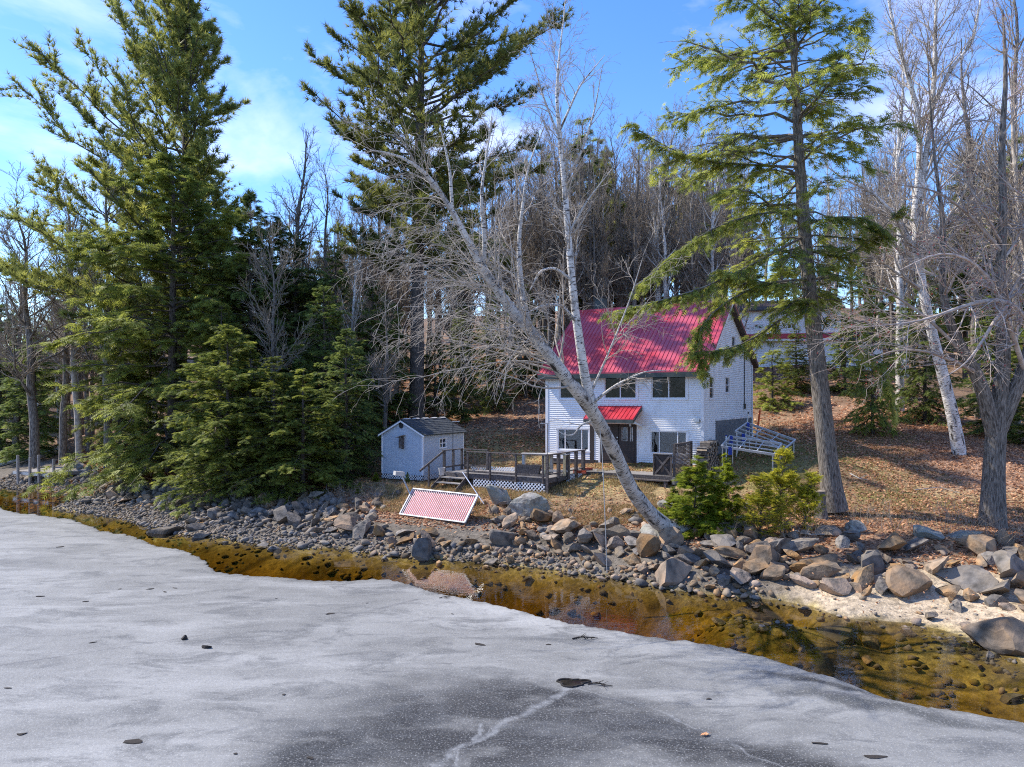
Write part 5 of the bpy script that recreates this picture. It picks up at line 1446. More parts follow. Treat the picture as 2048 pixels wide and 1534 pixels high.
def grow(g, P, Rd, n, t0, t1, amin, amax, lr, S, wig, trop, rr=.6, rtip=.25, lmin=.15, lmax=99, rmin=.003, pexp=1.0, droop=0.0):
    N = P.shape[0]
    Ls = np.linalg.norm(np.diff(P, axis=1), axis=-1).sum(1)
    p = Ls ** pexp; bi = g.choice(N, n, p=p / p.sum())
    t = g.uniform(t0, t1, n)
    pos, tan, i, fr = lerp_at(P, bi, t)
    r = Rd[bi, i] * (1 - fr) + Rd[bi, np.minimum(i + 1, Rd.shape[1] - 1)] * fr
    q = norm(np.cross(tan, norm(g.normal(0, 1, (n, 3)))))
    a = g.uniform(amin, amax, n)[:, None]
    d = norm(np.cos(a) * tan + np.sin(a) * q)
    ln = np.clip(Ls[bi] * lr * g.uniform(.55, 1.25, n) * (1.12 - .6 * t), lmin, lmax)
    st = ln / (S - 1)
    out = np.empty((n, S, 3)); out[:, 0] = pos
    tv = np.asarray(trop, float)
    for k in range(1, S):
        d = norm(d + g.normal(0, wig, (n, 3)) + tv + np.array((0, 0, -droop * k / S)))
        out[:, k] = out[:, k - 1] + d * st[:, None]
    r0 = np.maximum(np.minimum(r * rr, ln * .035 + .004), rmin)
    R2 = r0[:, None] * (1 - (1 - rtip) * np.linspace(0, 1, S))[None]
    return out, np.maximum(R2, rmin * .8)
def mk(name, parts, mat_):
    V, F, B = join_tubes(parts)
    me = np_mesh(name, V, F, True, {'bark': ('FLOAT_VECTOR', B)}); me.materials.append(mat_); return me

def place(name, wood, crown, crown_mat, loc=(0, 0, 0), rz=0, sc=(1, 1, 1), **k):
    t = thing(name, loc, rz, **k)
    t.scale = sc
    link('trunk', wood, t)
    c = link('crown', crown, t)
    if crown_mat is not None and not crown.materials: crown.materials.append(crown_mat)
    return t

# --- big white pine at the left
bx, by = -24.4, 52.0; bz = gz(bx, by)
def tl(x, y, z0, z1, lx=0, ly=0, wob=.15, seed=0):
    g = np.random.default_rng(seed); s = np.linspace(0, 1, 10)
    return np.stack([x + lx * s + g.normal(0, wob, 10) * s, y + ly * s + g.normal(0, wob, 10) * s, z0 - .3 + (z1 - z0 + .3) * s], 1)
def L_pineL(r, az):
    left = .5 - .5 * np.cos(az)          # 1 towards -x
    prof = np.interp(r, [0, .15, .35, .6, .85, 1], [9.5, 11.0, 10.4, 8.4, 5.6, 1.6])
    return prof * (.52 + .55 * left)
w_, c_ = conifer(11, tl(bx, by, bz, 35.5, 0.6), .52, 185, .24, L_pineL, lambda r: np.interp(r, [0, .4, 1], [.22, .58, 1.05]), 'pine', 16, 9, .46, .10, 'pine_bark', 1.0, latlen=.30, gap=-.55)
place('white_pine', w_, c_, M['pine'], label='tall white pine with long up-swept limbs at the left against the sky', cat='pine tree')
# --- big white pine in the middle
bx, by = -6.2, 46.0; bz = gz(bx, by)
def L_pineM(r, az): return np.interp(r, [0, .2, .45, .75, 1], [5.2, 7.4, 9.0, 7.6, 2.0]) * (1 + .12 * np.cos(az))
w_, c_ = conifer(12, tl(bx, by, bz, 38.5, .3), .50, 175, .29, L_pineM, lambda r: np.interp(r, [0, .4, 1], [.06, .42, 1.0]), 'pine', 16, 9, .44, .06, 'pine_bark', 1.0, latlen=.30, gap=-.55)
place('white_pine', w_, c_, M['pine'], label='tall white pine with dark trunk behind the shed in the middle', cat='pine tree')

# --- hemlock prototypes (about 20 m), shared by several trees
def hem_proto(seed, h, wd, c0=.04, nbr=185, lat=13, spr=9, size=.36):
    prof = lambda r, az: np.interp(r, [0, .12, .35, .7, 1], [wd * .8, wd, wd * .95, wd * .68, .6])
    return conifer(seed, tl(0, 0, 0, h, 0, 0, .08, seed), h * .0135, nbr, c0, prof, lambda r: np.interp(r, [0, .4, 1], [-.10, .10, .65]), 'hemlock', lat, spr, size, -.20, 'pine_bark', .95, latlen=.36, sides=8)
HEM = [hem_proto(31, 20, 5.8, size=.40, lat=14), hem_proto(32, 20, 5.0, .05, size=.36), hem_proto(33, 20, 4.6, .05, 160, size=.37), hem_proto(34, 20, 5.4, .04, 90, 16, 9, .5)]
SAP = [hem_proto(35, 5, 1.9, .03, 60, 9, 6, .26), hem_proto(36, 5, 1.5, .05, 55, 9, 6, .24)]
def hemlock(i, u, v, Y, vtop, mat_, rz, wide=1.0, pool=HEM, h0=20, **k):
    p = at(u, v, Y); p[2] = gz(p[0], p[1])
    zt = H - (vtop - VH) / FOC * Y; s = (zt - p[2]) / h0
    w, c = pool[i]
    t = thing(k.pop('name', 'hemlock_tree'), p, rz, **k); t.scale = (s * wide, s * wide, s)
    link('trunk', w, t)
    link_mat('crown', c, t, M[mat_])
    return t
CR = {}
G1 = 'hemlocks on the left bank'
hemlock(0, 345, 941, 44.0, 305, 'hemlock', .3, 1.22, label='tall bright green hemlock leaning over the left shore', cat='hemlock', group=G1)
hemlock(1, 240, 912, 53.0, 560, 'hemlock', 1.9, .9, label='lower hemlock behind the swim platform', cat='hemlock', group=G1)
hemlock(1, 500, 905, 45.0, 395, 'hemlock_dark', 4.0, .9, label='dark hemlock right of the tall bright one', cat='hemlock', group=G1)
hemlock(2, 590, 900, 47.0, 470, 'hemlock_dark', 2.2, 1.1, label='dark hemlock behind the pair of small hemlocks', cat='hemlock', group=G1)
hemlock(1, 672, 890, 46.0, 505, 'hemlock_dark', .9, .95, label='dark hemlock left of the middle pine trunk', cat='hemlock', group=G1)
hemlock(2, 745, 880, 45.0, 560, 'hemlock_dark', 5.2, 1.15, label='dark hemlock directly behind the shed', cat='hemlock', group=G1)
hemlock(3, 606, 990, 34.0, 742, 'hemlock', 3.3, 1.5, label='small hemlock with green tip on the bank left of the shed', cat='hemlock', group=G1)
hemlock(2, 500, 965, 36.0, 690, 'hemlock', 1.2, 1.35, label='small hemlock left of the green tipped one', cat='hemlock', group=G1)
hemlock(1, 440, 930, 40.0, 610, 'hemlock', 2.8, 1.2, label='middle sized hemlock in front of the tall bright one', cat='hemlock', group=G1)
hemlock(2, 300, 925, 47.0, 640, 'hemlock', .4, 1.05, label='short wide hemlock by the dock wheels', cat='hemlock', group=G1)
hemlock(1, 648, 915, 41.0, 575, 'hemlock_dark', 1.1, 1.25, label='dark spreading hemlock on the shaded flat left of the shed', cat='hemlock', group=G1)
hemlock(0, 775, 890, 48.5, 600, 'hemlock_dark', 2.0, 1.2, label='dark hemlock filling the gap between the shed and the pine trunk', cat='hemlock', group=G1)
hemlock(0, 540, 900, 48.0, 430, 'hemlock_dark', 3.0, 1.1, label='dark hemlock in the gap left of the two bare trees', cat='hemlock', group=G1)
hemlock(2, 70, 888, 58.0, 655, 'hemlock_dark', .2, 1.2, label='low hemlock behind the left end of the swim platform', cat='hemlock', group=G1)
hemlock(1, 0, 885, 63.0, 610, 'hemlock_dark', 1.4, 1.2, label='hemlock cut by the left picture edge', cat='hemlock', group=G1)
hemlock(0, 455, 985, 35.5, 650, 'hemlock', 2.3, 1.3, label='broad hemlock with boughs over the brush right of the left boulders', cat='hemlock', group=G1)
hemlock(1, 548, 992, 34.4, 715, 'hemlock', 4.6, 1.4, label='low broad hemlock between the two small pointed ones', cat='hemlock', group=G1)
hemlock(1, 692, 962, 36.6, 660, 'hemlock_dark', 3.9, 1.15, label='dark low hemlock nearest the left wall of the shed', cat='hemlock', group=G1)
G2 = 'hemlocks behind the lawn'
hemlock(1, 1592, 765, 52.5, 655, 'hemlock', 2.2, 1.3, label='low hemlock in front of the upper house', cat='hemlock', group=G2)
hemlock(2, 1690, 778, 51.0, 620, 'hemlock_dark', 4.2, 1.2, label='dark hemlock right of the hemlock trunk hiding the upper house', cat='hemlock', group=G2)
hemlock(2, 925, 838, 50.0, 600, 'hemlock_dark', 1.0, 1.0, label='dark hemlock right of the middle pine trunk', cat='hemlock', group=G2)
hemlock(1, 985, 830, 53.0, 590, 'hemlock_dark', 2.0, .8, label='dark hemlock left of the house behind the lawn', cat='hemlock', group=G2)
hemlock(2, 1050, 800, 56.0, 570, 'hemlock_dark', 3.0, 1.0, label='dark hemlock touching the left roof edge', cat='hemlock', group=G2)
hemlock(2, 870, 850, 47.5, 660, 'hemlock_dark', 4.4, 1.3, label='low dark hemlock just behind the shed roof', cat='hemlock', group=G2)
hemlock(1, 1745, 860, 40.0, 575, 'hemlock', 5.0, .75, label='hemlock with drooping boughs beside the leafy path', cat='hemlock', group=G2)
hemlock(2, 1990, 880, 39.0, 600, 'hemlock_dark', .7, 1.3, label='dark hemlock behind the right maple', cat='hemlock', group=G2)
hemlock(1, 1850, 865, 43.0, 540, 'hemlock_dark', 2.5, .9, label='dark hemlock behind the white birch base', cat='hemlock', group=G2)
hemlock(2, 2070, 900, 36.0, 640, 'hemlock', 1.7, 1.3, label='hemlock at the right edge of the lawn', cat='hemlock', group=G2)
hemlock(0, 1545, 792, 50.0, 705, 'hemlock', 1.0, 1.3, SAP, 5, name='shrub', label='leafy evergreen shrub at the back corner of the house', cat='shrub')

# --- right-hand hemlock with its long trunk
tp = [(1668, 1020, 27.2), (1660, 950, 27.2), (1650, 870, 27.1), (1636, 730, 27.0), (1622, 620, 27), (1610, 480, 26.9), (1600, 340, 26.8), (1592, 200, 26.8), (1585, 60, 26.8), (1580, -120, 26.8)]
tr_ = np.array([at(*q) for q in tp])
def L_hemR(r, az):
    left = .5 - .5 * np.cos(az)
    return np.interp(r, [0, .10, .22, .30, .45, .7, 1], [2.6, 3.6, 3.8, 3.2, 4.6, 3.9, .8]) * (.72 + .42 * left)
w_, c_ = conifer(14, tr_, .36, 120, .36, L_hemR, lambda r: np.interp(r, [0, .3, 1], [-.14, .10, .55]), 'hemlock', 16, 9, .27, -.20, 'bark', 1.0, .03, .36, gap=-.45, sides=14)
hr_ = place('hemlock_tree', w_, c_, M['hemlock'], label='tall hemlock with long bare grey trunk on the lawn right of the house', cat='hemlock')
# its long limbs over the roof and to the right
def limb_mesh(seed, paths, r0, nl, spr, size, kind='hemlock', latlen=1.0):
    g = np.random.default_rng(seed)
    P = np.array([resample(np.array([at(*q) for q in pth]), 10) for pth in paths]); n = len(P)
    Rb = np.array(r0)[:, None] * (1 - .8 * np.linspace(0, 1, 10))[None] + .004
    L_ = np.linalg.norm(np.diff(P, axis=1), axis=-1).sum(1)
    bi = g.choice(n, nl, p=L_ / L_.sum()); tt = g.uniform(.22, 1, nl)
    p0, tan, _, _ = lerp_at(P, bi, tt)
    side = norm(np.cross(tan, np.array((0, 0, 1.)))); sg = np.where(g.random(nl) < .5, 1, -1)[:, None]; a = g.uniform(.4, 1.1, nl)[:, None]
    d = norm(tan * np.cos(a) + side * sg * np.sin(a) + np.array((0, 0, -.25)) + g.normal(0, .2, (nl, 3)))
    ll = g.uniform(.35, 1.2, nl) * latlen * (1.2 - .6 * tt)
    s4 = np.linspace(0, 1, 4)
    Q = p0[:, None] + ll[:, None, None] * (d[:, None] * s4[None, :, None] + np.array((0, 0, -.25)) * (s4 ** 2)[None, :, None])
    wood = mk('limbs', [(P, Rb, 7), (Q, np.clip(ll * .009, .004, .012)[:, None] * (1 - .8 * s4)[None] + .002, 3)], M['bark'])
    li = np.repeat(np.arange(nl), spr); ns = nl * spr
    ft = np.clip(np.tile((np.arange(spr) + .6) / spr, nl) + g.normal(0, .07, ns), .05, 1)
    pos, tn, _, _ = lerp_at(Q, li, ft)
    sv = norm(np.cross(tn, np.array((0, 0, 1.)))); a = g.uniform(.1, 1, ns)[:, None]
    dd = norm(tn * np.cos(a) + sv * np.where(g.random(ns) < .5, 1, -1)[:, None] * np.sin(a) + np.array((0, 0, -.2)) + g.normal(0, .15, (ns, 3)))
    crown = sprays('boughs', kind, pos + g.normal(0, .03, (ns, 3)), dd, norm(np.array((0, 0, 1.)) + g.normal(0, .4, (ns, 3))), size * g.uniform(.65, 1.3, ns), np.clip(.5 + .25 * g.normal(0, 1, ns), 0, 1))
    return wood, crown
paths = [[(1605, 335, 26.8), (1500, 330, 26.4), (1400, 325, 25.9), (1320, 290, 25.6), (1262, 250, 25.4)],
         [(1612, 470, 26.9), (1520, 520, 26.0), (1430, 570, 25.2), (1330, 600, 24.6), (1215, 625, 24.2)],
         [(1618, 560, 27), (1540, 560, 26.0), (1450, 600, 25.2), (1380, 660, 24.8), (1400, 740, 24.6)],
         [(1622, 600, 27), (1560, 640, 26.0), (1490, 690, 25.4), (1440, 705, 25.0), (1378, 705, 24.8)],
         [(1606, 420, 26.9), (1480, 430, 26.0), (1380, 480, 25.4), (1290, 560, 25.0)],
         [(1612, 500, 27), (1690, 520, 26.6), (1740, 480, 26.2), (1800, 420, 26.0)],
         [(1620, 580, 27), (1560, 570, 26.2), (1500, 560, 25.6), (1440, 540, 25.2)],
         [(1608, 450, 26.9), (1680, 430, 26.4), (1750, 440, 26.1), (1775, 470, 26.0)],
         [(1628, 660, 27), (1720, 690, 26.6), (1770, 740, 26.2), (1785, 820, 26.1)]]
w_, c_ = limb_mesh(15, paths, [.05, .05, .05, .045, .045, .04, .04, .04, .03], 760, 9, .24)
link('limbs', w_, hr_); c_.materials.append(M['hemlock']); link('boughs', c_, hr_)
stp = at(1641, 1016, 26.6); stp[2] = gz(stp[0], stp[1])
sg_ = np.random.default_rng(4)
V, F, B = tubes(np.array([[(.05, 0, -.3), (.02, 0, .1), (0, 0, .6), (-.02, 0, 1.0)]]), np.array([[.34, .26, .20, .19]]), 14)
V += sg_.normal(0, .012, V.shape)
stump = thing('tree_stump', stp, 0, label='sawn grey tree stump against the foot of the right hemlock', cat='stump')
me = np_mesh('bark', V, F, True, {'bark': ('FLOAT_VECTOR', B)}); link('bark', me, stump, M['bark'])
MB().prism([(-.02 + .188 * math.cos(a), .188 * math.sin(a), .985) for a in np.linspace(0, 6.2832, 15)[:-1]], (.0, 0, .03)).build('cut_face', M['log_end'], stump)

# --- leaning birch
def poly(pts, n): return resample(np.array([list(at(u, v, Y)) + [r] for u, v, Y, r in pts]), n)
g = np.random.default_rng(51)
main = poly([(1372, 1072, 25.6, .42), (1345, 1062, 25.3, .38), (1312, 1042, 24.8, .34), (1262, 980, 23.9, .33), (1230, 905, 22.9, .32), (1197, 845, 21.8, .31), (1172, 800, 21.0, .31), (1130, 755, 20.4, .27), (1098, 708, 20.0, .25),
             (1060, 660, 19.6, .23), (1022, 618, 19.3, .21), (985, 568, 19.1, .18), (950, 510, 18.9, .15), (920, 450, 18.7, .125), (880, 380, 18.5, .10), (840, 330, 18.4, .07), (790, 305, 18.3, .045), (740, 300, 18.2, .02)], 46)
second = poly([(1186, 815, 21.2, .24), (1172, 770, 20.9, .22), (1163, 710, 20.6, .20), (1150, 620, 20.3, .175), (1142, 540, 20.1, .155), (1135, 450, 20.0, .135), (1128, 360, 19.9, .115), (1120, 270, 19.8, .09), (1112, 200, 19.7, .07), (1118, 110, 19.6, .04), (1130, 20, 19.5, .02), (1132, -30, 19.5, .01)], 34)
others = [poly(q, 16) for q in (
    [(965, 535, 19.0, .10), (972, 480, 18.9, .085), (964, 430, 18.8, .07), (962, 380, 18.8, .055), (975, 300, 18.7, .035), (985, 220, 18.7, .012)],
    [(1060, 660, 19.7, .13), (1045, 600, 19.8, .12), (1038, 530, 19.9, .10), (1036, 480, 19.9, .08), (1046, 410, 19.9, .06), (1055, 330, 19.9, .035), (1090, 250, 19.9, .012)],
    [(1150, 640, 20.3, .075), (1120, 608, 19.9, .06), (1080, 612, 19.6, .045), (1048, 630, 19.4, .02)],
    [(1142, 560, 20.1, .07), (1110, 535, 19.8, .055), (1080, 540, 19.6, .04), (1060, 580, 19.5, .02)],
    [(1128, 370, 19.9, .06), (1165, 300, 19.6, .045), (1190, 220, 19.4, .03), (1205, 130, 19.3, .01)],
    [(1120, 280, 19.8, .05), (1085, 190, 19.7, .035), (1060, 100, 19.6, .01)],
    [(1120, 260, 19.8, .05), (1160, 170, 19.8, .035), (1210, 110, 19.8, .01)],
    [(905, 420, 18.6, .07), (900, 340, 18.5, .05), (880, 250, 18.4, .02)],
    [(1180, 810, 21.1, .07), (1230, 770, 20.6, .05), (1290, 742, 20.2, .03), (1340, 740, 20.0, .01)],
    [(1175, 800, 21.1, .06), (1220, 700, 20.6, .04), (1260, 600, 20.3, .025), (1290, 500, 20.2, .008)],
    [(1190, 840, 21.6, .05), (1160, 850, 21.2, .04), (1150, 870, 21.0, .03), (1130, 872, 20.9, .02), (1112, 858, 20.8, .012)],
    [(1130, 480, 20.0, .05), (1175, 400, 19.7, .035), (1230, 330, 19.5, .012)])]
def split(a): return a[None, :, :3], a[None, :, 3]
main[:, 3] *= np.interp(np.arange(46), [0, 4, 10, 46], [.9, .82, .70, .66]); second[:, 3] *= .66
for o in others: o[:, 3] *= .75
mP, mR = split(main); sP, sR = split(second)
oP = np.stack([o[:, :3] for o in others]); oR = np.stack([o[:, 3] for o in others])
mR = mR * (1 + .04 * np.sin(np.arange(46) * 1.9))[None]
birch_wood = mk('trunk', [(mP, mR, 16)], M['birch'])
bt = thing('birch_tree', main[1, :3], 0, label='grey birch leaning out from the rocks across the house front', cat='birch')
def child(name, me, t):
    o = link(name, me, t); o.matrix_parent_inverse = Matrix.Translation(-t.location); return o
child('trunk', birch_wood, bt)
child('stem', mk('stem', [(sP, sR, 12)], M['birch_white']), bt)
child('limbs', mk('limbs', [(oP, oR, 7)], M['birch']), bt)
# twigs
hP, hR = mP[:, 22:], mR[:, 22:]
l1 = [grow(g, hP, hR, 36, .0, 1, .5, 1.2, .45, 9, .13, (-.02, -.01, .03), .20, .12, 1.0, 3.6, .007),
      grow(g, sP[:, 12:], sR[:, 12:], 46, 0, 1, .45, 1.0, .20, 9, .13, (0, 0, .07), .25, .12, .8, 3.0, .006),
      grow(g, oP, oR, 80, .2, 1, .4, 1.0, .5, 8, .14, (0, 0, .02), .5, .12, .5, 2.0, .005)]
droopy = grow(g, hP[:, :18], hR[:, :18], 32, 0, 1, .5, 1.1, .65, 12, .13, (-.10, -.02, .01), .13, .12, 2.2, 5.6, .008, droop=.20)
l1.append(droopy)
P1 = [(p, r, 5) for p, r in l1]
l2 = [grow(g, p, r, n, .15, 1, .4, 1.0, .5, 7, .16, (0, 0, -.01), .6, .2, .3, 1.3, .0045, droop=dr) for (p, r), n, dr in zip(l1, (270, 380, 360, 460), (.10, .02, .05, .22))]
l3 = [grow(g, p, r, n, .2, 1, .35, .95, .5, 5, .16, (0, 0, -.02), .7, .35, .15, .6, .0036, droop=dr) for (p, r), n, dr in zip(l2, (800, 1150, 950, 1300), (.08, .02, .04, .18))]
child('branches', mk('branches', P1 + [(p, r, 4) for p, r in l2], M['twig']), bt)
child('crown', mk('crown', [(p, r, 3) for p, r in l3], M['twig']), bt)
rp0 = at(1199, 850, 21.7); rp1 = at(1214, 1146, 21.6)
rope = thing('rope', (0, 0, 0), 0, label='thin grey rope hanging from the leaning birch down to the rocks', cat='rope')
MB().tube([rp0, at(1204, 900, 21.7), at(1207, 965, 21.6), at(1211, 1060, 21.6), rp1], .014, 5).build('line', M['rope'], rope)
kn = at(1206, 950, 21.65)
MB().tube([kn + np.array((0, 0, .06)), kn, kn - np.array((0, 0, .06))], [.02, .035, .02], 6).build('knot', M['rope'], rope)

# --- right maple
g = np.random.default_rng(61)
mp_ = [poly(q, 22) for q in (
    [(1985, 1085, 25.2, .5), (1985, 1050, 25.1, .46), (1985, 1010, 25.0, .36), (1988, 930, 24.9, .33), (1990, 860, 24.8, .34), (2000, 790, 24.7, .25), (2012, 720, 24.6, .22), (2005, 640, 24.5, .19), (1995, 560, 24.4, .16), (2010, 440, 24.3, .13), (2000, 300, 24.2, .10), (2015, 160, 24.1, .07), (2005, 20, 24.0, .03)],
    [(1988, 870, 24.8, .26), (1972, 800, 24.6, .24), (1955, 745, 24.4, .21), (1925, 705, 24.2, .18), (1895, 640, 24.0, .14), (1880, 560, 23.9, .11), (1890, 460, 23.8, .08), (1870, 330, 23.7, .05), (1860, 200, 23.6, .02)],
    [(1998, 860, 24.8, .26), (2022, 800, 24.6, .24), (2050, 740, 24.4, .21), (2075, 640, 24.2, .18), (2090, 480, 24.0, .13), (2080, 300, 23.9, .08), (2100, 120, 23.8, .03)])]
mpl = [poly(q, 16) for q in (
    [(2070, 660, 24.2, .10), (2020, 600, 23.0, .085), (1975, 600, 22.3, .07), (1920, 612, 21.8, .055), (1860, 640, 21.4, .04), (1790, 650, 21.0, .02), (1700, 655, 20.8, .008)],
    [(2015, 610, 23.0, .07), (1990, 640, 22.4, .055), (1960, 690, 22.0, .04), (1930, 730, 21.7, .02), (1880, 760, 21.5, .008)],
    [(2050, 745, 24.4, .09), (2000, 590, 22.8, .07), (1950, 520, 22.2, .05), (1880, 500, 21.6, .03), (1800, 540, 21.2, .01)],
    [(1955, 745, 24.4, .08), (1900, 720, 23.4, .06), (1850, 700, 22.8, .04), (1780, 700, 22.4, .02), (1720, 730, 22.2, .008)],
    [(1925, 705, 24.2, .07), (1860, 640, 23.8, .05), (1790, 590, 23.5, .035), (1720, 570, 23.3, .01)],
    [(2000, 500, 24.3, .07), (1930, 420, 23.6, .05), (1870, 380, 23.2, .03), (1800, 370, 23.0, .01)])]
aP, aR = np.stack([q[:, :3] for q in mp_]), np.stack([q[:, 3] for q in mp_])
cP, cR = np.stack([q[:, :3] for q in mpl]), np.stack([q[:, 3] for q in mpl])
mt = thing('maple_tree', mp_[0][1, :3], 0, label='bare grey maple with forked shaggy trunk at the right edge of the lawn', cat='maple')
child('trunk', mk('trunk', [(aP, aR, 14)], M['bark']), mt)
child('limbs', mk('limbs', [(cP, cR, 8)], M['twig_red']), mt)
l1 = [grow(g, aP[:, 8:], aR[:, 8:], 60, .1, 1, .5, 1.1, .28, 9, .12, (-.05, -.02, .05), .4, .12, 1.2, 4.0, .007), grow(g, cP, cR, 90, .15, 1, .4, 1.0, .45, 8, .13, (-.05, -.02, -.02), .5, .12, .6, 2.0, .006, droop=.1)]
l2 = [grow(g, p, r, n, .15, 1, .4, .95, .5, 7, .15, (-.02, 0, .02), .6, .2, .3, 1.5, .005) for (p, r), n in zip(l1, (520, 650))]
l3 = [grow(g, p, r, n, .2, 1, .35, .9, .45, 5, .15, (0, 0, .03), .7, .35, .15, .6, .004) for (p, r), n in zip(l2, (1700, 1700))]
child('branches', mk('branches', [(p, r, 5) for p, r in l1] + [(p, r, 4) for p, r in l2], M['twig_red']), mt)
child('crown', mk('crown', [(p, r, 3) for p, r in l3], M['twig_red']), mt)
tips = np.concatenate([p[:, -1] for p, _ in l3]); tips = tips[g.random(len(tips)) < .5]
child('buds', sprays('buds', 'hemlock', tips, g.normal(0, 1, tips.shape), norm(g.normal(0, 1, tips.shape)), g.uniform(.03, .07, len(tips)), g.random(len(tips))), mt).data.materials.append(M['bud'])

# --- white birch clump at the right
g = np.random.default_rng(71)
br_ = [poly(q, 22) for q in (
    [(1924, 950, 33.7, .44), (1922, 912, 33.6, .40), (1915, 880, 33.5, .36), (1900, 800, 33.4, .33), (1872, 700, 33.2, .29), (1848, 600, 33.0, .26), (1832, 500, 32.9, .24), (1828, 430, 32.8, .22), (1850, 330, 32.7, .17), (1868, 200, 32.6, .13), (1870, 80, 32.5, .10), (1875, -60, 32.4, .06)],
    [(1828, 440, 32.8, .20), (1840, 330, 32.7, .17), (1838, 230, 32.6, .15), (1815, 150, 32.5, .12), (1790, 70, 32.4, .09), (1770, -40, 32.3, .05)],
    [(1868, 210, 32.6, .12), (1900, 140, 32.4, .10), (1945, 85, 32.2, .08), (1965, -20, 32.0, .05)],
    [(1835, 520, 32.9, .14), (1815, 470, 32.8, .13), (1790, 430, 32.6, .11), (1740, 380, 32.4, .09), (1690, 360, 32.2, .06), (1650, 330, 32.0, .02)])]
aP, aR = np.stack([q[:, :3] for q in br_]), np.stack([q[:, 3] for q in br_]) * .78
t = thing('birch_tree', br_[0][1, :3], 0, label='tall white birch with forked trunk at the edge of the leaf slope right', cat='birch')
child('trunk', mk('trunk', [(aP, aR, 12)], M['birch_white']), t)
l1 = [grow(g, aP[:, 6:], aR[:, 6:], 110, .1, 1, .4, .95, .30, 9, .11, (0, 0, .07), .4, .12, 1.2, 5, .009)]
l2 = [grow(g, p, r, 900, .15, 1, .4, .9, .45, 7, .14, (0, 0, .03), .6, .2, .4, 2.0, .007) for p, r in l1]
l3 = [grow(g, p, r, 3400, .2, 1, .35, .9, .45, 5, .14, (0, 0, .0), .7, .35, .2, .9, .0055, droop=.05) for p, r in l2]
child('branches', mk('branches', [(p, r, 5) for p, r in l1] + [(p, r, 4) for p, r in l2], M['twig']), t)
child('crown', mk('crown', [(p, r, 3) for p, r in l3], M['twig_dark']), t)

# --- bare tree prototypes for the woods
def bare_proto(seed, h, mat_t, spread=.6, lean=0.0, n=(34, 360, 1600), rmin=.012, c0=.30):
    g = np.random.default_rng(seed)
    T = tl(0, 0, 0, h, lean, 0, .22, seed); T = resample(T, 22)[None]
    Rt = (h * .0115 * (1 - np.linspace(0, 1, 22)) ** .8 + .02)[None]
    k0 = int(22 * c0)
    a = grow(g, T[:, k0:], Rt[:, k0:], n[0], 0, 1, .45, .95 * spread + .3, .42 * spread, 9, .10, (0, 0, .10), .5, .12, .8, 7, rmin)
    b = grow(g, a[0], a[1], n[1], .15, 1, .35, .9, .42, 7, .13, (0, 0, .05), .6, .2, .4, 3, rmin)
    c = grow(g, b[0], b[1], n[2], .2, 1, .35, .85, .45, 5, .13, (0, 0, .03), .7, .4, .3, 1.3, rmin * .75)
    V, F, B = join_tubes([(T, Rt, 8), (a[0], a[1], 5)])
    w = np_mesh('trunk', V, F, True, {'bark': ('FLOAT_VECTOR', B)}); w.materials.append(mat_t)
    cr_ = mk('crown', [(b[0], b[1], 3), (c[0], c[1], 3)], M['twig_dark'])
    return w, cr_
BARE = [bare_proto(81, 18, M['bark'], .7), bare_proto(82, 18, M['bark'], .5, .8), bare_proto(83, 18, M['birch_white'], .55, -.6), bare_proto(84, 18, M['bark'], .9, .5), bare_proto(85, 18, M['twig'], .6, 1.4)]
def bare(i, u, v, Y, vtop, rz, wide=1.0, h0=18, **k):
    p = at(u, v, Y); p[2] = gz(p[0], p[1])
    s = (H - (vtop - VH) / FOC * Y - p[2]) / h0
    t = thing('bare_tree', p, rz, **k); t.scale = (s * wide, s * wide, s)
    link('trunk', BARE[i][0], t); link('crown', BARE[i][1], t); return t
bare(1, 585, 880, 50, 250, 1.0, 1.0, label='bare tree reaching into the sky between the two pines', cat='bare tree')
bare(0, 655, 870, 52, 330, 2.6, .9, label='lower bare tree right of the one between the pines', cat='bare tree')
bare(3, 125, 890, 54, 420, .5, 1.2, label='bare spreading tree behind the swim platform', cat='bare tree')
bare(4, 160, 890, 53, 380, 2.9, 1.0, label='bare grey tree leaning left behind the bright hemlock', cat='bare tree')
bare(3, 30, 880, 62, 500, 1.4, 1.2, label='bare spreading tree at the far left edge', cat='bare tree')
bare(2, 700, 860, 44, 430, 4.0, .9, label='slender white birch leaning among the dark hemlocks', cat='birch')
bare(0, 2030, 860, 41, -60, .8, .9, label='tall bare tree behind the maple at the right edge', cat='bare tree')
bare(1, 1960, 850, 44, 60, 2.2, 1.0, label='bare tree between the white birch and the maple', cat='bare tree')
bare(4, 2090, 880, 36, 120, 3.0, 1.1, label='bare tree cut by the right picture edge', cat='bare tree')
bare(3, 545, 940, 40, 480, 2.0, 1.0, label='bare grey tree in front of the dark hemlocks left of the shed', cat='bare tree')
bare(0, 770, 905, 40.5, 600, .4, 1.3, label='small bare tree just behind the shed roof', cat='bare tree')
bare(3, 70, 900, 51, 430, 3.6, 1.5, label='wide grey bare tree with low limbs by the left picture edge', cat='bare tree')
bare(0, 215, 905, 49, 330, 5.0, 1.1, label='bare grey tree rising behind the short wide hemlock', cat='bare tree')
bare(1, 1480, 770, 55, 420, 1.9, 1.0, label='bare tree just behind the back corner of the house', cat='bare tree')
bare(3, 1640, 770, 54, 430, 4.2, 1.0, label='bare tree beside the leafy path in front of the upper house', cat='bare tree')
bare(2, 1800, 830, 46, 100, 1.1, .9, label='slender birch behind the white birch clump', cat='birch')
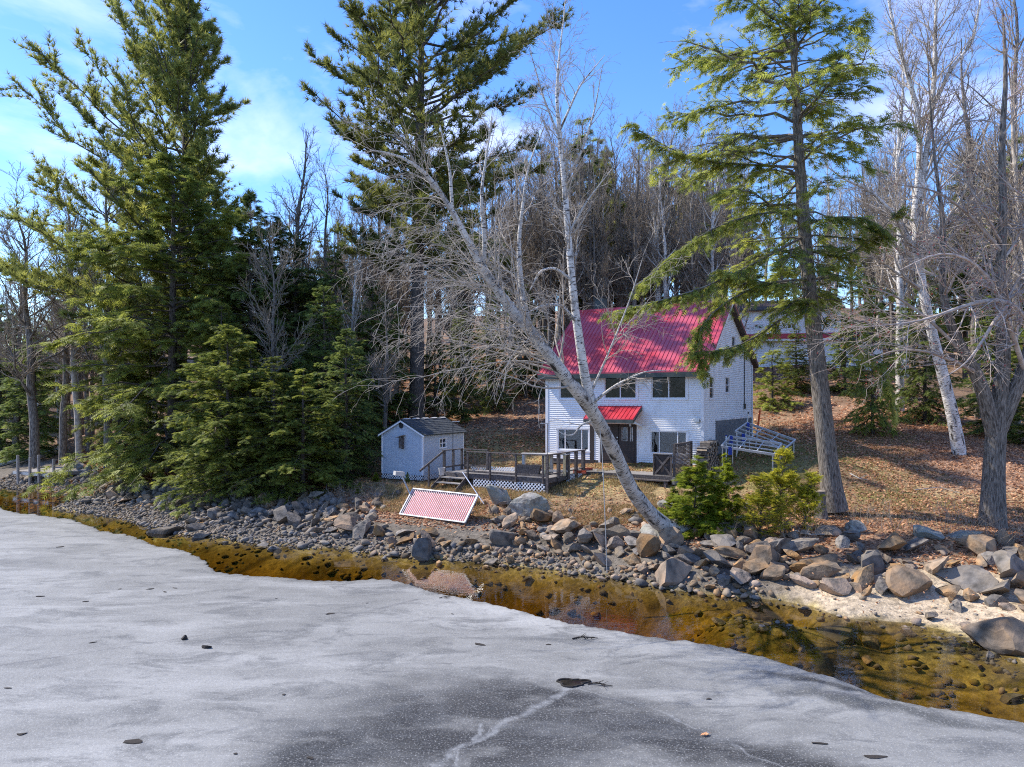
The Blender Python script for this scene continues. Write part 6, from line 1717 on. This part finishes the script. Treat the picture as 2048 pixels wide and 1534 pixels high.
def woods_label(u):
    return 'bare grey tree in the woods ' + ('beyond the left pine and hemlocks' if u < 560 else 'between the middle pine and the left hemlocks' if u < 860 else 'behind the lawn left of the red roof' if u < 1100 else 'on the slope above the red roof' if u < 1480 else 'around the upper house' if u < 1720 else 'behind the white birch and maple at the right')
# the woods on the slope behind: individual trees, alike
g = np.random.default_rng(91)
n = 0
for _ in range(3400):
    if n >= 285: break
    y = 56 + 44 * g.random() ** 1.3; x = g.uniform(-.80, .80) * y
    uu = x / y * FOC + U0
    if n >= 215: y = g.uniform(60, 82); x = g.uniform(-.02, .33) * y; uu = x / y * FOC + U0
    if 1440 < uu < 1720 and y < 72: continue
    if 1040 < uu < 1540 and y < 60: continue
    if gz(x, y) < 1.2: continue
    i = int(g.integers(5)); hgt = g.uniform(14, 22) if uu > 700 else g.uniform(11, 18)
    t = thing('bare_tree', (x, y, gz(x, y) - .2), g.uniform(0, 6.28), label=woods_label(uu), cat='bare tree', group=woods_label(uu))
    s = hgt / 18; t.scale = (s * 1.0, s * 1.0, s)
    link('trunk', BARE[i][0], t); link('crown', BARE[i][1], t); n += 1
# slender conifers in the woods
def spruce_proto(seed, h, wd, kind, size, c0):
    return conifer(seed, tl(0, 0, 0, h, 0, 0, .08, seed), h * .011, 90, c0, lambda r, az: np.interp(r, [0, .2, .6, 1], [wd * .8, wd, wd * .65, .3]), lambda r: np.interp(r, [0, .5, 1], [-.15, .05, .6]), kind, 9, 5, size, -.08 if kind == 'hemlock' else .06, 'pine_bark', 1.0, sides=6, latlen=.36)
SPR = [spruce_proto(95, 18, 2.6, 'hemlock', .55, .22), spruce_proto(96, 18, 3.4, 'pine', .55, .42)]
SPR[0][1].materials.append(M['hemlock_dark']); SPR[1][1].materials.append(M['pine'])
k = 0
spots = [(1165, 70, 225, 0), (1195, 74, 265, 0), (1215, 66, 300, 1), (1330, 78, 330, 1), (1372, 74, 345, 1), (1300, 84, 420, 0), (1260, 80, 430, 0), (1130, 72, 330, 1), (1080, 76, 400, 0), (1040, 72, 420, 0), (1420, 78, 420, 0),
         (1930, 58, 300, 0), (1985, 55, 330, 0), (2035, 60, 260, 0), (1880, 64, 420, 0), (1780, 70, 430, 0), (1660, 84, 470, 0), (1560, 90, 500, 0), (1480, 88, 480, 1), (760, 76, 470, 0), (700, 82, 520, 0), (520, 78, 500, 0), (440, 72, 470, 0), (120, 84, 560, 0), (40, 78, 590, 0), (-40, 82, 560, 0), (250, 76, 480, 0), (2100, 50, 420, 0)]
for (u, Y, vt, i) in spots:
    p = at(u, 800, Y); p[2] = gz(p[0], p[1]); s = (H - (vt - VH) / FOC * Y - p[2]) / 18
    t = thing('conifer', p, g.uniform(0, 6.28), label=woods_label(u).replace('bare grey tree', 'tall slender dark conifer') if i == 0 else 'thin crowned pine among the bare trees behind the roof', cat='conifer', group=woods_label(u).replace('bare grey tree', 'tall conifers') if i == 0 else 'pines in the woods')
    wd = max(s, .75) * (.6 if i == 1 else .85); t.scale = (wd, wd, s)
    link('trunk', SPR[i][0], t); link('crown', SPR[i][1], t)
# more slender conifers scattered through the woods
for _ in range(400):
    if k >= 34: break
    y = g.uniform(60, 108); x = g.uniform(-.8, .8) * y; uu = x / y * FOC + U0
    if (1440 < uu < 1720 and y < 74) or gz(x, y) < 1.2: continue
    t = thing('conifer', (x, y, gz(x, y) - .2), g.uniform(0, 6.28), label=woods_label(uu).replace('bare grey tree', 'small dark conifer'), cat='conifer', group=woods_label(uu).replace('bare grey tree', 'small conifers'))
    s = g.uniform(.45, .85); t.scale = (max(s, .6), max(s, .6), s); link('trunk', SPR[0][0], t); link('crown', SPR[0][1], t); k += 1
# the far wood beyond, one mass
g = np.random.default_rng(131)
parts = []
for _ in range(36):
    y = g.uniform(98, 150); x = g.uniform(-.8, .8) * y; h = g.uniform(13, 20); z0 = gz(x, y)
    if z0 < 1: continue
    T = resample(tl(x, y, z0, z0 + h, g.normal(0, 1), 0, .25, int(g.integers(9999))), 12)[None]; Rt = (h * .011 * (1 - np.linspace(0, 1, 12)) ** .8 + .03)[None]
    a = grow(g, T[:, 4:], Rt[:, 4:], 16, 0, 1, .4, .9, .4, 6, .10, (0, 0, .1), .5, .2, .8, 6, .025)
    b = grow(g, a[0], a[1], 110, .15, 1, .35, .9, .4, 4, .13, (0, 0, .05), .6, .3, .5, 2.5, .02)
    parts += [(T, Rt, 5), (a[0], a[1], 3), (b[0], b[1], 3)]
tag(link('far_wood', mk('far_wood', parts, M['twig_dark'])), 'grey mass of far bare woods on the skyline', kind='stuff')
# ------------------------------------------------------------------ shrubs, brush, litter, small debris
def sapling(u, v, Y, vtop, mat_, pool, wide, rz, **k):
    p = at(u, v, Y); p[2] = gz(p[0], p[1]); s = (H - (vtop - VH) / FOC * Y - p[2]) / 5
    t = thing(k.pop('name', 'hemlock_sapling'), p, rz, **k); t.scale = (s * wide, s * wide * .8, s); t.rotation_euler = (.16 * math.sin(rz * 3), .16 * math.cos(rz * 5), rz)
    w, c = pool
    link('trunk', w, t); link_mat('crown', c, t, M[mat_]); return t
SAP2 = [conifer(37, tl(0, 0, 0, 5, .1, 0, .05, 5), .05, 70, .04, lambda r, az: np.interp(r, [0, .2, .6, 1], [1.7, 1.9, 1.1, .25]), lambda r: np.interp(r, [0, 1], [.0, .9]), 'hemlock', 11, 10, .26, -.1, 'pine_bark', 1.0, .01, sides=6),
        conifer(38, tl(0, 0, 0, 5, .2, 0, .08, 6), .05, 80, .05, lambda r, az: np.interp(r, [0, .3, .7, 1], [1.5, 1.7, 1.2, .3]), lambda r: np.interp(r, [0, 1], [.5, 1.1]), 'cedar', 12, 8, .26, .2, 'pine_bark', 1.0, .01, sides=6, gap=.15, up_n=.3)]
sapling(1385, 1062, 25.6, 915, 'sapling', SAP2[0], 1.45, .4, label='bright green hemlock sapling beside the birch root', cat='sapling')
sapling(1345, 1040, 26.6, 975, 'sapling', SAP2[0], 1.3, 2.0, label='low green hemlock sapling leaning against the birch trunk', cat='sapling')
sapling(1462, 1040, 26.4, 912, 'sapling', SAP2[0], .85, 2.4, label='narrow green sapling between the bushes', cat='sapling')
sapling(1428, 1062, 25.5, 940, 'sapling', SAP2[0], 1.35, 4.2, label='green sapling with loose boughs right of the tallest one', cat='sapling')
sapling(1560, 1062, 25.3, 905, 'cedar', SAP2[1], 1.25, .9, name='cedar_bush', label='yellow green cedar bush on the bank right of the saplings', cat='bush')
sapling(1518, 1078, 24.6, 955, 'cedar', SAP2[1], 1.5, 3.1, name='cedar_bush', label='low yellow bush sprawling over the rocks in front of the cedar', cat='bush')
sapling(1608, 1062, 25.2, 945, 'cedar', SAP2[1], 1.2, 5.1, name='cedar_bush', label='small yellow bush between the cedar and the stump', cat='bush')
sapling(718, 985, 33.0, 965, 'sapling', SAP2[0], 1.6, 1.0, name='juniper_bush', label='small round green bush on the bank left of the steps', cat='bush')
sapling(752, 962, 35.0, 945, 'sapling', SAP2[0], 1.8, 2.0, name='juniper_bush', label='tiny green bush at the shed front corner', cat='bush')
sapling(815, 962, 34.5, 944, 'hemlock', SAP2[0], 1.0, 2.0, name='juniper_bush', label='tiny dark bush in front of the shed lattice', cat='bush')
sapling(263, 958, 41.5, 938, 'cedar', SAP2[1], 1.3, .2, name='yellow_shrub', label='small bright yellow shrub on the left bank', cat='shrub')
sapling(318, 962, 40.5, 938, 'cedar', SAP2[1], 1.6, 1.2, name='yellow_shrub', label='pale straw shrub between the boulders at the left hemlock', cat='shrub')

# brush of thin stems along the crest
def brush(name, seed, spots_, h, mat_, label, cat='brush', per=26, spread=.5, group=None):
    g = np.random.default_rng(seed)
    for lab, (u, v, Y) in zip(label, spots_):
        p = at(u, v, Y); p[2] = gz(p[0], p[1])
        n = per; a = g.uniform(0, 6.28, n); r = spread * np.sqrt(g.random(n))
        P = np.empty((n, 6, 3)); P[:, 0] = np.stack([r * np.cos(a), r * np.sin(a), -.05 + 0 * a], 1)
        P[:, 0, 2] = ground(P[:, 0, 0] + p[0], P[:, 0, 1] + p[1]) - p[2] - .03
        d = norm(np.stack([np.cos(a) * .5, np.sin(a) * .5, 1 + 0 * a], 1) + g.normal(0, .35, (n, 3))); ln = h * g.uniform(.4, 1.2, n)
        for k in range(1, 6):
            d = norm(d + g.normal(0, .15, (n, 3))); P[:, k] = P[:, k - 1] + d * (ln / 5)[:, None]
        R_ = np.full((n, 1), .006) * (1 - .6 * np.linspace(0, 1, 6))[None]
        tw = grow(g, P, R_, n * 4, .3, 1, .4, .9, .45, 4, .15, (0, 0, .03), .8, .5, .1, .6, .0035)
        t = thing(name, p, 0, label=lab, cat=cat, group=group)
        link('stems', mk('stems', [(P, R_, 4), (tw[0], tw[1], 3)], M[mat_]), t)
brush('bare_brush', 5, [(1440, 1070, 25), (1600, 1085, 24.2), (1720, 1060, 25.2), (1880, 1090, 23.8), (1985, 1120, 22.8), (2030, 1090, 23.5), (1930, 1050, 25.2), (1790, 1075, 24.4)], 1.0, 'twig_dark',
      ['brown leafless brush between the sapling and the yellow bush', 'brown leafless brush right of the yellow bush', 'leafless twigs in the leaves below the right hemlock', 'leafless brush left of the slanted pale boulder', 'tangled grey brush above the grey beach boulders', 'tangled grey brush at the right picture edge', 'thin twigs at the foot of the maple', 'thin twigs among leaves left of the slanted boulder'], group='bare brush on the bank')
brush('bare_brush', 6, [(690, 1000, 32.4), (760, 1000, 31.6), (640, 1010, 32), (560, 1005, 33), (420, 985, 36), (480, 1000, 34.5), (1010, 1035, 28.4), (1130, 1030, 28)], .75, 'twig_dark',
      ['brown brush on the shaded slope left of the juniper', 'brown brush below the shed', 'brown brush right of the bluish boulder', 'dark brush under the small hemlock', 'dark brush under the left hemlock boughs', 'dark brush between the two small hemlocks', 'pinkish dry brush below the granite boulder', 'dry brush on the slope below the deck corner'], per=34, spread=.7, group='dry brush on the shaded slope')

# fallen leaves (uncountable)
def leaves(name, n, box, cond, s0, s1, mat_, label, seed, lift=.02, flat=.5):
    g = np.random.default_rng(seed)
    x = g.uniform(box[0], box[1], n); y = g.uniform(box[2], box[3], n); z = ground(x, y)
    k = cond(x, y, z, g); x, y, z = x[k], y[k], z[k]; n = len(x)
    s = g.uniform(s0, s1, n); nrm_ = norm(np.array((0, 0, 1.)) + g.normal(0, flat, (n, 3)))
    a = norm(np.cross(nrm_, g.normal(0, 1, (n, 3)))); b = np.cross(nrm_, a)
    c = np.stack([x, y, z + lift * g.random(n) + .008], 1)
    q = np.stack([c - a * s[:, None], c + b * s[:, None] * .55 + nrm_ * s[:, None] * .2, c + a * s[:, None], c - b * s[:, None] * .55 + nrm_ * s[:, None] * .2], 1)
    me = np_mesh(name, q.reshape(-1, 3), np.arange(n * 4).reshape(-1, 4), False, {'rnd': ('FLOAT', np.repeat(g.random(n), 4))})
    return tag(link(name, me, None, M[mat_]), label, kind='stuff')
def inview(x, y): return (np.abs(x / y) < .78)
def in_house(x, y):
    q = np.stack([x - Lb[0], y - Lb[1]], -1); a = q @ HF.x[:2]; b = q @ HF.y[:2]
    return (a > -.1) & (a < HWd + .1) & (b > -.1) & (b < HD + .1)
leaves('leaf_litter', 150000, (-9, 27, 19, 46), lambda x, y, z, g: inview(x, y) & ~in_house(x, y) & (z > .75) &
       (g.random(len(x)) < np.clip(.28 + .35 * fbm(x, y, .7, 8) + .5 * sm(14.5, 18, x + fbm(x, y, .35, 1)) + .5 * sm(1.75, 1.3, z), .04, 1)), .045, .085, 'litter', 'fallen brown leaves over the lawn and bank', 61)
leaves('forest_litter', 45000, (-30, 30, 40, 75), lambda x, y, z, g: inview(x, y) & ~in_house(x, y) & (g.random(len(x)) < .75), .08, .15, 'litter', 'fallen leaves under the trees behind the house', 62)
M['needle_litter'] = leaf_mat('pine_needle_litter', (.26, .08, .03), (.50, .22, .10), .1)
leaves('needle_litter', 50000, (-36, -9, 33, 60), lambda x, y, z, g: inview(x, y) & (z > .9), .06, .12, 'needle_litter', 'orange pine needle litter under the left trees', 63)
leaves('shore_leaves', 9000, (-8, 14, 16, 30), lambda x, y, z, g: inview(x, y) & (z > .05) & (z < .9) & (g.random(len(x)) < .35), .03, .06, 'litter', 'scattered brown leaves between the rocks', 64, .25)

def grass(name, n, box, cond, h0, h1, mat_, label, seed):
    g = np.random.default_rng(seed)
    x = g.uniform(box[0], box[1], n); y = g.uniform(box[2], box[3], n); z = ground(x, y)
    k = cond(x, y, z, g); x, y, z = x[k], y[k], z[k]; n = len(x)
    a = g.uniform(0, 6.28, n); h = g.uniform(h0, h1, n); le = g.normal(0, .45, (n, 2)) * h[:, None]
    w = np.stack([np.cos(a), np.sin(a)], 1) * .012
    b = np.stack([x, y], 1)
    q = np.stack([np.column_stack([b - w, z - .01]), np.column_stack([b + w, z - .01]), np.column_stack([b + le, z + h])], 1)
    me = np_mesh(name, q.reshape(-1, 3), np.arange(n * 3).reshape(-1, 3), False, {'rnd': ('FLOAT', np.repeat(g.random(n), 3))})
    return tag(link(name, me, None, M[mat_]), label, kind='stuff')
grass('dry_grass', 90000, (-6, 9, 23, 34), lambda x, y, z, g: inview(x, y) & (z > 1.05) & (z < 2.4) & (fbm(x, y, .9, 5) > -.25) & ~in_house(x, y), .05, .20, 'dry_grass', 'dry straw coloured grass on the bank below the deck', 71)
M['moss_grass'] = leaf_mat('winter_grass', (.07, .075, .015), (.30, .26, .07), .25)
grass('lawn_grass', 105000, (-8, 22, 24, 45), lambda x, y, z, g: inview(x, y) & (z > 1.35) & (fbm(x, y, .35, 1) > -.35) & ~in_house(x, y), .03, .09, 'moss_grass', 'short winter lawn grass, olive and straw', 72)

# fallen sticks
def stick(pts, r, mat_, **k):
    P = [at(*q) for q in pts]; o = P[0].copy(); o[2] = gz(o[0], o[1])
    t = thing('fallen_branch', o, 0, **k)
    Q = []
    for p in P: Q.append((p[0] - o[0], p[1] - o[1], max(gz(p[0], p[1]) + r * 1.5, 0.05) - o[2] + random.uniform(0, .06)))
    MB().tube(Q, [r * (1 - .6 * i / (len(Q) - 1)) for i in range(len(Q))], 6).build('stem', M[mat_], t)
    a = Vector(Q[len(Q) // 2]); MB().tube([a, a + Vector((.25, .1, .12)), a + Vector((.5, .15, .1))], [r * .5, r * .35, r * .15], 5).build('side_twig', M[mat_], t)
M['stick'] = pmat('bleached_stick', (.30, .27, .24), (.45, .42, .38), 6, .9)
stick([(1590, 1065, 24.8), (1620, 1085, 24.4), (1650, 1092, 24.2), (1665, 1075, 24.6)], .035, 'stick', label='curved dead branch lying below the yellow bush', cat='branch')
stick([(1700, 940, 31), (1720, 955, 30.5), (1735, 958, 30.4)], .03, 'stick', label='pale curved stick on the lawn right of the hemlock trunk', cat='branch')
stick([(1830, 975, 29.5), (1880, 965, 30), (1920, 980, 29.4)], .02, 'stick', label='thin fallen branch on the lawn left of the maple', cat='branch')
stick([(640, 940, 36), (670, 965, 34.5), (690, 990, 33)], .03, 'stick', label='fallen branch on the shaded ground left of the shed', cat='branch')
stick([(0, 928, 60), (60, 918, 60), (125, 905, 61)], .16, 'stick', label='long fallen log lying across the far left shore', cat='log')

# debris on the ice: single dark flecks, twigs and a leaf
M['debris'] = pmat('dark_debris', (.02, .018, .016), (.06, .05, .042), 20, .9)
g = np.random.default_rng(101)
FL = [(185, 1285, .10), (15, 1376, .10), (45, 1468, .12), (265, 1485, .17), (568, 1389, .09), (660, 1227, .13), (735, 1206, .05), (172, 1203, .12), (118, 1094, .18), (350, 1176, .10), (240, 1178, .08), (300, 1178, .14), (552, 1197, .06),
      (620, 1516, .09), (1420, 1398, .09), (1755, 1514, .22), (1640, 1487, .14), (905, 1228, .05), (75, 1193, .20), (960, 1289, .16), (1095, 1289, .09), (470, 1508, .07), (330, 1184, .1), (640, 1155, .0)]
places = ['near the left picture edge', 'beside the dark crack', 'in the lower left corner', 'in the foreground left of the dark patch']
for i, (u, v, s) in enumerate(FL):
    if s <= 0: continue
    p = on(u, v, .04)
    me = rock_mesh(300 + i, 1, 6, .25)
    o = link('bark_chip', me, None, M['debris']); o.location = (p[0], p[1], .045); o.scale = (s, s * .55, s * .5); o.rotation_euler = (0, 0, g.uniform(-.6, .6))
    tag(o, 'dark bark chip melted into the grey lake ice', 'debris', 'dark chips on the ice')
for (u, v, s, lab) in ((412, 1296, .13, 'dark curled bark piece right of the upright twig on the ice'), (368, 1279, .11, 'dark upright twig stub standing in the ice left of the curled bark')):
    p = on(u, v, .04); o = link('bark_piece', rock_mesh(340 + u, 2, 8, .8), None, M['debris']); o.location = (p[0], p[1], .06); o.scale = (s, s * .7, s); tag(o, lab, 'bark')
# hole in the ice and twigs round it
p = on(1145, 1366, .04)
hole_ = thing('ice_hole', (p[0], p[1], .04), .1, label='dark refrozen hole in the ice where the pale cracks meet', cat='ice hole')
def ragged(rx, ry, seed, z, n=26):
    g2 = np.random.default_rng(seed); a = np.linspace(0, 6.2832, n + 1)[:-1]; r = 1 + .22 * np.sin(a * 3 + 1) + g2.normal(0, .10, n)
    return [(rx * r[i] * math.cos(a[i]), ry * r[i] * math.sin(a[i]), z) for i in range(n)]
M['hole'] = pmat('hole_water', (.012, .011, .009), (.03, .026, .02), 4, .08, spec=.5)
MB().prism(ragged(.27, .16, 1, -.0), (0, 0, .006)).build('water_skin', M['hole'], hole_)
rim_ = ragged(.30, .19, 1, .012); rim_.append(rim_[0])
MB().tube(rim_, .018, 6, False).build('rim', M['debris'], hole_)
def twig(u, v, s, rz, seed, **k):
    g2 = np.random.default_rng(seed); p = on(u, v, .045)
    t = thing('twig', (p[0], p[1], .05), rz, **k)
    P = np.array([[(-.5, 0, 0), (-.25, .06, .03), (0, .02, .05), (.25, -.05, .03), (.5, .02, 0)]]) * s; R_ = np.array([[.02, .018, .016, .012, .006]]) * s * 1.6
    b = grow(g2, P, R_, 9, .1, .9, .5, 1.1, .5, 5, .12, (0, 0, -.03), .6, .3, .1 * s, .5 * s, .004)
    link('stem', mk('stem', [(P, R_, 6)], M['debris']), t); link('side_twigs', mk('side_twigs', [(b[0], b[1], 4)], M['debris']), t)
twig(1170, 1277, .62, .1, 1, label='dark branched twig lying on the ice near the open water', cat='twig')
twig(1200, 1370, .5, -.2, 2, label='dark twig frozen in beside the ice hole', cat='twig')
twig(890, 1155 + 40, .35, .4, 3, label='small dark twig on the ice below the reflected panel', cat='twig')
p = on(1410, 1470, .05)
lf = thing('fallen_leaf', (p[0], p[1], .045), .4, label='single orange oak leaf lying on the grey ice', cat='leaf')
M['leaf_o'] = pmat('orange_leaf', (.55, .26, .12), (.68, .36, .18), 12, .7)
ol = [(r * math.cos(a), .62 * r * math.sin(a), .012 + .02 * abs(math.sin(a * 2))) for a, r in zip(np.linspace(0, 6.2832, 19)[:-1], [.10, .05, .09, .045, .085, .05, .09, .05, .07, .10, .05, .09, .045, .085, .05, .09, .05, .07])]
MB().prism(ol, (0, 0, .004)).build('blade', M['leaf_o'], lf)
MB().tube([(.09, 0, .015), (.15, .02, .02)], .003, 4).build('stalk', M['leaf_o'], lf)
